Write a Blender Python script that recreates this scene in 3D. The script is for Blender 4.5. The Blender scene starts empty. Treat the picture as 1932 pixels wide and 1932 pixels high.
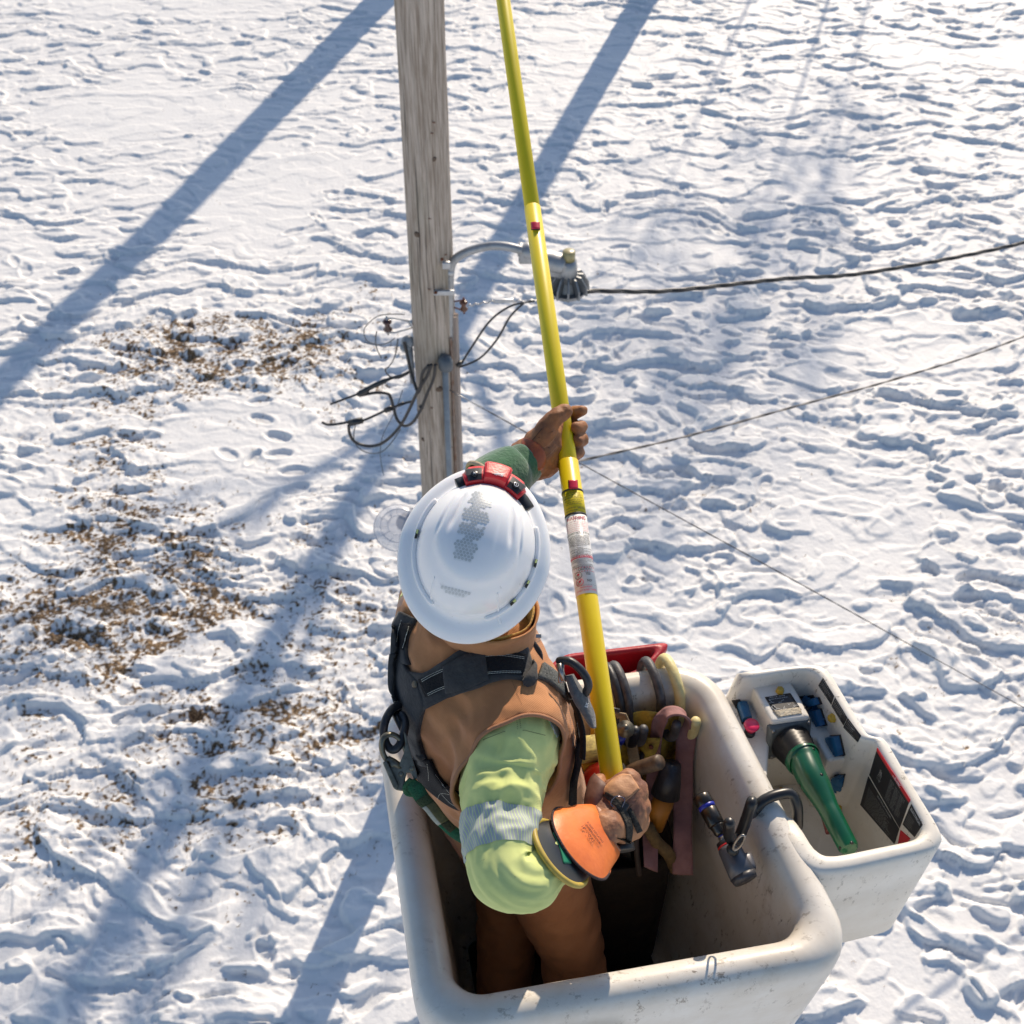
import bpy, bmesh, math, random
import numpy as np
from mathutils import Vector, Matrix, noise as mnoise
from mathutils.bvhtree import BVHTree
R = math.radians
scene = bpy.context.scene
col = scene.collection

# ------------------------------------------------------------------ camera, sky, sun, exposure
HC = 8.5                      # camera height above the snow (m)
PITCH = R(46.0)
FPX = 2146.7                  # focal length in units of a 1932 px wide frame (40 mm lens)
cam_data = bpy.data.cameras.new("camera")
cam = bpy.data.objects.new("camera", cam_data)
col.objects.link(cam)
cam.location = (0, 0, HC)
cam.rotation_euler = (R(90) - PITCH, 0, 0)
cam_data.lens = 40.0
cam_data.sensor_width = 36.0
cam_data.clip_start = 0.05
cam_data.clip_end = 600
cam_data.dof.use_dof = True
cam_data.dof.focus_distance = 2.25
cam_data.dof.aperture_fstop = 7.5
scene.camera = cam

SUN_AZ, SUN_EL = R(17.6), R(31.0)     # azimuth measured from +Y towards +X
world = bpy.data.worlds.new("World")
scene.world = world
world.use_nodes = True
wn = world.node_tree.nodes; wl = world.node_tree.links
sky = wn.new('ShaderNodeTexSky')
sky.sky_type = 'NISHITA'
sky.sun_disc = False
sky.sun_elevation = SUN_EL
sky.sun_rotation = SUN_AZ
sky.air_density = 1.0; sky.dust_density = 0.6; sky.ozone_density = 2.2
wn['Background'].inputs[1].default_value = 0.122
wl.new(sky.outputs[0], wn['Background'].inputs[0])
sd = bpy.data.lights.new("sun", 'SUN')
sd.energy = 4.7
sd.angle = R(0.45)
sd.color = (1.0, 0.85, 0.67)
sun = bpy.data.objects.new("sun", sd)
col.objects.link(sun)
SUNV = Vector((math.sin(SUN_AZ) * math.cos(SUN_EL), math.cos(SUN_AZ) * math.cos(SUN_EL), math.sin(SUN_EL)))
sun.rotation_euler = SUNV.to_track_quat('Z', 'Y').to_euler()
sun.location = (0, 0, 30)
scene.view_settings.view_transform = 'Standard'
scene.view_settings.look = 'None'
scene.view_settings.gamma = 1.0
scene.view_settings.exposure = 0.14
scene.render.engine = 'CYCLES'
scene.cycles.max_bounces = 8
scene.cycles.diffuse_bounces = 4
scene.cycles.transparent_max_bounces = 8
scene.cycles.use_denoising = True

# ------------------------------------------------------------------ helpers
CAM = Vector((0, 0, HC))
RT = Vector((1, 0, 0)); UPC = Vector((0, math.sin(PITCH), math.cos(PITCH))); FW = Vector((0, math.cos(PITCH), -math.sin(PITCH)))

def ray(px, py):
    return RT * ((px - 966) / FPX) + UPC * ((966 - py) / FPX) + FW
def W(px, py, d):             # point at depth d
    return CAM + ray(px, py) * d
def WZ(px, py, z):            # point on the horizontal plane of height z
    r = ray(px, py)
    return CAM + r * ((z - HC) / r.z)
def WF(px, py, f):            # point on the vertical plane y = f
    r = ray(px, py)
    return CAM + r * (f / r.y)

def tag(o, label=None, cat=None, group=None, kind=None):
    if label: o["label"] = label
    if cat: o["category"] = cat
    if group: o["group"] = group
    if kind: o["kind"] = kind
    return o
def thing(name, loc, label, cat, group=None):
    o = bpy.data.objects.new(name, None)
    o.empty_display_size = 0.05
    col.objects.link(o)
    o.location = Vector(loc)
    return tag(o, label, cat, group)
def rootloc(o):
    v = Vector((0, 0, 0))
    while o is not None:
        v += o.location
        o = o.parent
    return v

def mesh_obj(name, verts, faces, m, parent=None, smooth=True, uvs=None, loc=None):
    """verts are world positions; the object keeps them relative to its parent (or to loc)."""
    verts = [Vector(v) for v in verts]
    if parent is not None:
        off = rootloc(parent)
    elif loc is not None:
        off = Vector(loc)
    else:
        n = max(1, len(verts))
        off = Vector((sum(v.x for v in verts) / n, sum(v.y for v in verts) / n, min(v.z for v in verts)))
    me = bpy.data.meshes.new(name)
    me.from_pydata([tuple(v - off) for v in verts], [], [tuple(f) for f in faces])
    if uvs is not None:
        ul = me.uv_layers.new(name="UVMap")
        for lp in me.loops:
            ul.data[lp.index].uv = uvs[lp.vertex_index]
    me.polygons.foreach_set('use_smooth', [smooth] * len(me.polygons))
    if m is not None:
        for mm in (m if isinstance(m, (list, tuple)) else [m]):
            me.materials.append(mm)
    me.validate()
    o = bpy.data.objects.new(name, me)
    col.objects.link(o)
    if parent is not None:
        o.parent = parent
    else:
        o.location = off
    return o

class MB:
    """collects shapes for ONE mesh"""
    def __init__(self): self.v = []; self.f = []; self.uv = []
    def add(self, vf, uv=None):
        n = len(self.v)
        self.v += [Vector(p) for p in vf[0]]
        self.f += [tuple(i + n for i in f) for f in vf[1]]
        if len(vf) > 2 and vf[2] is not None: self.uv += list(vf[2])
        else: self.uv += [(0, 0)] * len(vf[0])
        return self
    def each(self, name, m, parent=None, smooth=True):
        """one object for every loose piece"""
        par = list(range(len(self.v)))
        def fd(i):
            while par[i] != i: par[i] = par[par[i]]; i = par[i]
            return i
        for f in self.f:
            a = fd(f[0])
            for i in f[1:]: par[fd(i)] = a
        grp = {}
        for f in self.f: grp.setdefault(fd(f[0]), []).append(f)
        out = []
        for fs in grp.values():
            us = sorted({i for f in fs for i in f}); mp = {o: n for n, o in enumerate(us)}
            out.append(mesh_obj(name, [self.v[i] for i in us], [tuple(mp[i] for i in f) for f in fs], m, parent, smooth, [self.uv[i] for i in us]))
        return out
    def obj(self, name, m, parent=None, smooth=True, loc=None):
        return mesh_obj(name, self.v, self.f, m, parent, smooth, self.uv, loc)

def catmull(pts, n=8, closed=False):
    pts = [Vector(p) if not isinstance(p, (float, int)) else p for p in pts]
    out = []
    N = len(pts)
    rng = range(N if closed else N - 1)
    for i in rng:
        if closed:
            p0, p1, p2, p3 = pts[(i - 1) % N], pts[i], pts[(i + 1) % N], pts[(i + 2) % N]
        else:
            p0, p1, p2, p3 = pts[max(i - 1, 0)], pts[i], pts[i + 1], pts[min(i + 2, N - 1)]
        for k in range(n):
            t = k / n
            out.append(0.5 * ((2 * p1) + (p2 - p0) * t + (2 * p0 - 5 * p1 + 4 * p2 - p3) * t * t + (3 * p1 - p0 - 3 * p2 + p3) * t ** 3))
    if not closed: out.append(pts[-1])
    return out

def frames(path, up=None, closed=False):
    N = len(path)
    T = []
    for i in range(N):
        a = path[(i - 1) % N] if closed or i > 0 else path[i]
        b = path[(i + 1) % N] if closed or i < N - 1 else path[i]
        d = b - a
        T.append(d.normalized() if d.length > 1e-9 else Vector((0, 0, 1)))
    u = Vector(up) if up is not None else Vector((0, 0, 1))
    if abs(u.dot(T[0])) > 0.98: u = Vector((1, 0, 0))
    n = (u - T[0] * u.dot(T[0])).normalized()
    out = []
    for i in range(N):
        n = (n - T[i] * n.dot(T[i]))
        n = n.normalized() if n.length > 1e-6 else Vector((1, 0, 0))
        out.append((T[i], n, T[i].cross(n)))
    return out

def tube(path, rad, n=12, caps=True, closed=False, up=None, flat=1.0, dome=False):
    path = [Vector(p) for p in path]
    N = len(path)
    if isinstance(rad, (int, float)): rad = [rad] * N
    fr = frames(path, up, closed)
    v, f, uv = [], [], []
    L = 0
    for i in range(N):
        if i: L += (path[i] - path[i - 1]).length
        for k in range(n):
            a = 2 * math.pi * k / n
            v.append(path[i] + fr[i][1] * (math.cos(a) * rad[i]) + fr[i][2] * (math.sin(a) * rad[i] * flat))
            uv.append((k / n, L))
    for i in range(N if closed else N - 1):
        j = (i + 1) % N
        for k in range(n):
            f.append((i * n + k, i * n + (k + 1) % n, j * n + (k + 1) % n, j * n + k))
    if caps and not closed:
        for (i, s) in ((0, -1), (N - 1, 1)):
            base = [i * n + k for k in range(n)]
            if dome:
                prev = base
                for q in (0.55, 0.85):
                    rr = math.sqrt(max(0, 1 - q * q))
                    new = []
                    for k in range(n):
                        a = 2 * math.pi * k / n
                        v.append(path[i] + fr[i][0] * (s * q * rad[i]) + fr[i][1] * (math.cos(a) * rad[i] * rr) + fr[i][2] * (math.sin(a) * rad[i] * flat * rr))
                        uv.append(uv[base[k]]); new.append(len(v) - 1)
                    for k in range(n):
                        q4 = (prev[k], prev[(k + 1) % n], new[(k + 1) % n], new[k])
                        f.append(q4 if s > 0 else q4[::-1])
                    prev = new
                base = prev
            f.append(tuple(base) if s > 0 else tuple(base[::-1]))
    return v, f, uv

def loft(rings, cap0=False, cap1=False, closed=True):
    n = len(rings[0]); v = []; f = []; uv = []
    for i, r in enumerate(rings):
        for k, p in enumerate(r):
            v.append(Vector(p)); uv.append((k / n, i / max(1, len(rings) - 1)))
    for i in range(len(rings) - 1):
        for k in range(n if closed else n - 1):
            f.append((i * n + k, i * n + (k + 1) % n, (i + 1) * n + (k + 1) % n, (i + 1) * n + k))
    if cap0: f.append(tuple(range(n))[::-1])
    if cap1: f.append(tuple((len(rings) - 1) * n + k for k in range(n)))
    return v, f, uv

def cyl(a, b, r0, r1=None, n=20, bev=0.0):
    a, b = Vector(a), Vector(b)
    r1 = r0 if r1 is None else r1
    if bev:
        d = (b - a).normalized()
        return tube([a, a + d * bev, b - d * bev, b], [r0 - bev, r0, r1, r1 - bev], n)
    return tube([a, b], [r0, r1], n)

def box(c, ux, uy, uz, sx, sy, sz, bev=0.0, seg=2):
    """oriented box with bevelled edges"""
    bm = bmesh.new()
    bmesh.ops.create_cube(bm, size=1)
    for v in bm.verts: v.co = Vector((v.co.x * sx, v.co.y * sy, v.co.z * sz))
    if bev: bmesh.ops.bevel(bm, geom=bm.edges[:], offset=bev, segments=seg, affect='EDGES', profile=0.6)
    bm.verts.index_update()
    ux, uy, uz, c = Vector(ux), Vector(uy), Vector(uz), Vector(c)
    vs = [c + ux * v.co.x + uy * v.co.y + uz * v.co.z for v in bm.verts]
    fs = [tuple(v.index for v in f.verts) for f in bm.faces]
    bm.free()
    return vs, fs
def prism(top, bottom, bev=0.0, seg=3):
    """solid between two polygons with the same number of points"""
    bm = bmesh.new()
    n = len(top)
    a = [bm.verts.new(p) for p in top]; b = [bm.verts.new(p) for p in bottom]
    bm.faces.new(a); bm.faces.new(b[::-1])
    for i in range(n):
        bm.faces.new((a[i], b[i], b[(i + 1) % n], a[(i + 1) % n]))
    bmesh.ops.recalc_face_normals(bm, faces=bm.faces[:])
    if bev: bmesh.ops.bevel(bm, geom=bm.edges[:], offset=bev, segments=seg, affect='EDGES', profile=0.6)
    bm.verts.index_update()
    r = ([v.co.copy() for v in bm.verts], [tuple(v.index for v in f.verts) for f in bm.faces])
    bm.free()
    return r

def ellipsoid(c, rx, ry, rz, ax=None, nu=20, nv=12):
    ax = ax or (Vector((1, 0, 0)), Vector((0, 1, 0)), Vector((0, 0, 1)))
    v = []; f = []
    for i in range(nv + 1):
        t = math.pi * i / nv
        for k in range(nu):
            a = 2 * math.pi * k / nu
            v.append(Vector(c) + ax[0] * (rx * math.sin(t) * math.cos(a)) + ax[1] * (ry * math.sin(t) * math.sin(a)) + ax[2] * (rz * math.cos(t)))
    for i in range(nv):
        for k in range(nu):
            f.append((i * nu + k, (i + 1) * nu + k, (i + 1) * nu + (k + 1) % nu, i * nu + (k + 1) % nu))
    return v, f

def capsule(a, b, r0, r1, n=20):
    """tapered capsule as a closed shape for the remesher"""
    a, b = Vector(a), Vector(b)
    d = (b - a); L = d.length; d = d / L
    pts = []; rr = []
    for q in (-1, -.92, -.7, -.38): pts.append(a + d * (q * r0)); rr.append(r0 * math.sqrt(max(0.0004, 1 - q * q)))
    pts += [a, b]; rr += [r0, r1]
    for q in (.38, .7, .92, 1): pts.append(b + d * (q * r1)); rr.append(r1 * math.sqrt(max(0.0004, 1 - q * q)))
    return tube(pts, rr, n)

def remeshed(mb, voxel, smooth_it=6, fac=0.6):
    """union of closed shapes -> one continuous skin (verts, faces)"""
    me = bpy.data.meshes.new("tmp")
    me.from_pydata([tuple(p) for p in mb.v], [], mb.f)
    o = bpy.data.objects.new("tmp", me); col.objects.link(o)
    m = o.modifiers.new("r", 'REMESH'); m.mode = 'VOXEL'; m.voxel_size = voxel; m.adaptivity = 0
    s = o.modifiers.new("s", 'SMOOTH'); s.factor = fac; s.iterations = smooth_it
    dg = bpy.context.evaluated_depsgraph_get(); dg.update()
    ev = o.evaluated_get(dg)
    m2 = bpy.data.meshes.new_from_object(ev)
    v = [x.co.copy() for x in m2.vertices]; f = [tuple(p.vertices) for p in m2.polygons]
    bpy.data.objects.remove(o); bpy.data.meshes.remove(me); bpy.data.meshes.remove(m2)
    return v, f

def vnormals(v, f):
    n = [Vector((0, 0, 0)) for _ in v]
    for q in f:
        a, b, c = v[q[0]], v[q[1]], v[q[2]]
        m = (b - a).cross(c - a)
        for i in q: n[i] += m
    return [x.normalized() if x.length > 0 else Vector((0, 0, 1)) for x in n]

# ------------------------------------------------------------------ materials
MATS = {}
def mat(name, color, rough=0.6, metal=0.0, var=0.0, vscale=8.0, color2=None, bump=0.0, bscale=40.0,
        spec=0.5, coat=0.0, sheen=0.0, trans=0.0, alpha=1.0, sss=0.0, stretch=None, detail=6.0, ramp=(0.35, 0.65), weave=0.0, wscale=900.0, rvar=0.0):
    if name in MATS: return MATS[name]
    m = bpy.data.materials.new(name); m.use_nodes = True
    nt = m.node_tree; N = nt.nodes; L = nt.links
    b = N['Principled BSDF']
    c = (*color, 1) if len(color) == 3 else color
    b.inputs['Base Color'].default_value = c
    b.inputs['Roughness'].default_value = rough
    b.inputs['Metallic'].default_value = metal
    b.inputs['Specular IOR Level'].default_value = spec
    b.inputs['Coat Weight'].default_value = coat
    b.inputs['Coat Roughness'].default_value = 0.15
    b.inputs['Sheen Weight'].default_value = sheen
    b.inputs['Transmission Weight'].default_value = trans
    b.inputs['Alpha'].default_value = alpha
    if sss:
        b.inputs['Subsurface Weight'].default_value = sss
        b.inputs['Subsurface Radius'].default_value = (0.01, 0.008, 0.006)
    tc = N.new('ShaderNodeTexCoord')
    src = tc.outputs['Object']
    if stretch:
        mp = N.new('ShaderNodeMapping'); mp.inputs['Scale'].default_value = stretch
        L.new(src, mp.inputs[0]); src = mp.outputs[0]
    if color2 is not None or var:
        nz = N.new('ShaderNodeTexNoise'); nz.inputs['Scale'].default_value = vscale; nz.inputs['Detail'].default_value = detail
        nz.inputs['Roughness'].default_value = 0.65
        L.new(src, nz.inputs['Vector'])
        rp = N.new('ShaderNodeValToRGB')
        if color2 is None: color2 = tuple(max(0, x * (1 - var)) for x in color[:3])
        rp.color_ramp.elements[0].position = ramp[0]; rp.color_ramp.elements[1].position = ramp[1]
        rp.color_ramp.elements[0].color = (*color2[:3], 1); rp.color_ramp.elements[1].color = c
        L.new(nz.outputs[0], rp.inputs[0]); L.new(rp.outputs[0], b.inputs['Base Color'])
        if rvar:
            mr = N.new('ShaderNodeMapRange'); mr.inputs[3].default_value = rough + rvar; mr.inputs[4].default_value = max(0.05, rough - rvar)
            L.new(nz.outputs[0], mr.inputs[0]); L.new(mr.outputs[0], b.inputs['Roughness'])
    last = None
    if bump:
        n2 = N.new('ShaderNodeTexNoise'); n2.inputs['Scale'].default_value = bscale; n2.inputs['Detail'].default_value = 5
        L.new(src, n2.inputs['Vector'])
        bp = N.new('ShaderNodeBump'); bp.inputs['Strength'].default_value = bump; bp.inputs['Distance'].default_value = 0.004
        L.new(n2.outputs[0], bp.inputs['Height']); last = bp
    if weave:
        w1 = N.new('ShaderNodeTexWave'); w1.inputs['Scale'].default_value = wscale / 6.0; w1.bands_direction = 'DIAGONAL'
        L.new(tc.outputs['Object'], w1.inputs['Vector'])
        b2 = N.new('ShaderNodeBump'); b2.inputs['Strength'].default_value = weave; b2.inputs['Distance'].default_value = 0.0006
        L.new(w1.outputs[1], b2.inputs['Height'])
        if last: L.new(last.outputs[0], b2.inputs['Normal'])
        last = b2
    if last: L.new(last.outputs[0], b.inputs['Normal'])
    MATS[name] = m
    return m

# numpy gradient noise for the terrain
def pnoise(x, y, seed=0):
    rs = np.random.RandomState(seed)
    perm = rs.permutation(512); perm = np.concatenate([perm, perm])
    ang = rs.rand(512) * 2 * np.pi
    gx, gy = np.cos(ang), np.sin(ang)
    xi = np.floor(x).astype(int); yi = np.floor(y).astype(int)
    xf = x - xi; yf = y - yi
    u = xf ** 3 * (xf * (xf * 6 - 15) + 10); v = yf ** 3 * (yf * (yf * 6 - 15) + 10)
    def g(ix, iy, dx, dy):
        h = perm[(perm[ix & 511] + iy) & 511]
        return gx[h] * dx + gy[h] * dy
    a = g(xi, yi, xf, yf); b = g(xi + 1, yi, xf - 1, yf)
    c = g(xi, yi + 1, xf, yf - 1); d = g(xi + 1, yi + 1, xf - 1, yf - 1)
    return (a * (1 - u) + b * u) * (1 - v) + (c * (1 - u) + d * u) * v * 1.0
def sstep(a, b, x):
    t = np.clip((x - a) / (b - a), 0, 1); return t * t * (3 - 2 * t)

# writing: built-in font turned into mesh, laid on a plane or wrapped on a surface by a mapping function
_txt = {}
def text_vf(s, size=1.0, shear=0.0, bold=0.0, align='CENTER', space=1.0):
    cu = bpy.data.curves.new("t", 'FONT'); cu.body = s; cu.size = size; cu.shear = shear
    cu.align_x = align; cu.align_y = 'CENTER'; cu.offset = bold; cu.resolution_u = 2; cu.space_character = space
    o = bpy.data.objects.new("t", cu); col.objects.link(o)
    dg = bpy.context.evaluated_depsgraph_get(); dg.update()
    me = bpy.data.meshes.new_from_object(o.evaluated_get(dg))
    v = [x.co.copy() for x in me.vertices]; f = [tuple(p.vertices) for p in me.polygons]
    bpy.data.objects.remove(o); bpy.data.curves.remove(cu); bpy.data.meshes.remove(me)
    return v, f
def put(vf, fn):
    return [fn(p) for p in vf[0]], vf[1]
# ================================================================== THE SETTING: snow field
def build_ground():
    NX, NY = 1500, 1150
    t = np.linspace(0, 1, NY)
    F = 1.5 + 25.0 * (0.55 * t + 0.45 * t ** 2)
    s = np.linspace(-1, 1, NX); s = .66 * s + .34 * s ** 3
    X = s[None, :] * (6.5 + 0.62 * F[:, None])
    Y = np.repeat(F[:, None], NX, 1)
    # amplitude mask: smooth drifts here and there
    def gsp(px, py, r, ry=None):
        p = WZ(px, py, 0); ry = ry or r
        return np.exp(-(((X - p.x) / r) ** 2 + ((Y - p.y) / ry) ** 2))
    calm = sstep(0.04, 0.34, pnoise(X * 0.42 + 5, Y * 0.5 + 2, 3)) * 0.8
    calm = np.clip(calm + 0.9 * gsp(470, 790, .9, .55) + .7 * gsp(480, 360, 1.0, 2.0) + .6 * gsp(250, 330, 1.0, 1.4) + .8 * gsp(30, 990, .5, .8) + .6 * gsp(1330, 330, 1.6, 1.0), 0, 1)
    amp = 1 - 0.8 * calm
    wx = X + 0.22 * pnoise(X * 1.1, Y * 1.3, 11) + .08 * pnoise(X * 3.1, Y * 3.3, 12)
    wy = Y + 0.30 * pnoise(X * 0.9 + 7, Y * 0.9, 13) + 0.07 * pnoise(X * 3.7, Y * 3.9, 14)
    r1 = pnoise(wx * 1.55, wy * 3.4, 21)
    r2 = pnoise(wx * 2.9 + 3, wy * 5.6 + 1, 22)
    r3 = pnoise(wx * 6.1, wy * 9.5, 23)
    h = 0.04 * pnoise(X * 0.25, Y * 0.25, 2)
    soft = np.exp(-((Y - 6) / 14) ** 2)
    far = 1 - .35 * sstep(11, 17, Y)
    h += amp * far * (1 + .25 * sstep(0, 2, X)) * (0.046 * sstep(0.07, 0.135, r1) + 0.024 * sstep(0.16, 0.23, r2) + 0.011 * sstep(0.12, 0.24, r3))
    h -= amp * far * 0.022 * sstep(.16, .30, pnoise(wx * 2.1 + 9, wy * 5.2 + 3, 24))
    h += 0.006 * pnoise(X * 1.0, Y * 1.6, 31)
    f1 = pnoise(X * 14, Y * 18, 41); f2 = pnoise(X * 31, Y * 36, 42)
    # trampled thin places: grass sticking through
    bare = (0.85 * gsp(120, 1120, 1.1, .8) + 0.8 * gsp(250, 1010, 1.2, .6) + .55 * gsp(60, 1250, 1.2, .7) + 0.55 * gsp(430, 690, 1.9, 1.1) + .5 * gsp(300, 640, 1.1, .6)
            + 0.42 * gsp(560, 640, 1.4, .8) + .5 * gsp(270, 860, 1.1, .8) + .42 * gsp(450, 1480, 2.2, .9) + .45 * gsp(120, 1580, 1.4, .6) + .4 * gsp(620, 1390, 1.0, .5)
            + .40 * gsp(1860, 1180, 1.4, .7) + .35 * gsp(1840, 1400, 1.0, .5) + .30 * gsp(1330, 980, 1.2, .6) + .25 * gsp(1500, 800, 1.5, .9) + .35 * gsp(560, 1200, 1.4, .8) + .3 * gsp(720, 540, .6, .5))
    bare = np.clip(bare * .62 + .30 * gsp(330, 1150, 3.2, 1.6) * (pnoise(X * .9 + 1, Y * 1.4, 81) > -.1) + .22 * gsp(420, 760, 2.6, 1.4), 0, 0.60) * (1 - .75 * calm)
    rough = pnoise(wx * 7 + 9, wy * 9 + 4, 51)
    h += 0.014 * np.clip(bare * 1.6, 0, 1) * sstep(-.1, .25, rough)
    lump = sstep(-.1, .35, pnoise(X * .8 + 3, Y * .8, 91)) * sstep(11, 6, Y)
    h += amp * (0.0060 * f1 + 0.0034 * f2) * (0.16 + 2.6 * bare + 0.9 * lump) + amp * .014 * lump * sstep(.0, .2, pnoise(wx * 8, wy * 12, 92))
    # boot holes
    rs = np.random.RandomState(8)
    def hole(cx, cy, an, L, Wd, dep):
        iy = np.where(np.abs(F - cy) < .35)[0]
        if len(iy) == 0: return
        a, b = iy[0], iy[-1] + 1
        xx = X[a:b]; yy = Y[a:b]
        dx, dy = xx - cx, yy - cy
        u = dx * math.cos(an) + dy * math.sin(an); w = -dx * math.sin(an) + dy * math.cos(an)
        q = (u / L) ** 2 + (w / Wd) ** 2
        h[a:b] -= dep * (1 - sstep(0.55, 1.25, q)) 
        h[a:b] += dep * .25 * np.exp(-((q - 1.6) / .5) ** 2)
    for _ in range(150):
        hole(rs.uniform(-8, 8), rs.uniform(3, 18), rs.uniform(0, 3.14), rs.uniform(.10, .17), rs.uniform(.05, .08), rs.uniform(.015, .035))
    for k in range(16):       # a line of boot prints
        c = WZ(430 + k * 16 + (k % 2) * 14, 660 + k * 33, 0)
        hole(c.x, c.y, rs.uniform(-.5, .5), .15, .07, .03)
    edge = sstep(.80, 1.0, np.abs(s))[None, :] + sstep(24.0, 26.4, Y)
    h = h * (1 - np.clip(edge, 0, 1)) - .155 * np.clip(edge, 0, 1)
    low = (h - (0.04 * pnoise(X * 0.25, Y * 0.25, 2)))
    f3 = pnoise(X * 22 + 3, Y * 34, 43)
    g = bare * 1.20 + 0.34 * rough + 0.42 * f1 + .60 * f3 + .35 * pnoise(X * 2.6, Y * 3.4, 61) - 3.0 * low + .02
    grass = sstep(0.34, 1.05, g + 0.42 * f2) * .85
    # spare twigs and leaves
    sp = sstep(.50, .62, pnoise(X * 9 + 30, Y * 11, 71)) * .8
    grass = np.clip(grass + sp * sstep(.02, .35, bare + .3 * pnoise(X * .6, Y * .6, 72)), 0, 1)
    v = np.stack([X, Y, h], -1).reshape(-1, 3).astype(np.float32)
    idx = np.arange(NX * NY).reshape(NY, NX)
    q = np.stack([idx[:-1, :-1], idx[:-1, 1:], idx[1:, 1:], idx[1:, :-1]], -1).reshape(-1, 4)
    me = bpy.data.meshes.new("snow_ground")
    me.vertices.add(len(v)); me.vertices.foreach_set('co', v.ravel())
    me.loops.add(q.size); me.loops.foreach_set('vertex_index', q.ravel().astype(np.int32))
    me.polygons.add(len(q)); me.polygons.foreach_set('loop_start', np.arange(0, q.size, 4, dtype=np.int32))
    me.update(calc_edges=True)
    me.polygons.foreach_set('use_smooth', np.ones(len(q), dtype=bool))
    at = me.attributes.new("grass", 'FLOAT', 'POINT')
    at.data.foreach_set('value', grass.reshape(-1).astype(np.float32))
    # material
    m = bpy.data.materials.new("snow"); m.use_nodes = True
    N = m.node_tree.nodes; L = m.node_tree.links; b = N['Principled BSDF']
    a = N.new('ShaderNodeAttribute'); a.attribute_name = "grass"
    tc = N.new('ShaderNodeTexCoord')
    nz = N.new('ShaderNodeTexNoise'); nz.inputs['Scale'].default_value = 26; nz.inputs['Detail'].default_value = 9; nz.inputs['Roughness'].default_value = .75
    L.new(tc.outputs['Object'], nz.inputs['Vector'])
    gr = N.new('ShaderNodeValToRGB')
    e = gr.color_ramp.elements
    e[0].position = .32; e[0].color = (.045, .026, .016, 1); e[1].position = .68; e[1].color = (.40, .27, .15, 1)
    k = e.new(.5); k.color = (.17, .11, .06, 1)
    n2 = N.new('ShaderNodeTexNoise'); n2.inputs['Scale'].default_value = 45; n2.inputs['Detail'].default_value = 6
    L.new(tc.outputs['Object'], n2.inputs['Vector']); L.new(n2.outputs[0], gr.inputs[0])
    md = N.new('ShaderNodeMath'); md.operation = 'MULTIPLY_ADD'; md.inputs[1].default_value = 1.1; L.new(nz.outputs[0], md.inputs[0])
    L.new(a.outputs['Fac'], md.inputs[2])
    rm = N.new('ShaderNodeMapRange'); rm.inputs[1].default_value = 0.78; rm.inputs[2].default_value = 1.16
    L.new(md.outputs[0], rm.inputs[0])
    mul = N.new('ShaderNodeMath'); mul.operation = 'MULTIPLY'
    st = N.new('ShaderNodeMath'); st.operation = 'GREATER_THAN'; st.inputs[1].default_value = .03
    L.new(a.outputs['Fac'], st.inputs[0]); L.new(st.outputs[0], mul.inputs[0]); L.new(rm.outputs[0], mul.inputs[1])
    sc = N.new('ShaderNodeValToRGB'); sc.color_ramp.elements[0].color = (.76, .75, .73, 1); sc.color_ramp.elements[1].color = (.86, .86, .85, 1)
    L.new(nz.outputs[0], sc.inputs[0])
    mx = N.new('ShaderNodeMix'); mx.data_type = 'RGBA'
    L.new(mul.outputs[0], mx.inputs['Factor']); L.new(sc.outputs[0], mx.inputs['A']); L.new(gr.outputs[0], mx.inputs['B'])
    L.new(mx.outputs['Result'], b.inputs['Base Color'])
    b.inputs['Roughness'].default_value = .55; b.inputs['Specular IOR Level'].default_value = .12
    bp = N.new('ShaderNodeBump'); bp.inputs['Strength'].default_value = .3; bp.inputs['Distance'].default_value = .02
    n3 = N.new('ShaderNodeTexNoise'); n3.inputs['Scale'].default_value = 22; n3.inputs['Detail'].default_value = 7
    L.new(tc.outputs['Object'], n3.inputs['Vector']); L.new(n3.outputs[0], bp.inputs['Height']); L.new(bp.outputs[0], b.inputs['Normal'])
    me.materials.append(m)
    o = bpy.data.objects.new("snow_ground", me); col.objects.link(o)
    tag(o, "trampled snow field with brown grass showing through", "ground", None, "structure")
    # the field goes on to the horizon
    bm = bmesh.new()
    for (x0, x1, y0, y1) in ((-300, 300, -300, 400),):
        vs = [bm.verts.new((x0 + (x1 - x0) * i / 40, y0 + (y1 - y0) * j / 40, -0.16)) for j in range(41) for i in range(41)]
        for j in range(40):
            for i in range(40):
                bm.faces.new((vs[j * 41 + i], vs[j * 41 + i + 1], vs[(j + 1) * 41 + i + 1], vs[(j + 1) * 41 + i]))
    m2 = bpy.data.meshes.new("ground"); bm.to_mesh(m2); bm.free()
    m2.materials.append(mat("snow_far", (.86, .86, .85), .6, var=.1, vscale=.3, bump=1.0, bscale=1.5))
    o2 = bpy.data.objects.new("ground", m2); col.objects.link(o2); tag(o2, None, None, None, "structure")
    # dry grass blades where the cover is thin
    gf = grass; cand = np.argwhere(gf > .2)
    rs = np.random.RandomState(4)
    pick = cand[rs.choice(len(cand), min(30000, len(cand)), replace=False)]
    gv = []; gq = []
    for (j, i) in pick:
        x, y, z = X[j, i], Y[j, i], h[j, i]
        an = rs.rand() * 6.28; ln = rs.uniform(.015, .05); w = rs.uniform(.0015, .003); le = rs.uniform(.2, 1.3)
        dx, dy = math.cos(an), math.sin(an)
        n = len(gv)
        gv += [(x - dy * w, y + dx * w, z), (x + dy * w, y - dx * w, z), (x + dx * ln * math.cos(le), y + dy * ln * math.cos(le), z + ln * math.sin(le))]
        gq.append((n, n + 1, n + 2))
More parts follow.
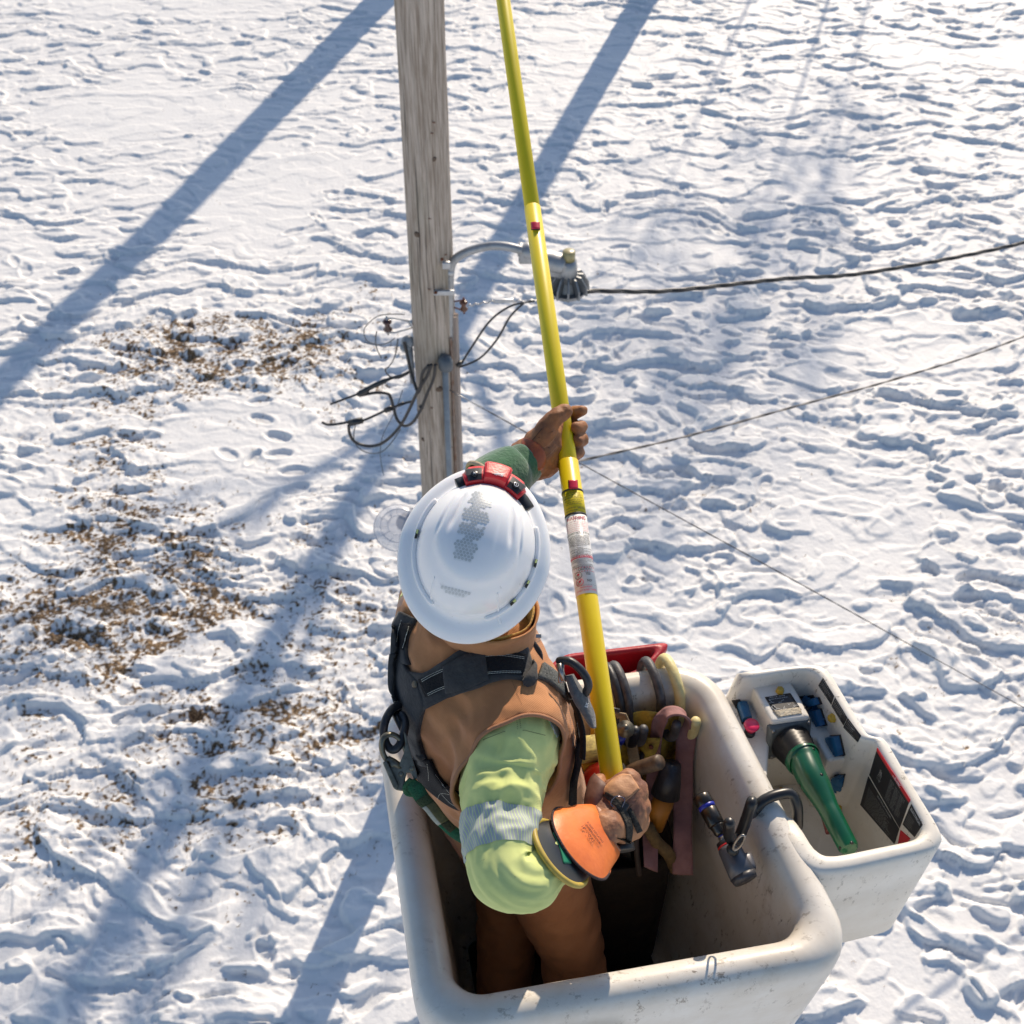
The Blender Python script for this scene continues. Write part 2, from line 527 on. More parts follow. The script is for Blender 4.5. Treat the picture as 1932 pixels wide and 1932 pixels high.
    go = mesh_obj("dry_grass", gv, gq, mat("dry_grass", (.30, .20, .10), .8, color2=(.10, .06, .035), vscale=3), None, False, loc=(0, 0, 0))
    tag(go, "short brown grass blades poking through the thin snow", "grass", None, "stuff")
build_ground()

# ------------------------------------------------------------------ bare trees beyond the frame, they throw the long shadows
M_bark = mat("bark", (.16, .12, .09), .9, var=.5, vscale=12, bump=.8, bscale=25)
def bare_tree(base, height, r, first, seed, label, spread=.5, leafy=0):
    t = thing("bare_tree", base, label, "tree", "bare trees beyond the snow field")
    rs = random.Random(seed)
    mb = MB(); br = MB()
    top = Vector(base) + Vector((rs.uniform(-.12, .12), rs.uniform(-.12, .12), height))
    pth = catmull([Vector(base), Vector(base) + Vector((0, 0, height * .3)), Vector(base).lerp(top, .65) + Vector((rs.uniform(-.05, .05), 0, 0)), top], 8)
    rad = [r * (1.25 if i == 0 else 1) * (1 - .75 * (i / (len(pth) - 1)) ** 1.4) for i in range(len(pth))]
    mb.add(tube(pth, rad, 14))
    def branch(p, d, L, rr, lev):
        pts = [p]; q = p.copy(); dd = d.copy()
        for k in range(4):
            dd = (dd + Vector((rs.uniform(-.25, .25), rs.uniform(-.25, .25), rs.uniform(-.05, .28)))).normalized()
            q = q + dd * L / 4; pts.append(q.copy())
        br.add(tube(pts, [rr * (1 - .2 * k) for k in range(5)], 6 if lev == 0 else 4, caps=False))
        if lev < 3:
            for k in range(5 if lev < 2 else 4):
                u = rs.uniform(.25, 1) * 4; i = min(3, int(u)); pp = pts[i].lerp(pts[i + 1], u - i)
                nd = (dd + Vector((rs.uniform(-1, 1), rs.uniform(-1, 1), rs.uniform(-.2, .8))) * .8).normalized()
                branch(pp, nd, L * rs.uniform(.4, .65), rr * .5, lev + 1)
    for k in range(11):
        u = first + (1 - first) * (k / 11) ** .9
        i = u * (len(pth) - 1); j = min(len(pth) - 2, int(i)); p = pth[j].lerp(pth[j + 1], i - j)
        a = k * 2.4 + rs.uniform(-.3, .3)
        branch(p, Vector((math.cos(a) * spread, math.sin(a) * spread, .55)).normalized(), height * rs.uniform(.2, .32) * (1.2 - .5 * u), r * .32 * (1.2 - .7 * u), 0)
    mb.obj("trunk", M_bark, t); br.obj("crown", M_bark, t)
    if leafy:
        lf = MB()
        for k in range(leafy):
            p = Vector(base) + Vector((0, 0, height * rs.uniform(first, 1.0))); a = rs.uniform(0, 6.28); w_ = (1.15 - (p.z / height)) * 1.8 + .3
            p += Vector((math.cos(a), math.sin(a), 0)) * rs.uniform(0, w_)
            for j in range(70):
                c = p + Vector((rs.gauss(0, .20), rs.gauss(0, .20), rs.gauss(0, .2))); e1 = Vector((rs.gauss(0, 1), rs.gauss(0, 1), rs.gauss(0, 1))).normalized(); e2 = e1.orthogonal().normalized(); s_ = rs.uniform(.045, .085)
                lf.add(([c - e1 * s_, c - e2 * s_ * .5, c + e1 * s_, c + e2 * s_ * .5], [(0, 1, 2, 3)]))
        lf.obj("foliage", mat("dead_leaves", (.20, .11, .05), .8, var=.4, vscale=5), t, False)
    return t
def shadow_base(px, py, dist):     # a point `dist` metres up-sun along the ground from a spot of the snow
    p = WZ(px, py, 0)
    return (p.x + math.sin(SUN_AZ) * dist, p.y + math.cos(SUN_AZ) * dist, -.1)
bare_tree(shadow_base(405, 322, 11.0), 21, .34, .70, 3, "tall bare tree with a clean trunk, shading the left of the field")
bare_tree(shadow_base(1015, 345, 9.5), 17, .27, .50, 5, "bare tree behind the street lamp, farther up the field")
bare_tree(shadow_base(1370, 640, 20.0), 14.5, .035, .55, 9, "slender young tree still holding brown leaves, at the far right", .6, 34)
bare_tree(shadow_base(1480, 640, 22.0), 14.5, .03, .62, 19, "young leaf-holding tree standing right of the other slender ones", .5, 13)
bare_tree(shadow_base(1165, 600, 21.0), 14.5, .035, .62, 14, "slender young tree with few brown leaves, middle of the far side", .4, 15)

# ================================================================== UTILITY POLE AND ITS FITTINGS
PX, PF = -0.545, 6.13
M_wood = mat("pole_wood", (.58, .49, .41), .85, color2=(.30, .235, .18), vscale=7, stretch=(11, 11, .5), bump=.8, bscale=18, detail=9, ramp=(.38, .62))
def add_cracks(m, sc=(16, 16, .35), dark=(.05, .04, .03), thr=(.60, .66), knots=True):
    nt = m.node_tree; N = nt.nodes; L = nt.links; b = N['Principled BSDF']
    lk = b.inputs['Base Color'].links[0].from_socket
    tc = N.new('ShaderNodeTexCoord'); mp = N.new('ShaderNodeMapping'); mp.inputs['Scale'].default_value = sc; L.new(tc.outputs['Object'], mp.inputs[0])
    n = N.new('ShaderNodeTexNoise'); n.inputs['Scale'].default_value = 2.2; n.inputs['Detail'].default_value = 4; L.new(mp.outputs[0], n.inputs['Vector'])
    r = N.new('ShaderNodeMapRange'); r.inputs[1].default_value = thr[0]; r.inputs[2].default_value = thr[1]; r.inputs[4].default_value = .85; L.new(n.outputs[0], r.inputs[0])
    mx = N.new('ShaderNodeMix'); mx.data_type = 'RGBA'; mx.inputs['B'].default_value = (*dark, 1); L.new(r.outputs[0], mx.inputs['Factor']); L.new(lk, mx.inputs['A'])
    g = N.new('ShaderNodeTexNoise'); g.inputs['Scale'].default_value = 1.6; g.inputs['Detail'].default_value = 6
    mp2 = N.new('ShaderNodeMapping'); mp2.inputs['Scale'].default_value = (3, 3, .8); L.new(tc.outputs['Object'], mp2.inputs[0]); L.new(mp2.outputs[0], g.inputs['Vector'])
    r2 = N.new('ShaderNodeMapRange'); r2.inputs[1].default_value = .52; r2.inputs[2].default_value = .68; r2.inputs[4].default_value = .4; L.new(g.outputs[0], r2.inputs[0])
    m2 = N.new('ShaderNodeMix'); m2.data_type = 'RGBA'; m2.inputs['B'].default_value = (.25, .23, .17, 1); L.new(r2.outputs[0], m2.inputs['Factor']); L.new(mx.outputs['Result'], m2.inputs['A'])
    L.new(m2.outputs['Result'], b.inputs['Base Color'])
add_cracks(M_wood)
M_moss = mat("pole_strip", (.46, .39, .34), .85, color2=(.30, .23, .19), vscale=9, stretch=(6, 6, .4), bump=.5, bscale=30)
M_grey = mat("grey_metal", (.42, .43, .44), .45, metal=.55, var=.25, vscale=20, bump=.15, bscale=80)
M_lgrey = mat("galvanised", (.55, .56, .57), .4, metal=.6, var=.2, vscale=30)
M_pvc = mat("grey_plastic", (.30, .33, .36), .5, var=.25, vscale=10)
M_dkpvc = mat("dark_grey_plastic", (.10, .12, .14), .45, var=.2, vscale=12)
M_rust = mat("rust", (.22, .07, .03), .85, var=.5, vscale=40)
M_cable = mat("black_cable", (.018, .018, .02), .38, spec=.6)
M_wire = mat("bare_wire", (.48, .47, .46), .35, metal=.8)
M_brown = mat("brown_glaze", (.06, .015, .012), .18, coat=.6)
pole = thing("utility_pole", (PX, PF, -.1), "weathered grey wooden utility pole standing behind the worker", "utility pole")
mb = MB()
NP, NA = 300, 150
rings = []
for i in range(NP):
    z = -.1 + 12.6 * i / (NP - 1)
    r = .158 - .0042 * z
    ring = []
    for k in range(NA):
        a = 2 * math.pi * k / NA
        g = mnoise.noise(Vector((math.cos(a) * 3.3, math.sin(a) * 3.3, z * .35))) * .010 + abs(mnoise.noise(Vector((math.cos(a) * 11, math.sin(a) * 11, z * .5 + 4)))) * -.007
        ck = mnoise.noise(Vector((math.cos(a) * 9 + 5, math.sin(a) * 9, z * .22 + 9))); g -= .011 * math.exp(-(ck / .035) ** 2) * max(0, mnoise.noise(Vector((math.cos(a) * 2, math.sin(a) * 2, z * .8))) + .25)
        ring.append(Vector((PX + .008 + .012 * (z - 2.53) + (r + g) * math.cos(a), PF + (r + g) * math.sin(a), z)))
    rings.append(ring)
mb.add(loft(rings, True, True)); mb.obj("post", M_wood, pole)
RP = lambda z: .158 - .0042 * z
def LN(z): return .008 + .012 * (z - 2.53)
def on_pole(a_deg, z, out=0.0):           # 0 deg = towards camera, + = to the right
    a = R(a_deg) - math.pi / 2
    return Vector((PX + LN(z) + (RP(z) + out) * math.cos(a), PF + (RP(z) + out) * math.sin(a), z))
rs_p = random.Random(5)
for k in range(9):
    a_ = rs_p.uniform(-70, 50); z_ = rs_p.uniform(2.6, 5.6); b = MB()
    p0, p1 = on_pole(a_, z_, -.002), on_pole(a_ + 5, z_ - .004, -.002); o0, o1 = on_pole(a_, z_, .006), on_pole(a_ + 5, z_ - .004, .006)
    b.add(tube([p0, o0, o1, p1], .0025, 6)); b.obj("staple", M_rust, pole)
for a_, z_, r_ in ((-30, 4.7, .02), (12, 3.5, .026), (-48, 3.0, .018), (25, 5.2, .016)):
    b = MB(); c_ = on_pole(a_, z_, -.004); o_ = (on_pole(a_, z_, .1) - c_).normalized(); b.add(tube([c_, c_ + o_ * .006, c_ + o_ * .007], [r_, r_ * .8, r_ * .4], 14)); b.obj("knot", mat("knot_wood", (.20, .14, .10), .9, color2=(.10, .07, .05), vscale=60), pole)
# wooden moulding and pipes running down the right side
def runner(name, a, z0, z1, w, th, m, rnd=False):
    b = MB()
    zs = [z0 + (z1 - z0) * i / 20 for i in range(21)]
    if rnd: b.add(tube([on_pole(a, z, th * .9) for z in zs], th, 12))
    else:
        for zi in (0,):
            rg = []
            for z in zs:
                c = on_pole(a, z, th * .4); an = R(a) - math.pi / 2
                o_, s_ = Vector((math.cos(an), math.sin(an), 0)), Vector((-math.sin(an), math.cos(an), 0))
                rg.append([c - s_ * w / 2 - o_ * th / 2, c + s_ * w / 2 - o_ * th / 2, c + s_ * w / 2 * .9 + o_ * th / 2, c - s_ * w / 2 * .9 + o_ * th / 2])
            b.add(loft(rg, True, True))
    return b.obj(name, m, pole, rnd)
runner("moulding", 72, -.05, 4.05, .055, .03, M_moss)
runner("ground_wire_cover", 52, -.05, 3.9, .02, .012, mat('weathered_cover', (.30, .24, .20), .8, color2=(.18, .09, .05), vscale=12))

def zof(py, a=0):                          # height on the pole's front at picture row py
    return WF(812, py, PF - .13).z
# weatherhead with its pipe
wh = thing("weatherhead", on_pole(26, 0, .03), "dark grey weatherhead cap and pipe on the front of the pole", "weatherhead")
zt = zof(676)
b = MB(); pc = lambda z: on_pole(26, z, .030)
b.add(tube([pc(0.0), pc(zt * .5), pc(zt - .03)], .021, 14)); b.obj("pipe", M_pvc, wh)
b = MB(); c = pc(zt); an = R(26) - math.pi / 2; od = Vector((math.cos(an), math.sin(an), 0)); sdv = Vector((-math.sin(an), math.cos(an), 0))
rg = []
for (u, w_, d_) in ((-.055, .040, .045), (-.05, .048, .055), (0, .050, .06), (.03, .040, .05), (.045, .022, .03), (.05, .004, .006)):
    rg.append([c + Vector((0, 0, u)) + od * (.012 + math.sin(t) * d_) + sdv * (math.cos(t) * w_) for t in [2 * math.pi * k / 20 for k in range(20)]])
b.add(loft(rg, True, True)); b.obj("cap", M_dkpvc, wh)
# second, smaller weatherhead at the left edge
wh2 = thing("weatherhead", on_pole(-75, 2.0, .03), "small light grey weatherhead on the left edge of the pole", "weatherhead")
z2 = WF(756, 640, PF).z
b = MB(); b.add(tube([on_pole(-80, z2 - .35, .02), on_pole(-80, z2 - .05, .02)], .017, 12)); b.obj("pipe", M_pvc, wh2)
c = on_pole(-80, z2, .035)
b = MB(); b.add(ellipsoid(c, .045, .04, .05)); b.add(ellipsoid(c + Vector((-.015, -.02, -.03)), .04, .035, .03)); b.obj("cap", M_pvc, wh2)

# ------------------------------------------------------------------ street lamp
lamp = thing("street_lamp", on_pole(60, 4.2, .02), "grey street lamp with finned head on a curved arm from the pole", "street lamp")
LF = PF - .06
A = lambda px, py, f=LF: WF(px, py, f)
b = MB()
arm = catmull([A(848, 640), A(848, 560), A(849, 520), A(853, 497), A(868, 482), A(893, 471), A(925, 464), A(955, 465, LF - .02), A(985, 472, LF - .04)], 8)
b.add(tube(arm, .0275, 16)); b.obj("arm", M_grey, lamp)
b = MB(); b.add(cyl(A(850, 508), A(849, 519), .028, n=18)); b.add(box(A(838, 552, LF - .08), RT, Vector((0, 1, 0)), Vector((0, 0, 1)), .13, .02, .035, .005)); b.add(box(A(842, 500, LF - .08), RT, Vector((0, 1, 0)), Vector((0, 0, 1)), .05, .03, .05, .008)); b.each("bracket", M_lgrey, lamp)
b = MB(); b.add(cyl(A(822, 552, LF - .10), A(822, 552, LF - .12), .011)); b.add(cyl(A(834, 489, LF - .11), A(834, 489, LF - .14), .010)); b.each("bolt", M_rust, lamp)
b = MB()                                   # casting: slip-fitter, neck, housing
hd = [A(978, 470), A(1000, 474), A(1030, 489), A(1062, 498)]
b.add(tube(catmull([h - Vector((0, 0, 0)) for h in hd], 6), [.042] * 4 + [.052] * 8 + [.062] * 7, 16, flat=1.2))
b.add(box(A(1052, 503), (A(1062, 498) - A(1030, 489)).normalized(), Vector((0, 1, 0)), Vector((0, 0, 1)), .17, .10, .115, .012)); b.add(box(A(992, 480), RT, Vector((0, 1, 0)), Vector((0, 0, 1)), .09, .10, .085, .015))
hc = A(1072, 512); b.add(tube([hc + Vector((0, 0, .085)), hc + Vector((0, 0, .03)), hc + Vector((0, 0, -.06))], [.050, .056, .064], 24)); b.obj("housing", M_grey, lamp)
b = MB(); b.add(tube([hc + Vector((0, 0, .085)), hc + Vector((0, 0, .145)), hc + Vector((0, 0, .15))], [.041, .040, .034], 24))
b.obj("photocell", mat("photocell", (.42, .36, .16), .35, var=.3, vscale=60, coat=.3), lamp)
b = MB()
hb = hc + Vector((0, 0, -.045))
b.add(tube([hb + Vector((0, 0, .02)), hb + Vector((0, 0, -.088)), hb + Vector((0, 0, -.105))], [.045, .085, .11], 28)); b.add(tube([hb + Vector((0, 0, -.078)), hb + Vector((0, 0, -.105))], [.125, .115], 28))
for k in range(12):
    a = 2 * math.pi * k / 12; d = Vector((math.cos(a), math.sin(a), 0)); s = Vector((-math.sin(a), math.cos(a), 0))
    pts = [(.05, .03), (.095, .028), (.135, -.03), (.142, -.092), (.10, -.092), (.05, 0.0)]
    b.add(prism([hb + d * r_ + Vector((0, 0, z_)) + s * .0055 for r_, z_ in pts], [hb + d * r_ + Vector((0, 0, z_)) - s * .0055 for r_, z_ in pts]))
b.obj("heat_sink", mat("fin_metal", (.30, .31, .32), .45, metal=.5, var=.3, vscale=20), lamp, False)
b = MB(); b.add(tube([hb + Vector((0, 0, -.105)), hb + Vector((0, 0, -.125))], [.10, .07], 24)); b.obj("lens", mat("lens", (.6, .62, .62), .2, coat=.4), lamp)

# ------------------------------------------------------------------ insulators and cables
def spool(name, c, label, m=M_brown, s=1.0):
    t = thing(name, c, label, "insulator", "spool insulators on the pole")
    b = MB(); pr = [(.012, .048), (.026, .044), (.034, .030), (.020, .012), (.019, 0), (.020, -.012), (.034, -.030), (.026, -.044), (.012, -.048)]
    b.add(loft([[Vector(c) + Vector((r_ * s * math.cos(t_), r_ * s * math.sin(t_), z_ * s)) for t_ in [2 * math.pi * k / 20 for k in range(20)]] for r_, z_ in pr], True, True))
    b.obj("spool", m, t)
    return t
ic = WF(731, 614, PF - .02)
ins = spool("insulator", ic, "dark brown spool insulator left of the pole", s=.95)
b = MB(); pe = on_pole(-85, ic.z + .05, 0)
for dz in (.058, -.058): b.add(tube([ic + Vector((-.015, 0, dz)), ic + Vector((.05, 0, dz)), Vector((pe.x, pe.y, ic.z + dz * .4))], .006, 8))
b.add(cyl(ic + Vector((0, 0, .075)), ic + Vector((0, 0, -.075)), .007)); b.add(cyl(Vector((pe.x - .01, pe.y - .03, ic.z + .03)), Vector((pe.x + .02, pe.y, ic.z + .03)), .02)); b.obj("clevis", M_lgrey, ins)
ic2 = WF(875, 577, PF - .02)
ins2 = spool("insulator", ic2, "rust brown spool insulator right of the pole, holding the service cable", mat("rust_glaze", (.13, .045, .02), .3, coat=.4), .8)
b = MB(); pe = on_pole(88, ic2.z)
for dz in (.046, -.046): b.add(tube([ic2 + Vector((.012, 0, dz)), Vector((pe.x, pe.y, ic2.z + dz * .5))], .005, 8))
b.add(cyl(ic2 + Vector((0, 0, .062)), ic2 + Vector((0, 0, -.062)), .006)); b.obj("clevis", M_rust, ins2)

def twisted(path, r, rad, turns, n=3, seg=10):
    out = MB()
    fr = frames(path)
    for k in range(n):
        pts = []; L = 0
        for i, p in enumerate(path):
            if i: L += (path[i] - path[i - 1]).length
            a = 2 * math.pi * (k / n + L * turns)
            pts.append(p + fr[i][1] * math.cos(a) * r + fr[i][2] * math.sin(a) * r)
        out.add(tube(pts, rad, 6))
    return out
# service cable running off to the right
sc = thing("service_cable", ic2, "thick twisted black service cable running from the pole to the right", "cable")
pts = [ic2 + Vector((.03, 0, 0)), WF(935, 568, PF), WF(1005, 567, PF + .02), WF(1110, 550, PF + .15), WF(1260, 549, PF + .45), WF(1480, 526, PF + .9), WF(1640, 514, PF + 1.3), WF(1932, 458, PF + 2.0), WF(2300, 360, PF + 3.0), WF(3200, 20, PF + 6)]
pth = catmull(pts, 26)
tw = twisted(pth[60:], .0085, .0088, 1.6, 3); tw.obj("conductor", M_cable, sc)
b = MB(); b.add(tube([p + Vector((0, 0, .006 * math.sin(i * .9))) for i, p in enumerate(pth[:64])], .0055, 8)); b.obj("messenger", M_wire, sc)
b = MB(); b.add(box(WF(950, 567, PF), (pth[40] - pth[20]).normalized(), Vector((0, 1, 0)), Vector((0, 0, 1)), .13, .028, .022, .006)); b.obj("wedge_clamp", M_lgrey, sc)
b = MB(); b.add(tube(catmull([WF(868, 690, PF - .05), WF(890, 655, PF - .06), WF(925, 605, PF - .03), WF(965, 577, PF), WF(1008, 568, PF + .02)], 8), .0075, 8))
b.add(tube(catmull([WF(866, 693, PF - .04), WF(905, 676, PF - .06), WF(938, 640, PF - .03), WF(962, 598, PF), WF(988, 572, PF + .02)], 8), .0075, 8)); b.each("drip_loop", M_cable, sc)
b = MB(); b.add(tube([WF(861, 690, PF - .08), WF(872, 682, PF - .05)], .014, 10)); b.obj("splice", M_cable, sc)
# second line, lower, to the right
lc = thing("overhead_line", on_pole(80, 1.6), "slim grey overhead line running right from behind the raised glove", "cable")
pts = [WF(862, 930, PF + .05), WF(1040, 883, PF + .15), WF(1110, 866, PF + .25), WF(1300, 822, PF + .6), WF(1500, 767, PF + 1.0), WF(1700, 712, PF + 1.5), WF(1932, 635, PF + 2.2), WF(2300, 480, PF + 3.4), WF(3200, 40, PF + 7)]
tw = twisted(catmull(pts, 22), .0052, .0056, 2.2, 2); tw.obj("conductor", mat("line_grey", (.30, .27, .24), .5, color2=(.06, .05, .05), vscale=9), lc)
# thin guy wire to the lower right
gw = thing("guy_wire", on_pole(60, 2.3), "thin bare guy wire dropping from the pole to the lower right", "cable")
pts = [on_pole(40, WF(845, 733, PF - .1).z, .01), WZ(970, 803, 3.25), WZ(1100, 877, 3.05), WZ(1500, 1096, 2.5), WZ(1932, 1335, 1.9), WZ(2300, 1530, 1.4), WZ(3000, 1900, .05)]
tw = twisted(catmull(pts, 14), .0022, .0032, 4, 2); tw.obj("strand", mat("guy_strand", (.13, .12, .12), .5, metal=.3), gw)
b = MB(); b.add(tube([pts[0], pts[0].lerp(pts[1], .5)], .0042, 8)); b.obj("grip", M_wire, gw)

# two dead-ended cables and their loops, left of the pole
def Z6(x, y, f=PF - .05): return WF(579.6 + x * .2, 579.6 + y * .2, f)
cl = thing("service_cable", Z6(940, 620), "upper spliced black cable left of the pole", "cable")
b = MB(); b.add(tube(catmull([Z6(960, 610), Z6(900, 640), Z6(800, 668)], 6), .0105, 8)); b.add(tube(catmull([Z6(470, 822), Z6(340, 870), Z6(220, 915)], 6), .008, 8)); b.add(tube(catmull([Z6(740, 575), Z6(742, 610), Z6(790, 660), Z6(860, 670), Z6(950, 630)], 6), .005, 8)); b.each("conductor", M_cable, cl)
b = MB(); b.add(tube(catmull([Z6(800, 666), Z6(700, 710), Z6(600, 755), Z6(530, 800), Z6(475, 822)], 4), [.012] * 3 + [.018] * 4 + [.017] * 3 + [.022] * 5 + [.016] * 2, 10)); b.obj("splice", M_cable, cl)
cl2 = thing("service_cable", Z6(980, 890), "lower spliced black cable left of the pole with two drip loops", "cable")
b = MB(); b.add(tube(catmull([Z6(990, 888), Z6(900, 912), Z6(760, 965), Z6(620, 1030), Z6(520, 1072)], 6), .009, 8)); b.add(tube(catmull([Z6(400, 1080), Z6(300, 1100), Z6(200, 1108), Z6(140, 1085)], 6), .0095, 8))
b.each("conductor", M_cable, cl2)
b = MB(); b.add(tube([Z6(395, 1095), Z6(520, 1066)], .024, 10)); b.add(tube([Z6(735, 975), Z6(800, 948)], .019, 10)); b.add(tube([Z6(860, 925), Z6(912, 905)], .013, 10)); b.each("splice", M_cable, cl2)
b = MB(); b.add(tube(catmull([Z6(455, 1110), Z6(440, 1230), Z6(480, 1320), Z6(580, 1375), Z6(700, 1365), Z6(800, 1270), Z6(880, 1150)], 7), .0042, 8))
b.add(tube(catmull([Z6(900, 780), Z6(860, 900), Z6(790, 1060), Z6(710, 1220), Z6(690, 1400), Z6(722, 1585)], 7), .003, 6)); b.each("tail", mat("grey_wire", (.10, .11, .12), .5), cl2)
dl = thing("cable_loop", Z6(1180, 560, PF - .22), "black cables looping out of the dark weatherhead", "cable")
F3 = PF - .2
b = MB()
b.add(tube(catmull([Z6(1170, 540, F3), Z6(1130, 650, F3), Z6(1040, 800, F3), Z6(960, 970, F3 + .05), Z6(890, 1100, F3 + .1), Z6(800, 1210, F3 + .1), Z6(690, 1290, F3 + .12), Z6(570, 1310, F3 + .14), Z6(450, 1270, F3 + .15), Z6(400, 1190, F3 + .15), Z6(392, 1110, F3 + .15)], 7), .0115, 8))
b.add(tube(catmull([Z6(1210, 540, F3), Z6(1190, 680, F3), Z6(1130, 820, F3), Z6(1075, 960, F3), Z6(1000, 1080, F3 + .03), Z6(920, 1120, F3 + .1), Z6(850, 1060, F3 + .12), Z6(815, 950, F3 + .15), Z6(790, 860, F3 + .15), Z6(755, 815, F3 + .15), Z6(640, 808, F3 + .15), Z6(490, 835, F3 + .15)], 7), .011, 8))
b.add(tube(catmull([Z6(1145, 545, F3), Z6(1085, 630, F3), Z6(1070, 740, F3), Z6(1045, 800, F3), Z6(985, 640, F3 + .06), Z6(950, 480, F3 + .1), Z6(915, 330, F3 + .12)], 7), .0115, 8))
b.add(tube([Z6(1068, 930, F3), Z6(1082, 955, F3)], .015, 8))
b.each("conductor", M_cable, dl)
lp = thing("wire_loop", ic, "thin wire looped around the left insulator", "wire")
b = MB(); b.add(tube(catmull([Z6(920, 70), Z6(820, 65), Z6(680, 80), Z6(590, 140), Z6(535, 220), Z6(560, 310), Z6(640, 350), Z6(740, 345), Z6(830, 290)], 7), .0032, 8))
b.add(tube(catmull([Z6(655, 230), Z6(645, 330), Z6(665, 410), Z6(700, 480)], 6), .004, 8)); b.add(tube(catmull([Z6(855, 300), Z6(840, 420), Z6(800, 520), Z6(750, 580)], 6), .0042, 8)); b.each("strand", mat("loop_wire", (.09, .085, .08), .5), lp)

# clear ribbed refractor of a yard light lower down the pole
yl = thing("yard_light", on_pole(-60, 1.2, .1), "clear ribbed plastic yard light bowl low on the pole, left of the hard hat", "lamp")
M_clear = mat("clear_plastic", (.66, .68, .74), .25, trans=.3, alpha=.72, spec=.5)
M_rib = mat("ribbed_plastic", (.62, .65, .72), .3, alpha=.75)
yc = WF(752, 993, PF - .35); yn = (CAM - yc).normalized(); yn = (yn + Vector((.0, .2, .35))).normalized()
yu = yn.cross(Vector((1, 0, 0))).normalized(); yr = yu.cross(yn)
YR = .185
def YP(r, a, dz): return yc + yr * (r * YR * math.cos(a)) + yu * (r * YR * math.sin(a)) + yn * (dz * YR)
b = MB(); b.add(loft([[YP(r_, 2 * math.pi * k / 40, z_) for k in range(40)] for r_, z_ in ((1, -.25), (1.0, -.2), (.9, 0), (.6, .13), (.3, .16), (.02, .17))])); b.obj("bowl", M_clear, yl)
b = MB()
for r_, z_ in ((1.0, -.19), (.72, .09), (.42, .165)): b.add(tube([YP(r_, 2 * math.pi * k / 40, z_) for k in range(40)], .0035, 6, closed=True))
for k in range(12):
    a = 2 * math.pi * k / 12; b.add(tube([YP(1, a, -.18), YP(.8, a + .08, .06), YP(.45, a + .18, .165)], .0022, 5))
b.each("rib", M_rib, yl)
b = MB(); b.add(tube([YP(.35, .6, -.12), YP(.35, .6, .02)], [.075, .06], 24)); b.obj("lamp_socket", mat("pale_plastic", (.42, .42, .46), .5), yl)
b = MB(); b.add(tube([yc - yn * .03, Vector((PX - .1, PF - .1, yc.z - .05))], .016, 10)); b.obj("arm", M_pvc, yl)
# ================================================================== AERIAL BUCKET
ZR = HC - 2.3
def XY(p): return Vector((p.x, p.y, 0))
cFL, cFR = XY(WZ(703, 1325, ZR)), XY(WZ(1339, 1236, ZR))
dR = XY(WZ(1497, 1543, ZR)) - XY(WZ(1355, 1269, ZR)); dR.normalize()
dL = XY(WZ(742, 1610, ZR)) - XY(WZ(712, 1390, ZR)); dL.normalize()
BD = .80
cNR, cNL = cFR + dR * BD, cFL + dL * BD
BQ = [cFL, cNL, cNR, cFR]                       # counter-clockwise seen from above
def inset_quad(q, d):
    n = len(q); out = []
    for i in range(n):
        p0, p1, p2 = q[i - 1], q[i], q[(i + 1) % n]
        e0, e1 = (p1 - p0).normalized(), (p2 - p1).normalized()
        n0, n1 = Vector((-e0.y, e0.x, 0)), Vector((-e1.y, e1.x, 0))
        a, b = p0 + n0 * d, p1 + n1 * d
        den = e0.x * e1.y - e0.y * e1.x
        t = ((b.x - a.x) * e1.y - (b.y - a.y) * e1.x) / den
        out.append(a + e0 * t)
    return out
def round_poly(q, r, z, n=9):
    out = []
    for i in range(len(q)):
        p0, p1, p2 = q[i - 1], q[i], q[(i + 1) % len(q)]
        a = p1 + (p0 - p1).normalized() * r; b = p1 + (p2 - p1).normalized() * r
        for k in range(n):
            t = k / (n - 1)
            # quarter circle like blend
            w = 0.78
            m = a * (1 - t) ** 2 + p1 * (2 * t * (1 - t)) * w + b * t ** 2
            m = m / ((1 - t) ** 2 + 2 * t * (1 - t) * w + t ** 2)
            out.append(Vector((m.x, m.y, z)))
    # densify straight runs
    res = []
    for i, p in enumerate(out):
        q2 = out[(i + 1) % len(out)]
        res.append(p)
        if (q2 - p).length > .12:
            for k in range(1, 6): res.append(p.lerp(q2, k / 6))
    return res
def ring(d, dz, r0=.115): return round_poly(inset_quad(BQ, d), max(.03, r0 - d * .55), ZR + dz)
M_frp = mat("bucket_gelcoat", (.76, .73, .67), .34, var=.10, vscale=5, color2=(.64, .58, .49), coat=.25, bump=.08, bscale=30, rvar=.08)
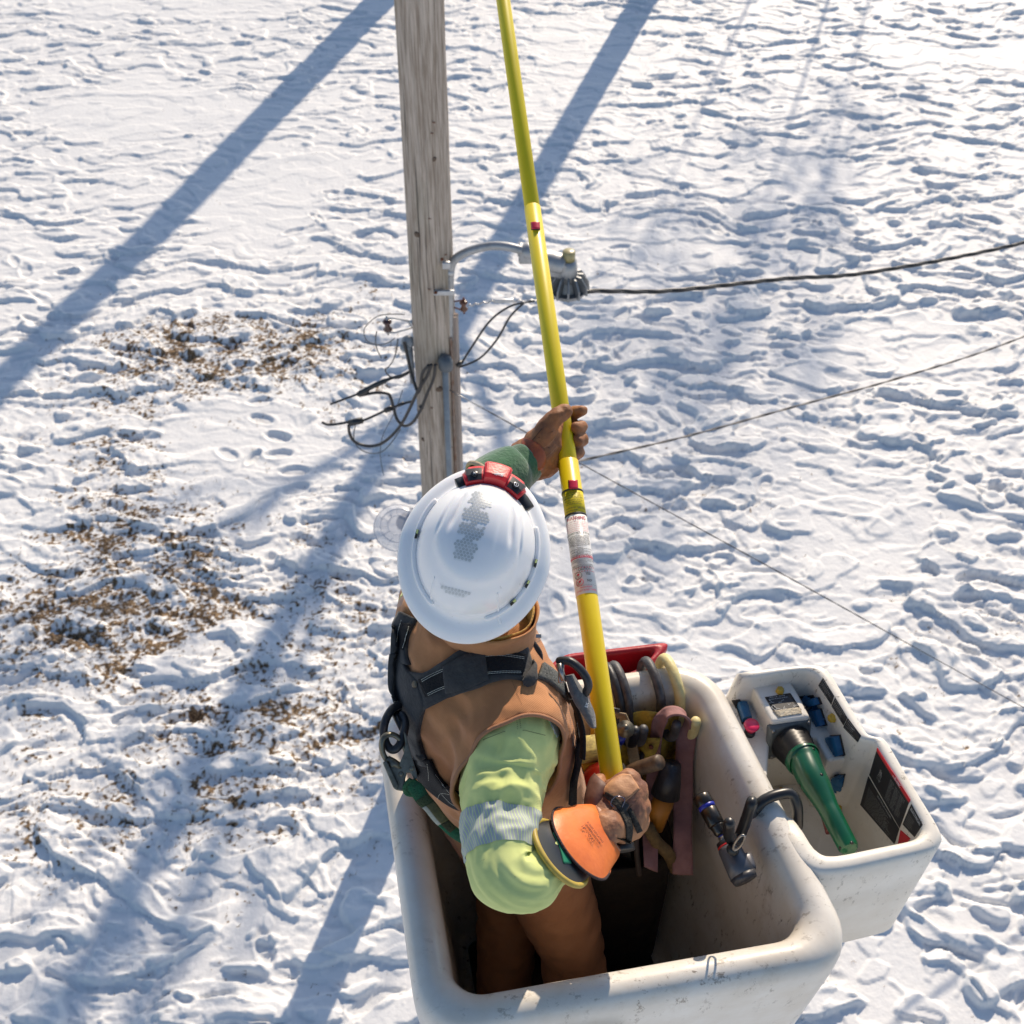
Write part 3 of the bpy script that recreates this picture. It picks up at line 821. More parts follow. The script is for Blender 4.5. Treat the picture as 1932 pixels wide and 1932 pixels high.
def add_scuffs(m, scale=34, dark=(.16, .12, .08), amt=.9, thr=(.66, .72)):
    nt = m.node_tree; N = nt.nodes; L = nt.links; b = N['Principled BSDF']
    lk = b.inputs['Base Color'].links[0].from_socket
    tc = N.new('ShaderNodeTexCoord'); mp = N.new('ShaderNodeMapping'); mp.inputs['Scale'].default_value = (1, 1.6, .5); mp.inputs['Rotation'].default_value = (.3, .5, .4)
    L.new(tc.outputs['Object'], mp.inputs[0])
    n = N.new('ShaderNodeTexNoise'); n.inputs['Scale'].default_value = scale; n.inputs['Detail'].default_value = 9; n.inputs['Roughness'].default_value = .75
    L.new(mp.outputs[0], n.inputs['Vector'])
    r = N.new('ShaderNodeMapRange'); r.inputs[1].default_value = thr[0]; r.inputs[2].default_value = thr[1]; r.inputs[4].default_value = amt
    L.new(n.outputs[0], r.inputs[0])
    big = N.new('ShaderNodeTexNoise'); big.inputs['Scale'].default_value = 4.5; big.inputs['Detail'].default_value = 3
    L.new(tc.outputs['Object'], big.inputs['Vector'])
    r2 = N.new('ShaderNodeMapRange'); r2.inputs[1].default_value = .42; r2.inputs[2].default_value = .6
    L.new(big.outputs[0], r2.inputs[0])
    mu = N.new('ShaderNodeMath'); mu.operation = 'MULTIPLY'; L.new(r.outputs[0], mu.inputs[0]); L.new(r2.outputs[0], mu.inputs[1])
    mx = N.new('ShaderNodeMix'); mx.data_type = 'RGBA'; mx.inputs['B'].default_value = (*dark, 1)
    L.new(mu.outputs[0], mx.inputs['Factor']); L.new(lk, mx.inputs['A']); L.new(mx.outputs['Result'], b.inputs['Base Color'])
add_scuffs(M_frp, thr=(.56, .62), amt=.8)
add_scuffs(M_frp, 12, (.46, .38, .28), .5, (.54, .68))
M_rubber = mat("dipped_rubber", (.028, .028, .032), .42, var=.5, vscale=60, bump=.25, bscale=120, spec=.5)
M_rubber2 = mat("worn_rubber", (.085, .085, .09), .5, color2=(.035, .03, .03), vscale=40, bump=.3, bscale=120)
M_black = mat("black_plastic", (.015, .015, .017), .35)
M_steel = mat("worn_steel", (.42, .40, .38), .35, metal=.9, var=.4, vscale=60)
M_dsteel = mat("dark_steel", (.16, .145, .12), .38, metal=.85, color2=(.08, .07, .055), vscale=50, bump=.15, bscale=90)

bucket = thing("aerial_bucket", (0.08, 1.25, ZR - 1.1), "white fibreglass aerial bucket around the worker, with thick rounded rim", "bucket")
b = MB()
outer = [ring(.05, -1.10), ring(.045, -1.07), ring(.02, -.5), ring(.0, -.10), ring(.0, -.045), ring(.005, -.02), ring(.018, -.005), ring(.036, 0), ring(.054, -.004), ring(.070, -.018), ring(.080, -.042), ring(.086, -.09), ring(.10, -.5), ring(.13, -1.03), ring(.16, -1.07)]
b.add(loft(outer, True, True)); bucket_body = b.obj("shell", M_frp, bucket)
b = MB(); fl = [ring(.17, -1.062), ring(.17, -1.055)]; b.add(loft(fl, True, True)); b.obj("floor_mat", mat("rubber_mat", (.03, .028, .026), .8, var=.5, vscale=20, bump=.5), bucket)
# mounting bracket and boom under the bucket
mc = (cNL + cNR) * .5
b = MB(); b.add(box(Vector((mc.x - .12, mc.y - .10, ZR - .75)), RT, Vector((0, 1, 0)), Vector((0, 0, 1)), .3, .16, .6, .02)); b.obj("mounting_bracket", M_dsteel, bucket)
b = MB(); b.add(box(Vector((mc.x - .35, mc.y - 1.4, ZR - 1.9)), Vector((.17, .72, .67)).normalized(), Vector((.97, -.24, 0)).normalized(), Vector((0, 0, 1)).cross(Vector((.97, -.24, 0))).cross(Vector((.17, .72, .67))).normalized(), 3.2, .2, .2, .02)); b.obj("boom", mat("boom_paint", (.75, .74, .70), .35, var=.15, coat=.3), bucket)

# vertical planes parallel to the far and to the right wall
uF = (cFR - cFL).normalized(); nF = Vector((uF.y, -uF.x, 0))       # nF points towards the camera side
def WQ(px, py, off):
    p0 = cFL + nF * off; r = ray(px, py)
    t = (p0 - CAM).dot(nF) / r.dot(nF)
    return CAM + r * t
nR = Vector((dR.y, -dR.x, 0)); nR = nR if nR.x < 0 else -nR
def WRt(px, py, off):
    p0 = cFR + nR * off; r = ray(px, py)
    return CAM + r * ((p0 - CAM).dot(nR) / r.dot(nR))

# ---- raycast helpers: lay flat things onto a surface that is really there
def bvh_of(*objs):
    V = []; Fs = []
    for o in objs:
        off = rootloc(o); n = len(V)
        V += [v.co + off for v in o.data.vertices]; Fs += [tuple(i + n for i in p.vertices) for p in o.data.polygons]
    return BVHTree.FromPolygons(V, Fs)
def cast(bv, px, py, out=0.0, dd=None):
    r = ray(px, py).normalized()
    h = bv.ray_cast(CAM, r)
    if h[0] is None:
        if dd is None:
            h = bv.find_nearest(CAM + r * 2.3); n = h[1]
            return h[0] + n * out, n
        p = CAM + r * (dd / r.dot(FW)); return p, -r
    n = h[1] if h[1].dot(r) < 0 else -h[1]
    return h[0] + n * out, n
def bil(q, u, v):
    a, b_, c, d = q
    return ((a[0] * (1 - u) + b_[0] * u) * (1 - v) + (d[0] * (1 - u) + c[0] * u) * v, (a[1] * (1 - u) + b_[1] * u) * (1 - v) + (d[1] * (1 - u) + c[1] * u) * v)
def strip_patch(bv, left, right, out, th, nu=8, nv=24, dd=None, bulge=0.0, smooth_n=1):
    """a band between two picture polylines, laid on the surface bv: real thickness th"""
    L_ = catmull([Vector((p[0], p[1], 0)) for p in left], 8); R_ = catmull([Vector((p[0], p[1], 0)) for p in right], 8)
    def at(P, t):
        x = t * (len(P) - 1); i = min(len(P) - 2, int(x)); return P[i].lerp(P[i + 1], x - i)
    G = []; Nn = []
    last = None
    for j in range(nv + 1):
        a = at(L_, j / nv); c = at(R_, j / nv); row = []; rn = []
        for i in range(nu + 1):
            p = a.lerp(c, i / nu)
            h, n = cast(bv, p.x, p.y, 0, dd)
            row.append(h); rn.append(n)
        G.append(row); Nn.append(rn)
    for _ in range(smooth_n):
        Gs = [[g.copy() for g in r_] for r_ in G]; Ns = [[g.copy() for g in r_] for r_ in Nn]
        for j in range(nv + 1):
            for i in range(nu + 1):
                nb = [(jj, ii) for jj, ii in ((j - 1, i), (j + 1, i), (j, i - 1), (j, i + 1)) if 0 <= jj <= nv and 0 <= ii <= nu]
                s = Vector((0, 0, 0)); sn = Vector((0, 0, 0))
                for jj, ii in nb: s += G[jj][ii]; sn += Nn[jj][ii]
                edge = (i in (0, nu)) or (j in (0, nv))
                if not edge: Gs[j][i] = G[j][i] * .5 + s / len(nb) * .5
                Ns[j][i] = (Nn[j][i] + sn).normalized()
        G, Nn = Gs, Ns
    top = []; bot = []; uv = []
    for j in range(nv + 1):
        for i in range(nu + 1):
            e = min(i, nu - i) / nu * 2; bl = bulge * math.sqrt(max(0, 1 - (1 - e) ** 2))
            top.append(G[j][i] + Nn[j][i] * (out + th + bl)); bot.append(G[j][i] + Nn[j][i] * (out - .004)); uv.append((i / nu, j / nv))
    v = top + bot; o = len(top); f = []
    w = nu + 1
    for j in range(nv):
        for i in range(nu):
            f.append((j * w + i, j * w + i + 1, (j + 1) * w + i + 1, (j + 1) * w + i)); f.append((o + j * w + i, o + (j + 1) * w + i, o + (j + 1) * w + i + 1, o + j * w + i + 1))
        f.append((j * w, (j + 1) * w, o + (j + 1) * w, o + j * w)); f.append((j * w + nu, o + j * w + nu, o + (j + 1) * w + nu, (j + 1) * w + nu))
    for i in range(nu):
        f.append((i, o + i, o + i + 1, i + 1)); f.append((nv * w + i, nv * w + i + 1, o + nv * w + i + 1, o + nv * w + i))
    # orient outwards
    a, b_, c = v[f[0][0]], v[f[0][1]], v[f[0][2]]
    if (b_ - a).cross(c - a).dot(Nn[0][0]) < 0: f = [q[::-1] for q in f]
    return v, f, uv + uv
def quad_patch(bv, q, out, th, nu=6, nv=6, **k):     # q = corner pixels tl, tr, br, bl
    return strip_patch(bv, [q[0], q[3]], [q[1], q[2]], out, th, nu, nv, smooth_n=0, **k)
def text_on(bv, s, c, ux, uy, h, out, shear=0, bold=0, align='CENTER', sx=1.0):
    """writing laid on a surface; c = centre pixel, ux = picture direction of the line, h = letter height in px"""
    vf = text_vf(s, 1.0, shear, bold, align)
    def fn(p):
        px = c[0] + (ux[0] * p.x * sx + uy[0] * p.y) * h; py = c[1] + (ux[1] * p.x * sx + uy[1] * p.y) * h
        return cast(bv, px, py, out)[0]
    return put(vf, fn)

# ------------------------------------------------------------------ hooks on the far rim
uD = Vector((0, 0, 1))
def rim_hook(x_top, y_top, m, label, rad, x_bot=None, y_bot=1338, tipx=None, tipy=1370, tilt=0, down=.075):
    base = WQ(x_top, y_top + 12, .036); base.z = ZR
    s0 = (base - cFL).dot(uF)
    P = lambda s, off, z: cFL + uF * (s0 + s) + nF * off + Vector((0, 0, ZR + z))
    t = thing("rim_hook", P(0, .036, .012), label, "hook", "rubber-dipped hooks over the bucket rim")
    pts = [P(-.004, -.018, -.10), P(-.003, -.018, -.035), P(0, -.006, .004), P(.003, .018, .020), P(.008, .055, .018), P(.013, .088, -.004), P(.016, .100, -.035), P(.018, .106, -down)]
    if tipx is not None:
        pts += [P(.020, .118, -down - .028), P(.026, .142, -down - .034), P(.034, .162, -down - .012), P(.036, .166, -down + .045)]
    b = MB(); b.add(tube(catmull(pts, 7), rad, 14, dome=True)); b.obj("hook", m, t)
    return P
rim_hook(1152, 1251, M_rubber, "black hook over the rim, nearest the yellow stick", .0125, tipx=1)
rim_hook(1167, 1249, M_rubber2, "worn grey-black hook over the rim, second from the yellow stick", .0125, tipx=1)
P3 = rim_hook(1229, 1240, M_rubber2, "worn black hook over the rim left of the pale yellow one, holding the mauve strap", .0120, tipx=1)
M_yel = mat("pale_yellow_rubber", (.75, .66, .32), .5, color2=(.60, .48, .20), vscale=30, bump=.3, bscale=90)
P4 = rim_hook(1265, 1234, M_yel, "pale yellow hook over the bucket rim", .0135, tipx=1)

# ------------------------------------------------------------------ mauve strap looped over the two hooks
st = thing("cloth_sling", P3(.02, .16, -.9), "mauve cloth sling hanging in a loop from two rim hooks", "strap")
M_mauve = mat("mauve_cloth", (.33, .17, .16), .85, color2=(.20, .10, .095), vscale=12, bump=.5, bscale=60, weave=.3)
def ribbon(path, width_vecs, th, m, name, parent, curl=0.0):
    rg = []
    for p, w in zip(path, width_vecs):
        w = Vector(w)
        rg.append((Vector(p), w))
    V = []
    fr = frames([r_[0] for r_ in rg])
    rings = []
    for i, (p, w) in enumerate(rg):
        n = fr[i][0].cross(w.normalized()).normalized()
        k = 9; rr = []
        for j in range(k):
            t_ = -1 + 2 * j / (k - 1); rr.append(p + w * (t_ * .5) + n * (th * .5 + curl * (1 - t_ * t_)))
        for j in range(k):
            t_ = 1 - 2 * j / (k - 1); rr.append(p + w * (t_ * .5) + n * (-th * .5 + curl * (1 - t_ * t_)))
        rings.append(rr)
    b = MB(); b.add(loft(rings, True, True)); return b.obj(name, m, parent)
def q(px, py, o): return WQ(px, py, o)
path = catmull([q(1228, 1640, .40), q(1227, 1560, .30), q(1232, 1470, .20), q(1237, 1400, .155), q(1243, 1366, .15), q(1256, 1346, .145), q(1274, 1341, .145), q(1292, 1347, .15), q(1299, 1362, .155), q(1294, 1400, .165), q(1290, 1450, .19), q(1288, 1520, .25), q(1288, 1580, .33), q(1288, 1650, .40)], 8)
N_ = len(path); wv = []
for i in range(N_):
    t_ = i / (N_ - 1)
    if t_ < .35: wv.append(uF * (.028 + .006 * math.sin(t_ * 20)) + nF * .02)
    elif t_ < .65:
        a = (t_ - .35) / .3; wv.append((uF * math.cos(math.pi * (1 - a) * 0) * .002 + nF * .034 + Vector((0, 0, .014))))
    else: wv.append(uF * (.046 + .003 * math.sin(t_ * 40)) + nF * .012)
for k in range(3): wv = [wv[max(0, i - 1)] * .33 + wv[i] * .34 + wv[min(N_ - 1, i + 1)] * .33 for i in range(N_)]
ribbon(path, wv, .006, M_mauve, "sling_band", st, .004)

# ------------------------------------------------------------------ yellow canvas apron on the far wall
ap = thing("tool_apron", q(1200, 1480, .12), "dirty yellow canvas tool apron hung inside the bucket", "tool pouch")
M_apron = mat("yellow_canvas", (.55, .38, .05), .75, color2=(.14, .07, .015), vscale=11, bump=.6, bscale=40, ramp=(.36, .58), weave=.4)
rings = []
for j in range(20):
    t_ = j / 19; row = []
    for i in range(25):
        s_ = i / 24
        px = 1116 + s_ * 186 + (-12 * t_); py = 1352 - 10 * s_ + t_ * 260 + (6 * math.sin(s_ * 9) if j == 0 else 0)
        row.append(WQ(px, py, .118 + .012 * math.sin(s_ * 11 + t_ * 3) + .016 * math.sin(math.pi * t_) + .006 * mnoise.noise(Vector((s_ * 9, t_ * 9, 3)))))
    rings.append(row)
v_, f_, uv_ = loft(rings, closed=False)
b = MB(); b.add((v_, f_, uv_)); o = b.obj("canvas", M_apron, ap); md = o.modifiers.new("s", 'SOLIDIFY'); md.thickness = .003
b = MB()
for (x0, x1, y0, y1) in ((1205, 1262, 1392, 1490),):
    rg = [[WQ(x0 + (x1 - x0) * i / 8 - 8 * j / 8, y0 + (y1 - y0) * j / 8, .128 + .038 * math.sin(math.pi * i / 8)) for i in range(9)] for j in range(9)]
    v_, f_, u_ = loft(rg, closed=False); b.add((v_, f_, u_))
o = b.obj("pocket", M_apron, ap); md = o.modifiers.new("s", 'SOLIDIFY'); md.thickness = .003
b = MB(); b.add(cyl(WQ(1228, 1409, .17), WQ(1229, 1410, .176), .0055)); b.obj("rivet", M_rust, ap)

# ------------------------------------------------------------------ tools hanging inside
def tool(name, base, label, cat="tool"): return thing(name, base, label, cat)
t = tool("hammer", q(1220, 1440, .2), "dark wood handled hammer lying across the apron, end towards the viewer")
b = MB(); b.add(tube([WQ(1170, 1462, .24), WQ(1205, 1450, .25), WQ(1243, 1438, .27), WQ(1247, 1437, .272)], [.016, .0175, .019, .016], 16)); b.obj("handle", mat("dark_wood", (.16, .10, .055), .5, color2=(.05, .03, .018), vscale=30, stretch=(1, 1, 1)), t)
b = MB(); b.add(cyl(WQ(1165, 1450, .24), WQ(1160, 1490, .22), .02, .024)); b.obj("head", M_dsteel, t)
t = tool("bolt_tool", q(1178, 1380, .15), "steel headed bolt tool with a blue collar on the grey-black hook")
b = MB(); c = WQ(1180, 1376, .19); ax = (WQ(1180, 1360, .22) - c).normalized()
b.add(tube([c - ax * .01, c, c + ax * .004, c + ax * .008, c + ax * .016, c + ax * .021], [.010, .021, .021, .011, .010, .005], 20)); b.obj("head", M_dsteel, t)
b = MB(); b.add(cyl(WQ(1173, 1386, .18), WQ(1169, 1398, .175), .012)); b.obj("collar", mat("blue_paint", (.01, .02, .22), .4), t)
b = MB(); b.add(cyl(WQ(1169, 1398, .175), WQ(1160, 1450, .16), .007)); b.obj("shaft", M_steel, t)
t = tool("web_strap", q(1185, 1430, .16), "tan ribbed webbing strap hanging behind the stick", "strap")
path = catmull([WQ(1170, 1345, .15), WQ(1185, 1380, .16), WQ(1196, 1430, .17), WQ(1198, 1480, .17)], 6)
ribbon(path, [uF * .026 + nF * .01] * len(path), .004, mat("tan_web", (.34, .25, .15), .85, var=.5, vscale=30, weave=.8), "webbing", t)
path = catmull([WQ(1167, 1380, .155), WQ(1165, 1430, .16), WQ(1172, 1490, .16)], 6)
t = tool("rope_loop", q(1168, 1430, .16), "twisted pale rope hanging beside the tan webbing", "rope")
tw = twisted(path, .005, .005, 22, 3); tw.obj("strand", mat("rope", (.40, .33, .22), .9, var=.4, vscale=60), t)
t = tool("hanging_strap", q(1150, 1450, .2), "narrow black strap hanging from the hook nearest the stick", "strap")
path = catmull([WQ(1160, 1336, .14), WQ(1158, 1400, .16), WQ(1163, 1470, .19), WQ(1176, 1540, .24), WQ(1182, 1620, .30)], 6)
ribbon(path, [uF * .022 + nF * .012] * len(path), .004, M_rubber, "webbing", t)
t = tool("hose", q(1215, 1500, .2), "thin dark hose hanging down past the apron", "hose")
b = MB(); b.add(tube(catmull([WQ(1212, 1420, .15), WQ(1206, 1460, .2), WQ(1210, 1520, .26), WQ(1200, 1580, .33), WQ(1206, 1650, .38)], 8), .0075, 10)); b.obj("hose_line", mat("dark_hose", (.05, .035, .03), .6, var=.4, vscale=30), t)
t = tool("webbing_roll", q(1110, 1400, .2), "yellow reflective webbing roll behind the yellow stick", "strap")
b = MB(); b.add(box(WQ(1120, 1412, .2), uF, nF, uD, .075, .05, .05, .008)); o = b.obj("roll", mat("yellow_web", (.55, .45, .12), .7, color2=(.2, .15, .04), vscale=70, stretch=(1, 1, 6)), t)
b = MB(); b.add(tube([WQ(1100, 1448, .22), WQ(1150, 1432, .21)], .014, 12)); b.obj("strap_end", mat("yellow_strap", (.60, .40, .03), .6, var=.4, vscale=30), t)
t = tool("screwdriver", q(1120, 1450, .2), "red handled tool between the worker and the yellow stick")
b = MB(); b.add(tube([WQ(1112, 1470, .24), WQ(1120, 1460, .24), WQ(1133, 1450, .25)], [.018, .022, .017], 14, dome=True)); b.obj("handle", mat("red_rubber", (.50, .03, .015), .4), t)
t = tool("pry_tool", q(1240, 1520, .3), "orange handled tool with a black grip standing in the bucket")
b = MB(); b.add(tube([WQ(1268, 1440, .22), WQ(1262, 1470, .24), WQ(1255, 1500, .26)], [.022, .03, .036], 16)); b.obj("grip", M_rubber, t)
b = MB(); b.add(tube([WQ(1256, 1500, .26), WQ(1232, 1560, .30)], .026, 18)); b.obj("handle", mat("orange_handle", (.50, .20, .02), .5, var=.4, vscale=10), t)
b = MB(); b.add(tube(catmull([WQ(1222, 1560, .32), WQ(1240, 1590, .34), WQ(1262, 1612, .36), WQ(1275, 1640, .36)], 6), .016, 10)); b.obj("rope", mat("old_rope", (.20, .13, .05), .9, var=.5, vscale=40, bump=.8, bscale=60), t)

# dark tool bag added at the far wall so the bucket depth reads dark
tb = thing("darkening_bag", cFR + dR * .15 + nR * .2 + Vector((0, 0, ZR - 1.05)), "black canvas tool bag added under the sling to darken the depth of the bucket", "tool bag")
b = MB()
def BGp(s, off, z): return cFL + uF * s + nF * off + Vector((0, 0, ZR + z))
def bagring(k_, z): return [BGp(.545 + .175 * k_ * sx_, .235 + .105 * k_ * sy_, z + .015 * math.sin(sx_ * 4 + sy_ * 3)) for sx_, sy_ in [(math.copysign(abs(math.cos(a)) ** .45, math.cos(a)), math.copysign(abs(math.sin(a)) ** .45, math.sin(a))) for a in [2 * math.pi * k / 40 for k in range(40)]]]
b.add(loft([bagring(.9, -1.04), bagring(1, -1.0), bagring(1.0, -.6), bagring(.97, -.44), bagring(1.0, -.40), bagring(.98, -.385), bagring(.9, -.39), bagring(.86, -.47), bagring(.8, -.49)], True, True))
b.obj("bag", mat("black_canvas", (.012, .010, .009), .9, color2=(.03, .022, .016), vscale=14, bump=.8, bscale=25), tb)
b = MB(); b.add(tube(catmull([BGp(.44, .16, -.40), BGp(.46, .2, -.36), BGp(.54, .24, -.34), BGp(.62, .2, -.37), BGp(.64, .16, -.41)], 6), .009, 8)); b.obj("bag_handle", mat("brown_web", (.06, .035, .02), .9), tb)

# power tool with sockets hanging from the hook on the right wall
imp = tool("impact_wrench", WRt(1350, 1570, .16), "impact wrench with long sockets hanging from the big black hook", "power tool")
ax0, ax1 = WRt(1322, 1500, .17), WRt(1398, 1644, .15)
def al(t_): return ax0.lerp(ax1, t_)
b = MB(); b.add(tube([al(0), al(.02), al(.13), al(.14)], [0.0177, 0.0204, 0.0211, 0.0197], 22)); b.add(tube([al(.19), al(.2), al(.40), al(.41)], [0.0190, 0.0204, 0.0197, 0.0177], 22)); b.add(tube([al(.41), al(.43), al(.50), al(.54)], [0.0177, 0.0163, 0.0150, 0.0102], 22)); b.each("socket", mat("socket_steel", (.09, .08, .07), .28, metal=.85, var=.4, vscale=50), imp)
b = MB(); b.add(tube([al(.13), al(.19)], .0197, 22)); b.add(tube([al(.52), al(.555)], .0095, 18)); b.each("blue_band", mat("blue_band", (.02, .03, .35), .35), imp)
b = MB(); b.add(tube([al(.555), al(.61)], .0115, 18)); b.obj("anvil", M_steel, imp)
b = MB(); b.add(tube([al(.60), al(.61), al(.655), al(.66)], [0.0150, 0.0211, 0.0224, 0.0224], 22)); b.obj("nose", M_black, imp)
b = MB(); b.add(tube([al(.66), al(.685)], .0232, 22)); b.obj("red_ring", mat("red_plastic", (.55, .012, .012), .35, coat=.3), imp)
b = MB(); b.add(tube([al(.685), al(.72), al(.9), al(1.05)], [0.0238, 0.0258, 0.0286, 0.0306], 22)); b.add(box(al(.92) + uF * .02, uF, nF, uD, .035, .04, .035, .01)); b.obj("body", mat("grey_casting", (.12, .12, .13), .4, metal=.4), imp)
b = MB(); b.add(cyl(WRt(1388, 1607, .13), WRt(1381, 1602, .18), .012)); b.each("lug", M_black, imp)
b = MB(); b.add(tube([al(1.05), al(1.12)], [0.0306, 0.0272], 22)); b.obj("motor_housing", mat("dark_housing", (.05, .05, .055), .4), imp)

# big black hook over the right rim with a split ring
def RP_(s, off, z): return cFR + dR * s + nR * off + Vector((0, 0, ZR + z))
sh = (WZ(1470, 1508, ZR) - cFR).dot(dR)
hk = thing("rim_hook", RP_(sh, 0, 0), "big bent black steel hook over the right rim of the bucket", "hook", "rubber-dipped hooks over the bucket rim")
b = MB()
b.add(tube(catmull([RP_(sh + .045, -.024, -.06), RP_(sh + .02, -.026, -.015), RP_(sh, -.015, .010), RP_(sh - .004, .02, .016), RP_(sh, .055, .012), RP_(sh + .012, .085, -.005), WRt(1419, 1512, .102), WRt(1408, 1545, .115), WRt(1396, 1576, .13), WRt(1384, 1587, .155), WRt(1375, 1575, .18), WRt(1376, 1553, .19)], 7), .0125, 14, dome=True)); b.obj("hook", M_black, hk)
rg_ = thing("split_ring", WRt(1398, 1585, .17), "thin steel ring on the big black hook", "ring")
c = WRt(1394, 1590, .19); b = MB(); b.add(tube([c + RT * .008 * math.sin(a) + FW.cross(RT).normalized() * 0 + Vector((.004 * math.cos(a), .0, .032 * math.cos(a))) for a in [2 * math.pi * k / 28 for k in range(28)]], .0025, 8, closed=True)); b.obj("ring", M_steel, rg_)

# ------------------------------------------------------------------ red tray outside the far rim
tray = thing("tool_tray", cFL + uF * .55 - nF * .1 + Vector((0, 0, ZR - .35)), "red plastic tray hung outside the far rim of the bucket", "tray")
def TP(px, py, dz=-.045): return XY(WZ(px, py, ZR + dz))
tq = [TP(1060, 1240), cFL + uF * .40 - nF * .006, cFL + uF * .665 - nF * .006, TP(1256, 1217)]
tq = [XY(p) for p in tq]
area = sum(tq[i].x * tq[(i + 1) % 4].y - tq[(i + 1) % 4].x * tq[i].y for i in range(4))
if area < 0: tq = tq[::-1]
def tring(d, dz): return round_poly(inset_quad(tq, d), .035, ZR - .045 + dz)
b = MB(); b.add(loft([tring(.012, -.30), tring(.0, -.02), tring(-.008, -.018), tring(-.008, 0), tring(.004, .002), tring(.008, -.01), tring(.018, -.29)], True, True))
b.obj("shell", mat("red_tray", (.42, .012, .025), .45, color2=(.30, .012, .02), vscale=12, bump=.4, bscale=60), tray)

# ================================================================== CONTROL CONSOLE
con = thing("control_console", WZ(1600, 1420, ZR - .4), "white control console fixed to the right side of the bucket", "control console")
outer = [(1370, 1268), (1435, 1261), (1500, 1254), (1546, 1251), (1568, 1264), (1602, 1322), (1636, 1381), (1650, 1387), (1668, 1389), (1680, 1402), (1725, 1480), (1774, 1558), (1782, 1578), (1768, 1604), (1680, 1625), (1590, 1645), (1535, 1648), (1488, 1610), (1405, 1440), (1346, 1282)]
inner = [(1385, 1284), (1440, 1275), (1500, 1266), (1527, 1265), (1545, 1277), (1582, 1334), (1618, 1391), (1634, 1396), (1649, 1398), (1658, 1414), (1698, 1482), (1737, 1548), (1741, 1566), (1727, 1581), (1660, 1594), (1585, 1610), (1555, 1610), (1530, 1590), (1445, 1430), (1372, 1296)]
def cring(tbl, z):
    P = [XY(WZ(x, y, ZR)) for x, y in tbl]
    for _ in range(2):
        P2 = []
        for i in range(len(P)):
            a, c_ = P[i], P[(i + 1) % len(P)]
            P2 += [a * .8 + c_ * .2, a * .2 + c_ * .8]
        P = P2
    return [Vector((p.x, p.y, ZR + z)) for p in P]
Ro, Ri = cring(outer, 0), cring(inner, 0)
def ldrop(p):
    d = -(p - cFR).dot(nR)
    t_ = min(1, max(0, (d - .036) / .016)); u_ = min(1, max(0, ((p - cFR).dot(dR) - .40) / .08)); return .10 * (1 - t_ * t_ * (3 - 2 * t_)) * (1 - u_ * u_ * (3 - 2 * u_))
mixr = lambda t_, z: [Vector((a.x * (1 - t_) + c_.x * t_, a.y * (1 - t_) + c_.y * t_, ZR + z - (ldrop(XY(c_)) if z > -.2 else 0))) for a, c_ in zip(Ro, Ri)]
cen = sum(Ri, Vector((0, 0, 0))) / len(Ri)
shr = lambda k_, z: [Vector((a.x + (cen.x - a.x) * k_, a.y + (cen.y - a.y) * k_, ZR + z - (ldrop(XY(a)) if z > -.2 else 0))) for a in Ri]
M_con = mat("console_plastic", (.82, .79, .72), .38, color2=(.72, .67, .58), vscale=6, bump=.08, bscale=40, coat=.15)
add_scuffs(M_con, 60, (.20, .17, .12), .9, (.57, .63))
b = MB(); b.add(loft([mixr(.1, -.42), mixr(0, -.06), mixr(0, -.015), mixr(.12, -.004), mixr(.3, 0), mixr(.7, 0), mixr(.88, -.004), mixr(1, -.014), shr(.01, -.06), shr(.06, -.33), shr(.10, -.345)], True, True))
shell = b.obj("housing", M_con, con)
# panel body inside: stepped block
def ZP(pts, z): return [WZ(x, y, ZR + z) for x, y in pts]
def zprism(pts, z0, z1, bev, grow=0.0):
    T = ZP(pts, z0); c = sum(T, Vector((0, 0, 0))) / len(T)
    B = [Vector((p.x + (p.x - c.x) * grow, p.y + (p.y - c.y) * grow, ZR + z1)) for p in T]
    return prism(T, B, bev)
b = MB()
b.add(zprism([(1362, 1330), (1425, 1302), (1500, 1298), (1545, 1300), (1562, 1312), (1584, 1368), (1603, 1430), (1562, 1436), (1540, 1392), (1520, 1390), (1452, 1402), (1448, 1465), (1410, 1470)], -.11, -.335, .009, .02))
b.add(zprism([(1416, 1288), (1488, 1278), (1507, 1310), (1529, 1352), (1456, 1362), (1436, 1325)], -.045, -.20, .009, .03))
panel = b.obj("control_panel", M_con, con)
cbv = bvh_of(shell, panel)
M_lab = mat("black_label", (.012, .013, .016), .45)
M_labw = mat("label_print", (.55, .56, .56), .5)
b = MB(); b.add(quad_patch(cbv, [(1443, 1316), (1491, 1308), (1512, 1340), (1463, 1348)], .0008, .0008)); pl = b.obj("instruction_plate", M_lab, panel)
b = MB(); b.add(quad_patch(cbv, [(1458, 1342), (1509, 1335), (1513, 1347), (1468, 1354)], .0012, .001)); b.obj("worn_strip", mat("worn_plate", (.55, .50, .40), .6, bump=1, bscale=200, color2=(.35, .3, .22), vscale=90), panel)
b = MB()
dx, dy = (.985, -.14), (-.35, -.93)
b.add(text_on(cbv, "SELECTOR TRIGGER", (1466, 1315), dx, dy, 3.3, .0022)); b.add(text_on(cbv, "BEFORE MOVING HANDLE", (1468, 1318.6), dx, dy, 3.0, .0022))
b.add(text_on(cbv, "ROTATE", (1455, 1327), dx, dy, 2.8, .0022)); b.add(text_on(cbv, "RAISE", (1472, 1326), dx, dy, 2.8, .0022)); b.add(text_on(cbv, "LOWER", (1501, 1332), dx, dy, 2.8, .0022))
b.obj("printing", M_labw, pl)
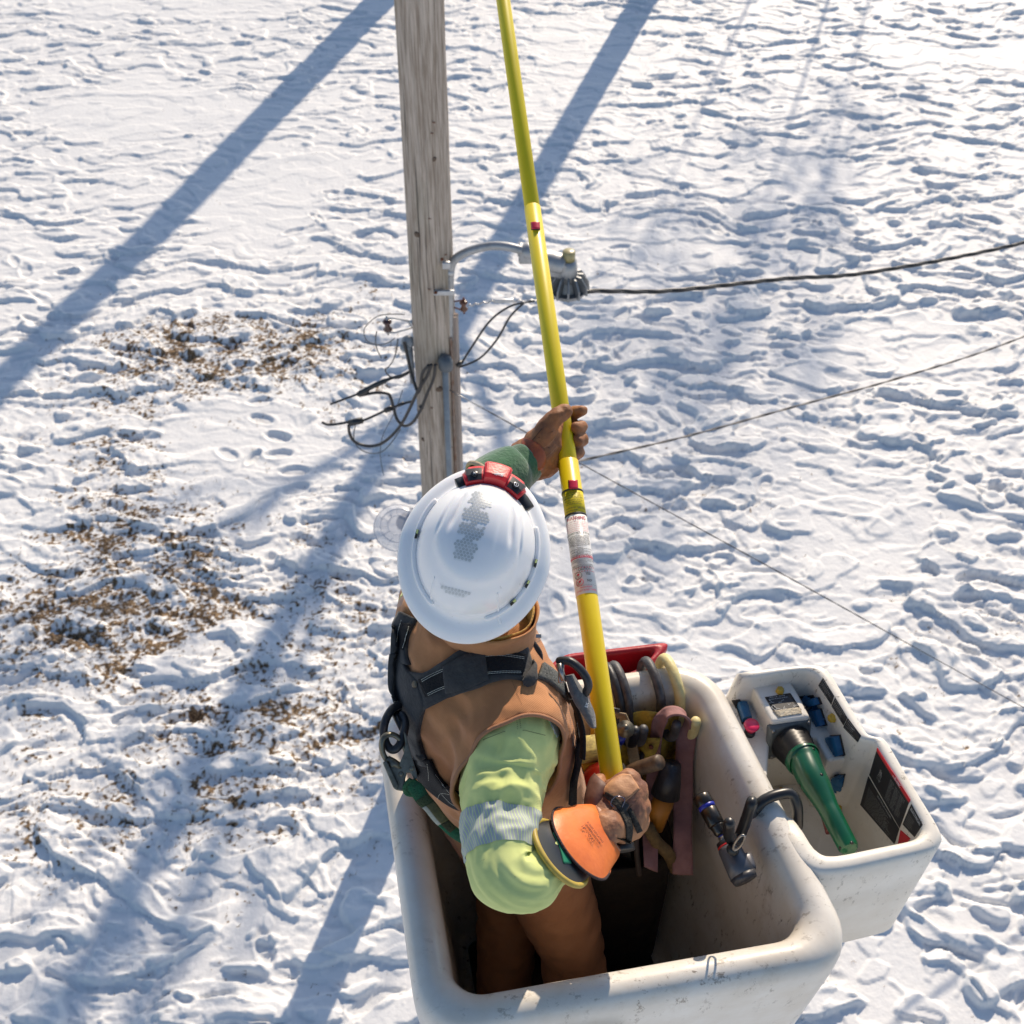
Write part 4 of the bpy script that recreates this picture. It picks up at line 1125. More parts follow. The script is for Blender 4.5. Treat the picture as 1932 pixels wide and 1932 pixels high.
def lines_on(bv, segs, w, out, mb_):
    for (x0, y0, x1, y1) in segs:
        d = Vector((x1 - x0, y1 - y0, 0)); L = d.length; n = Vector((-d.y, d.x, 0)) / max(L, 1e-6) * w
        K = max(1, int(L / 12))
        for k in range(K):
            a = (x0 + (x1 - x0) * k / K, y0 + (y1 - y0) * k / K); c = (x0 + (x1 - x0) * (k + 1) / K, y0 + (y1 - y0) * (k + 1) / K)
            q_ = [cast(bv, a[0] - n.x, a[1] - n.y, out)[0], cast(bv, c[0] - n.x, c[1] - n.y, out)[0], cast(bv, c[0] + n.x, c[1] + n.y, out)[0], cast(bv, a[0] + n.x, a[1] + n.y, out)[0]]
            mb_.add((q_, [(0, 1, 2, 3)]))
b = MB(); lines_on(cbv, [(1458, 1331, 1465, 1337), (1458, 1331, 1455, 1335), (1455, 1335, 1463, 1341), (1463, 1341, 1466, 1337), (1466, 1337, 1476, 1340), (1478, 1336, 1485, 1339), (1480, 1333, 1477, 1341), (1486, 1328, 1488, 1331), (1488, 1331, 1491, 1328), (1495, 1336, 1500, 1333), (1451, 1322, 1456, 1325), (1474, 1323, 1479, 1321)], .3, .0022, b); b.obj("diagram", M_labw, pl)
for (q4, nm) in (([(1381, 1321), (1396, 1319), (1403, 1334), (1388, 1337)], "label"), ([(1508, 1314), (1535, 1311), (1539, 1318), (1512, 1322)], "label")):
    b = MB(); b.add(quad_patch(cbv, q4, .0008, .0008)); lo = b.obj(nm, M_lab, panel)
M_bolt = mat("yellow_bolt", (.62, .40, .04), .5, color2=(.40, .24, .03), vscale=60)
for (x, y, r_) in ((1471, 1305, .010), (1573, 1354, .0105), (1474, 1495, .010), (1581, 1522, .009)):
    p, n = cast(cbv, x, y, 0); b = MB(); b.add(tube([p - n * .001, p + n * .004, p + n * .008, p + n * .012, p + n * .0135], [r_ * 1.1, r_ * 1.1, r_ * .95, r_ * .9, r_ * .7], 6 if y < 1400 else 12)); b.obj("bolt", M_bolt, con, False)
M_blue = mat("blue_switch", (.015, .125, .28), .42, color2=(.012, .09, .20), vscale=40, coat=.1)
def switch(q4, th=.016):
    b = MB(); b.add(quad_patch(cbv, q4, .003, th, 8, 8, bulge=.005)); s = b.obj("switch", M_blue, con, False)
    c = (sum(p[0] for p in q4) / 4, sum(p[1] for p in q4) / 4)
    b = MB(); b.add(quad_patch(cbv, [(c[0] + (p[0] - c[0]) * 1.12, c[1] + (p[1] - c[1]) * 1.12 + 1) for p in q4], .0005, .004)); b.obj("switch_well", M_black, s, False)
switch([(1390, 1334), (1408, 1332), (1417, 1361), (1400, 1364)])
switch([(1515, 1319), (1545, 1315), (1550, 1327), (1519, 1334)])
switch([(1532, 1339), (1550, 1337), (1560, 1366), (1545, 1368)])
switch([(1569, 1388), (1586, 1387), (1594, 1422), (1578, 1424)])
switch([(1575, 1462), (1594, 1460), (1590, 1480), (1573, 1485)])
eb = cast(cbv, 1414, 1384, 0)[0] + Vector((0, 0, .0))
b = MB(); b.add(tube([eb, eb + Vector((0, 0, .028)), eb + Vector((0, 0, .030)), eb + Vector((0, 0, .036)), eb + Vector((0, 0, .041)), eb + Vector((0, 0, .042))], [.009, .012, .017, .0195, .0175, .006], 28)); b.obj("stop_button", mat("pink_red_plastic", (.72, .02, .10), .35, coat=.3), con)
b = MB(); b.add(tube([eb - Vector((0, 0, .002)), eb + Vector((0, 0, .016))], [.014, .013], 20)); b.obj("button_stem", M_black, con)
# joystick
jz = -.10
J = lambda x, y, z=jz: WZ(x, y, ZR + z)
ja = J(1486, 1393, -.115); jb = J(1517, 1436, -.092); jd = (jb - ja).normalized()
b = MB(); c = ja - jd * .0
ju = jd.cross(Vector((0, 0, 1))).normalized(); jv = ju.cross(jd)
b.add(box(c + jd * .002 + jv * .006, ju, jv, jd, .115, .105, .022, .010, 3)); gp = b.obj("gate_plate", mat("grey_plate", (.12, .135, .135), .35, var=.3, vscale=40), con)
b = MB()
for sx_, sy_ in ((-1, 1), (1, 1), (-1, -1), (1, -1)): b.add(cyl(c + ju * .047 * sx_ + jv * (.006 + .042 * sy_) + jd * .010, c + ju * .047 * sx_ + jv * (.006 + .042 * sy_) + jd * .016, .0045))
b.each("screw", M_steel, gp)
prof = []
for k in range(6):
    t_ = k / 5; r_ = .052 - .009 * t_
    prof += [(.014 + .055 * t_, r_ - .006), (.019 + .055 * t_, r_)]
b = MB(); b.add(tube([c + jd * a_ for a_, _ in prof] + [c + jd * .080], [r_ for _, r_ in prof] + [.03], 32)); bo = b.obj("bellows", mat("bellows_rubber", (.012, .012, .014), .42), con)
jh = thing
hp = [c + jd * .066, c + jd * .074, c + jd * .082, c + jd * .09, J(1529, 1462, -.085), J(1540, 1482, -.085), J(1551, 1502, -.085), J(1562, 1524, -.085), J(1573, 1545, -.085), J(1590, 1578, -.09), J(1601, 1599, -.095), J(1603, 1603, -.095)]
hr = [.040, .047, .046, .040, .038, .036, .031, .0265, .0255, .025, .0245, .016]
pth = catmull(hp, 5)
rr = []
for i in range(len(pth)):
    x = i / 5; k = min(len(hr) - 2, int(x)); rr.append(hr[k] + (hr[k + 1] - hr[k]) * (x - k))
b = MB(); b.add(tube(pth, rr, 28, flat=.95)); hn = b.obj("joystick_handle", mat("green_plastic", (.003, .095, .038), .30, color2=(.003, .065, .035), vscale=10, coat=.35), con)
b = MB(); hbv = bvh_of(hn)
for (x, y) in ((1550, 1461), (1509, 1481), (1607, 1590), (1585, 1600), (1535, 1413)):
    p, n = cast(hbv, x, y, 0); b.add(cyl(p - n * .001, p + n * .0006, .0042, n=12))
b.each("screw_hole", M_black, hn)
b = MB(); b.add(tube([p + Vector((.004, .0, -.030)) for p in catmull([J(1541, 1500), J(1556, 1530), J(1565, 1560)], 5)], .007, 10)); b.obj("trigger", mat("dark_red", (.10, .01, .01), .5), hn)
# stickers on the inner right wall
def tri_decal(name, q4, parent=con, m=M_lab, out=.0012, n=(12, 12)):
    b = MB(); b.add(quad_patch(cbv, q4, out, .0006, *n)); return b.obj(name, m, parent, False)
M_fine = mat("fine_print", (.33, .33, .32), .5)
def small_lines(q4, rows, parent, cols=1, w=.28, m=M_fine, seed=1, fill=(.55, 1.0), mar=.07):
    rs = random.Random(seed); b = MB()
    for i in range(rows):
        v = mar + (1 - 2 * mar) * (i + .5) / rows
        for c_ in range(cols):
            u0 = mar + (1 - 2 * mar) * c_ / cols; u1 = u0 + (1 - 2 * mar) / cols * rs.uniform(*fill) * .94
            u = u0
            while u < u1:
                l = rs.uniform(.03, .11); a = bil(q4, u, v); e = bil(q4, min(u1, u + l), v)
                lines_on(cbv, [(a[0], a[1], e[0], e[1])], w, .0026, b); u += l + .018
    b.obj("fine_print", m, parent, False)
for q4, sd_ in (([(1553, 1279), (1574, 1313), (1569, 1329), (1545, 1293)], 1), ([(1576, 1316), (1599, 1354), (1592, 1368), (1570, 1332)], 2), ([(1600, 1355), (1625, 1388), (1619, 1400), (1592, 1372)], 3)):
    d = tri_decal("warning_sticker", q4); small_lines(q4, 5, d, 1, .22, seed=sd_)
S1 = [(1655, 1415), (1716, 1512), (1698, 1562), (1641, 1462)]
d = tri_decal("instruction_sticker", S1, n=(16, 16))
small_lines([bil(S1, .45, .08), bil(S1, .97, .06), bil(S1, .97, .9), bil(S1, .45, .95)], 18, d, 3, .2, seed=5)
b = MB(); sk = [bil(S1, .06, .2), bil(S1, .40, .2), bil(S1, .40, .85), bil(S1, .06, .85)]
rs_ = random.Random(3)
seg_ = []
for k in range(24):
    a = bil(sk, .35 + .3 * rs_.random(), .2 + .6 * rs_.random()); e = bil(sk, .3 + .5 * rs_.random(), .1 + .8 * rs_.random())
    seg_.append((a[0], a[1], a[0] + (e[0] - a[0]) * .6, a[1] + (e[1] - a[1]) * .6))
lines_on(cbv, seg_, .25, .0026, b); b.obj("diagram", M_fine, d, False)
S2 = [(1639, 1465), (1697, 1564), (1688, 1592), (1624, 1518)]
d = tri_decal("hazard_sticker", S2, n=(16, 12)); small_lines([bil(S2, .02, .14), bil(S2, .98, .16), bil(S2, .98, .96), bil(S2, .02, .96)], 11, d, 1, .26, seed=7, fill=(.7, 1))
def along(q4, v, s, u, h, m, name, parent, mb_=None, off=.0028):
    a = bil(q4, 0, v); e = bil(q4, 1, v); d_ = Vector((e[0] - a[0], e[1] - a[1], 0)).normalized()
    f0 = bil(q4, u, 0); f1 = bil(q4, u, 1); up = Vector((f0[0] - f1[0], f0[1] - f1[1], 0)).normalized()
    b = mb_ or MB(); b.add(text_on(cbv, s, bil(q4, u, v), (d_.x, d_.y), (up.x, up.y), h, off))
    return b if mb_ else b.obj(name, m, parent, False)
along(S2, .07, "ELECTRICAL HAZARD", .55, 5.0, M_labw, "heading", d)
S3 = [(1720, 1517), (1741, 1556), (1726, 1579), (1704, 1555)]
d = tri_decal("electrical_sticker", S3); small_lines([bil(S3, .05, .3), bil(S3, .95, .3), bil(S3, .95, .95), bil(S3, .05, .95)], 6, d, 1, .25, seed=8)
along(S3, .13, "ELECTRICAL", .52, 6.5, M_labw, "heading", d)
RB = [(1656, 1411), (1718, 1509), (1716, 1514), (1655, 1417)]
M_redlab = mat("red_label", (.55, .01, .02), .4)
d = tri_decal("warning_strip", RB, m=M_redlab, out=.0022); along(RB, .5, "WARNING", .62, 5.5, M_labw, "heading", d, off=.0042)
d = tri_decal("danger_sticker", [(1700, 1566), (1718, 1582), (1713, 1588), (1695, 1592)], m=M_redlab)
# ================================================================== THE WORKER
rv = Vector((.595, -.803, 0)).normalized(); fv = Vector((.803, .595, 0)).normalized(); zv = Vector((0, 0, 1))
person = thing("person", (0.0, 1.36, ZR - 1.05), "worker seen from above and behind, in brown vest and lime sleeves, gripping the yellow stick", "person")
SR = W(975, 1385, 2.24); SL = W(800, 1150, 2.40)
ER = W(950, 1650, 2.10); EL = W(868, 968, 2.58)
WR_ = W(1128, 1572, 2.20); WL_ = W(1000, 868, 2.66)
HR = W(1170, 1520, 2.30); HL = W(1035, 838, 2.68)
HEADC = W(905, 1040, 2.19)
NECK = Vector((-.080, 1.455, 6.70))
SPINE = [(6.02, -.00, 1.38), (6.2, -.02, 1.37), (6.42, -.05, 1.36), (6.62, -.075, 1.395), (6.74, -.085, 1.455)]
def spine(z):
    for i in range(len(SPINE) - 1):
        if z <= SPINE[i + 1][0] or i == len(SPINE) - 2:
            t_ = (z - SPINE[i][0]) / (SPINE[i + 1][0] - SPINE[i][0])
            return Vector((SPINE[i][1] + (SPINE[i + 1][1] - SPINE[i][1]) * t_, SPINE[i][2] + (SPINE[i + 1][2] - SPINE[i][2]) * t_, z))
M_skin = mat("skin", (.52, .30, .21), .5, var=.2, vscale=20, sss=.1)
# ---- body: one continuous surface
mb = MB()
FLZ = ZR - 1.055
def torso_rings(sec, n=40):
    return [[spine(z) + rv * (a_ * math.cos(t_)) + fv * (b_ * math.sin(t_)) for t_ in [2 * math.pi * k / n for k in range(n)]] for z, a_, b_ in sec]
mb.add(loft(torso_rings([(5.98, .14, .11), (6.1, .15, .12), (6.3, .14, .11), (6.5, .17, .12), (6.62, .15, .11), (6.70, .08, .07)]), True, True))
mb.add(capsule(spine(6.6), SR, .07, .06)); mb.add(capsule(SR, ER, .055, .042)); mb.add(capsule(ER, HR.lerp(ER, .2), .042, .03))
mb.add(capsule(spine(6.6), SL, .07, .06)); mb.add(capsule(SL, EL, .055, .042)); mb.add(capsule(EL, HL.lerp(EL, .2), .042, .03))
mb.add(capsule(NECK - zv * .04, HEADC - zv * .05, .06, .058))
hup = (CAM - HEADC).normalized(); hfw = (fv * .3 + Vector((0.25, .9, .35))).normalized()
mb.add(ellipsoid(HEADC, .078, .095, .10)); mb.add(ellipsoid(HEADC + hfw * .045 - zv * .06, .055, .055, .06))
mb.add(capsule(HEADC + hfw * .09 - zv * .02, HEADC + hfw * .112 - zv * .04, .012, .014))
for s_ in (-1, 1):
    side = hfw.cross(zv).normalized() * s_
    mb.add(ellipsoid(HEADC + side * .078 - zv * .02, .012, .022, .034))
hipR, hipL = spine(6.0) + rv * .09, spine(6.0) - rv * .09
ftR, ftL = Vector((.20, 1.12, FLZ + .10)), Vector((-.02, 1.26, FLZ + .10))
knR, knL = hipR.lerp(ftR, .5) + fv * .03, hipL.lerp(ftL, .5) + fv * .03
for h_, k_, f_ in ((hipR, knR, ftR), (hipL, knL, ftL)):
    mb.add(capsule(h_, k_, .085, .055)); mb.add(capsule(k_, f_, .055, .038)); mb.add(capsule(f_ - zv * .05, f_ - zv * .055 + fv * .14, .038, .032))
v_, f_ = remeshed(mb, .011, 8)
b = MB(); b.add((v_, f_)); b.obj("body", M_skin, person)
for s_ in (-1, 1):
    side = hfw.cross(zv).normalized() * s_
    b = MB(); b.add(ellipsoid(HEADC + hfw * .082 + side * .031 - zv * .012, .012, .012, .012)); b.obj("eye", mat("eye", (.6, .6, .6), .2), person)
b = MB(); b.add(tube([HEADC + hfw * .098 - zv * .085 + hfw.cross(zv) * s_ for s_ in (-.025, -.01, .01, .025)], .006, 8)); b.obj("mouth", mat("lips", (.35, .12, .10), .5), person)
# ---- trousers and boots
M_duck = mat("brown_duck", (.52, .235, .095), .85, color2=(.41, .17, .065), vscale=11, bump=.9, bscale=20, weave=.5, sheen=.15)
M_duck2 = mat("brown_duck_trousers", (.36, .165, .08), .85, color2=(.28, .12, .055), vscale=8, bump=.4, bscale=40, weave=.5)
mb = MB()
mb.add(loft(torso_rings([(5.92, .17, .13), (6.0, .185, .15), (6.12, .18, .15), (6.2, .175, .145)]), True, True))
for h_, k_, f_ in ((hipR, knR, ftR), (hipL, knL, ftL)):
    mb.add(capsule(h_ - zv * .02, k_, .115, .085)); mb.add(capsule(k_, f_, .085, .078))
v_, f_ = remeshed(mb, .010, 8)
nn = vnormals(v_, f_)
v_ = [p + n * (.009 * mnoise.noise(Vector((p.x * 9, p.y * 9, p.z * 16))) + .004 * mnoise.noise(p * 30)) for p, n in zip(v_, nn)]
b = MB(); b.add((v_, f_)); b.obj("trousers", M_duck2, person)
for f_ in (ftR, ftL):
    b = MB(); rr = remeshed(MB().add(capsule(f_ + zv * .05, f_ - zv * .03, .06, .05)).add(capsule(f_ - zv * .055, f_ - zv * .06 + fv * .15, .046, .040)), .008, 5); b.add(rr); b.obj("boot", mat("boot_leather", (.10, .05, .025), .6, var=.4, vscale=20), person)

# ---- vest
mb = MB()
mb.add(loft(torso_rings([(6.03, .195, .160), (6.08, .200, .168), (6.18, .203, .172), (6.3, .205, .17), (6.42, .212, .168), (6.53, .208, .160), (6.61, .185, .142), (6.67, .14, .115), (6.71, .085, .085)]), True, True))
ACEN = W(962, 1405, 2.25)
mb.add(capsule(spine(6.6) + rv * .05, SR + Vector((0, 0, -.01)), .10, .098))
mb.add(ellipsoid(ACEN, .112, .112, .115)); mb.add(capsule(SR, W(950, 1480, 2.22), .10, .102))
mb.add(capsule(spine(6.6) - rv * .03, SL.lerp(spine(6.62), .12), .095, .074)); mb.add(capsule(SL.lerp(spine(6.62), .12), SL.lerp(EL, .22), .072, .062))
v_, f_ = remeshed(mb, .008, 10)
nn = vnormals(v_, f_)
def wr(p):
    a = Vector((p.x * 7 + 2 * mnoise.noise(p * 5), p.y * 7, p.z * 12))
    w = abs(mnoise.noise(a)) ; w2 = abs(mnoise.noise(p * 17 + Vector((3, 1, 7))))
    w3 = abs(mnoise.noise(Vector((p.x * 16 + p.z * 14, p.y * 16, p.z * 6)))); return .016 * (.28 - w) + .006 * (.25 - w2) + .007 * (.2 - w3)
v_ = [p + n * wr(p) for p, n in zip(v_, nn)]
# armhole: cut open where the sleeve comes out
A1, A2, A3 = W(866, 1478, 2.20), W(962, 1344, 2.15), W(1066, 1400, 2.22)
an_ = (A2 - A1).cross(A3 - A1).normalized()
if an_.dot(W(945, 1500, 2.1) - A1) < 0: an_ = -an_
armc = (A1 + A3) * .5
def cutf(p):
    d = (p - A2).dot(an_) + .05 * ((p - armc).length - .10)
    return d > 0 and (p - armc).length < .24 and (p - ER).length < .36
kill = [cutf(p) for p in v_]
f_ = [q_ for q_ in f_ if not all(kill[i] for i in q_)]
used = sorted({i for q_ in f_ for i in q_}); mp_ = {o_: n_ for n_, o_ in enumerate(used)}
v_ = [v_[i] for i in used]; f_ = [tuple(mp_[i] for i in q_) for q_ in f_]
def boundary(v, f):
    cnt = {}
    for q_ in f:
        for i in range(len(q_)):
            a, c = q_[i], q_[(i + 1) % len(q_)]; cnt[(a, c)] = cnt.get((a, c), 0) + 1
    nx = {a: c for (a, c) in cnt if (c, a) not in cnt}
    loops = []; seen = set()
    for s in nx:
        if s in seen: continue
        lp = [s]; seen.add(s); c = nx[s]
        while c != s and c in nx and c not in seen: lp.append(c); seen.add(c); c = nx[c]
        loops.append(lp)
    return sorted(loops, key=len, reverse=True)
lps = boundary(v_, f_)
for _ in range(14):
    for lp in lps:
        new = [(v_[lp[i - 1]] + v_[lp[(i + 1) % len(lp)]]) * .25 + v_[lp[i]] * .5 for i in range(len(lp))]
        for i, p in zip(lp, new): v_[i] = p
b = MB(); b.add((v_, f_)); vest = b.obj("vest", M_duck, person)
md = vest.modifiers.new("s", 'SOLIDIFY'); md.thickness = .005; md.offset = -1
if lps:
    lp = [v_[i] for i in lps[0]]
    b = MB(); b.add(tube(lp[::2], .0042, 8, closed=True)); b.obj("armhole_binding", mat("binding", (.36, .17, .09), .85, bump=.5, bscale=120), vest)
vbv = bvh_of(vest)
print("VEST", len(v_), "loops", [len(l) for l in lps][:4])

# ---- sleeves (parametric so cloth folds run around the arm)
def sleeve(pts, rad, nU=72, seg=26, seed=0, amp=.008, freq=16.0, flat=.94):
    pth = catmull(pts, seg)
    rr = []
    for i in range(len(pth)):
        x = i / seg; k = min(len(rad) - 2, int(x)); u = x - k; u = u * u * (3 - 2 * u); rr.append(rad[k] * (1 - u) + rad[k + 1] * u)
    fr = frames(pth, up=(0, 0, 1))
    rings = []; L = 0; Ls = []
    for i, p in enumerate(pth):
        if i: L += (p - pth[i - 1]).length
        Ls.append(L); ring_ = []
        for k in range(nU):
            a = 2 * math.pi * k / nU
            c = Vector((math.cos(a) * 1.3, math.sin(a) * 1.3, L * freq + .55 * math.sin(a + seed)))
            f0 = 1 - abs(mnoise.noise(c + Vector((seed, 0, 0)))) * 2.6
            f1 = 1 - abs(mnoise.noise(c * 2.1 + Vector((0, seed, 5)))) * 2.6
            dsp = amp * (.85 * max(-.7, f0) * (.6 + .4 * math.sin(a * 2 + L * 9)) + .40 * max(-.6, f1)) - amp * .3
            r_ = rr[i] + dsp * (min(1.0, rr[i] / .075) ** 2)
            ring_.append(p + fr[i][1] * (math.cos(a) * r_) + fr[i][2] * (math.sin(a) * r_ * flat))
        rings.append(ring_)
    return rings, Ls, pth, fr, rr
M_lime = mat("lime_cloth", (.70, .76, .29), .85, color2=(.60, .67, .24), vscale=9, bump=.7, bscale=26, weave=.3, sheen=.1)
add_scuffs(M_lime, 60, (.12, .14, .05), .5, (.64, .70))
rings, Ls, pth, fr, rr = sleeve([W(985, 1355, 2.30), W(968, 1400, 2.245), W(950, 1470, 2.21), W(945, 1550, 2.16), W(950, 1640, 2.10), W(990, 1664, 2.095), W(1040, 1624, 2.14), W(1076, 1600, 2.165)], [.080, .098, .089, .081, .067, .060, .050, .034], seed=2, amp=.012, freq=13.0)
b = MB(); b.add(loft(rings, True, False)); slv = b.obj("sleeve", M_lime, person)
# reflective band printed round the upper arm
i0 = min(range(len(pth)), key=lambda i: (pth[i] - W(946, 1543, 2.165)).length); i1 = min(range(len(pth)), key=lambda i: (pth[i] - W(950, 1612, 2.11)).length)
bd = []
for i in range(i0, i1 + 1):
    row = []
    for k in range(72):
        c = rings[i][k]; d = (c - pth[i]).normalized(); row.append(c + d * .0012)
    bd.append(row)
m = bpy.data.materials.new("reflective_silver"); m.use_nodes = True; nt = m.node_tree; N = nt.nodes; L_ = nt.links; bs = N['Principled BSDF']
uvn = N.new('ShaderNodeTexCoord'); sx = N.new('ShaderNodeSeparateXYZ'); L_.new(uvn.outputs['UV'], sx.inputs[0])
ma = N.new('ShaderNodeMath'); ma.operation = 'MULTIPLY'; ma.inputs[1].default_value = 74; L_.new(sx.outputs['X'], ma.inputs[0])
mb2 = N.new('ShaderNodeMath'); mb2.operation = 'MULTIPLY_ADD'; mb2.inputs[1].default_value = 2.2; L_.new(sx.outputs['Y'], mb2.inputs[0]); L_.new(ma.outputs[0], mb2.inputs[2])
fr_ = N.new('ShaderNodeMath'); fr_.operation = 'FRACT'; L_.new(mb2.outputs[0], fr_.inputs[0])
gt = N.new('ShaderNodeMath'); gt.operation = 'GREATER_THAN'; gt.inputs[1].default_value = .80; L_.new(fr_.outputs[0], gt.inputs[0])
mx = N.new('ShaderNodeMix'); mx.data_type = 'RGBA'; mx.inputs['A'].default_value = (.40, .43, .45, 1); mx.inputs['B'].default_value = (.58, .72, .28, 1); L_.new(gt.outputs[0], mx.inputs['Factor']); L_.new(mx.outputs['Result'], bs.inputs['Base Color']); bs.inputs['Roughness'].default_value = .7; bs.inputs['Metallic'].default_value = 0.0; bs.inputs['Specular IOR Level'].default_value = .3
M_refl = m
b = MB(); b.add(loft(bd)); b.obj("reflective_band", M_refl, slv)
# stitched seam over the shoulder cap
slbv = bvh_of(slv)
M_seam = mat("seam_thread", (.20, .20, .08), .8)
def stitch(bv, pts, name, m, parent, w=.45, dash=3.0, gap=1.6, out=.0012, dd=None):
    P = catmull([Vector((x, y, 0)) for x, y in pts], 16); b = MB(); acc = 0; seg = []; cur = None
    d = [0]
    for i in range(1, len(P)): d.append(d[-1] + (P[i] - P[i - 1]).length)
    def at(s):
        for i in range(1, len(P)):
            if d[i] >= s: t_ = (s - d[i - 1]) / max(1e-6, d[i] - d[i - 1]); return P[i - 1].lerp(P[i], t_)
        return P[-1]
    s = 0
    while s < d[-1] - dash:
        a, c = at(s), at(s + dash); n = Vector((-(c - a).y, (c - a).x, 0)).normalized() * w
        q_ = [cast(bv, a.x - n.x, a.y - n.y, out, dd)[0], cast(bv, c.x - n.x, c.y - n.y, out, dd)[0], cast(bv, c.x + n.x, c.y + n.y, out, dd)[0], cast(bv, a.x + n.x, a.y + n.y, out, dd)[0]]
        b.add((q_, [(0, 1, 2, 3)])); s += dash + gap
    return b.obj(name, m, parent, False)
stitch(slbv, [(868, 1460), (885, 1425), (925, 1388), (980, 1378), (1020, 1384), (1045, 1398)], "seam", M_seam, slv, .5, 40, 0)
stitch(slbv, [(966, 1340), (973, 1352), (977, 1378)], "seam", M_seam, slv, .4, 2.5, 1.5)
stitch(slbv, [(972, 1338), (979, 1352), (983, 1378)], "seam", M_seam, slv, .4, 2.5, 1.5)
# silver tape inside the armhole
b = MB(); b.add(strip_patch(slbv, [(1022, 1338), (1040, 1370), (1050, 1392)], [(1034, 1342), (1052, 1368), (1054, 1388)], .001, .001, 6, 10)); b.obj("reflective_band", M_refl, slv)
# left sleeve
rings, Ls, pth, fr, rr = sleeve([SL + zv * .0, SL.lerp(EL, .4), W(858, 985, 2.56), W(880, 945, 2.60), W(935, 912, 2.63)], [.06, .06, .062, .062, .058], seed=7)
b = MB(); b.add(loft(rings, True, False)); slv2 = b.obj("sleeve", M_lime, person)
# hood / balaclava in lime
mb = MB(); mb.add(ellipsoid(HEADC, .105, .118, .122)); mb.add(capsule(HEADC - zv * .06, NECK, .084, .080))
v2, f2 = remeshed(mb, .009, 6); nn = vnormals(v2, f2)
kp = [(p - HEADC).normalized().dot(hfw) < .72 or p.z < HEADC.z - .12 for p in v2]
f2 = [q_ for q_ in f2 if all(kp[i] for i in q_)]
v2 = [p + n * .006 * mnoise.noise(p * 22) for p, n in zip(v2, nn)]
b = MB(); b.add((v2, f2)); hood = b.obj("hood", M_lime, person); md = hood.modifiers.new("s", 'SOLIDIFY'); md.thickness = .003
# vest collar: brown outside, mustard corduroy lining
M_must = mat("mustard_lining", (.50, .27, .05), .9, color2=(.38, .19, .03), vscale=60, bump=.9, bscale=160, sheen=.3)
NC = NECK + Vector((.012, -.02, .0))
def colr(k, r_, z_, lean=0): 
    a = 2 * math.pi * k / 48
    d = rv * math.cos(a) + fv * math.sin(a)
    op = math.sin(a)                              # + = front
    rr_ = (r_ - .046 + .030 * max(0, d.dot(Vector((.93, -.25, 0)))) ** 1.5)
    return NC + d * rr_ + zv * (z_ - .03 * max(0, op) + .012 * mnoise.noise(Vector((math.cos(a) * 2, math.sin(a) * 2, z_ * 20))))
for nm, mm, o_ in (("collar", M_duck, .004), ("collar_lining", M_must, -.002)):
    rg = [[colr(k, .138 + o_, -.045) for k in range(48)], [colr(k, .128 + o_, -.01) for k in range(48)], [colr(k, .128 + o_, .03) for k in range(48)], [colr(k, .134 + o_, .062) for k in range(48)]]
    b = MB(); b.add(loft(rg)); o = b.obj(nm, mm, person); md = o.modifiers.new("s", 'SOLIDIFY'); md.thickness = .003 if nm == "collar_lining" else .004; md.offset = 1 if nm == "collar" else -1
# seam on the vest
M_bseam = mat("brown_thread", (.16, .07, .03), .8)
stitch(vbv, [(966, 1285), (976, 1310), (985, 1330)], "seam", M_bseam, vest, .35, 2.5, 1.0)
stitch(vbv, [(796, 1185), (788, 1215), (784, 1250), (782, 1275)], "seam", mat("light_thread", (.50, .26, .12), .8), vest, .3, 2.5, 1.2)
zp, zn = cast(vbv, 1030, 1197, .01)
b = MB(); b.add(box(W(1010, 1200, 2.3), RT, (FW * .3 + UPC * -.2 + RT * .2).normalized(), UPC, .024, .003, .008, .001)); b.obj("zip_pull", M_steel, vest)

# ------------------------------------------------------------------ gloves
M_leather = mat("brown_leather", (.36, .145, .05), .62, color2=(.17, .065, .028), vscale=16, bump=1.0, bscale=45, ramp=(.32, .62), rvar=.12)
M_leather2 = mat("tan_leather", (.42, .19, .085), .6, color2=(.13, .05, .035), vscale=13, bump=1.2, bscale=42, ramp=(.30, .56), rvar=.14)
M_patch = mat("russet_leather", (.40, .10, .03), .42, color2=(.26, .06, .025), vscale=20, bump=.4, bscale=90)
def chain(mb_, pts, rad):
    pts = [W(*p) for p in pts]
    for i in range(len(pts) - 1): mb_.add(capsule(pts[i], pts[i + 1], rad[i], rad[i + 1], 14))
def glove_mesh(mb_, vox=.0030, sm=6, amp=.0020):
    v, f = remeshed(mb_, vox, sm, .6); nn = vnormals(v, f)
    return [p + n * (amp * mnoise.noise(p * 70) + amp * 1.2 * (.3 - abs(mnoise.noise(p * 38 + Vector((2, 9, 4)))))) for p, n in zip(v, nn)], f
# left hand, raised: palm left of the stick, thumb across its front, fingers round the back
mb = MB()
chain(mb, [(1000, 868, 2.66), (1015, 850, 2.67), (1030, 838, 2.68)], [.042, .043, .040])
chain(mb, [(1012, 838, 2.66), (1034, 818, 2.675), (1048, 806, 2.70)], [.034, .033, .022])
chain(mb, [(1004, 872, 2.68), (1024, 870, 2.69), (1044, 858, 2.71)], [.046, .043, .026]); chain(mb, [(992, 864, 2.67), (1018, 852, 2.67)], [.046, .044])
chain(mb, [(1024, 838, 2.69), (1046, 832, 2.71)], [.036, .028])
chain(mb, [(1018, 832, 2.65), (1032, 806, 2.64), (1050, 786, 2.635), (1066, 775, 2.64)], [.029, .0245, .0215, .0185])       # thumb
chain(mb, [(1040, 812, 2.71), (1058, 795, 2.748), (1080, 780, 2.745), (1098, 775, 2.725)], [.020, .018, .0175, .0145])     # index
chain(mb, [(1044, 825, 2.715), (1066, 816, 2.755), (1086, 809, 2.745), (1096, 805, 2.715), (1088, 807, 2.695)], [.0195, .0175, .0172, .0165, .0145])
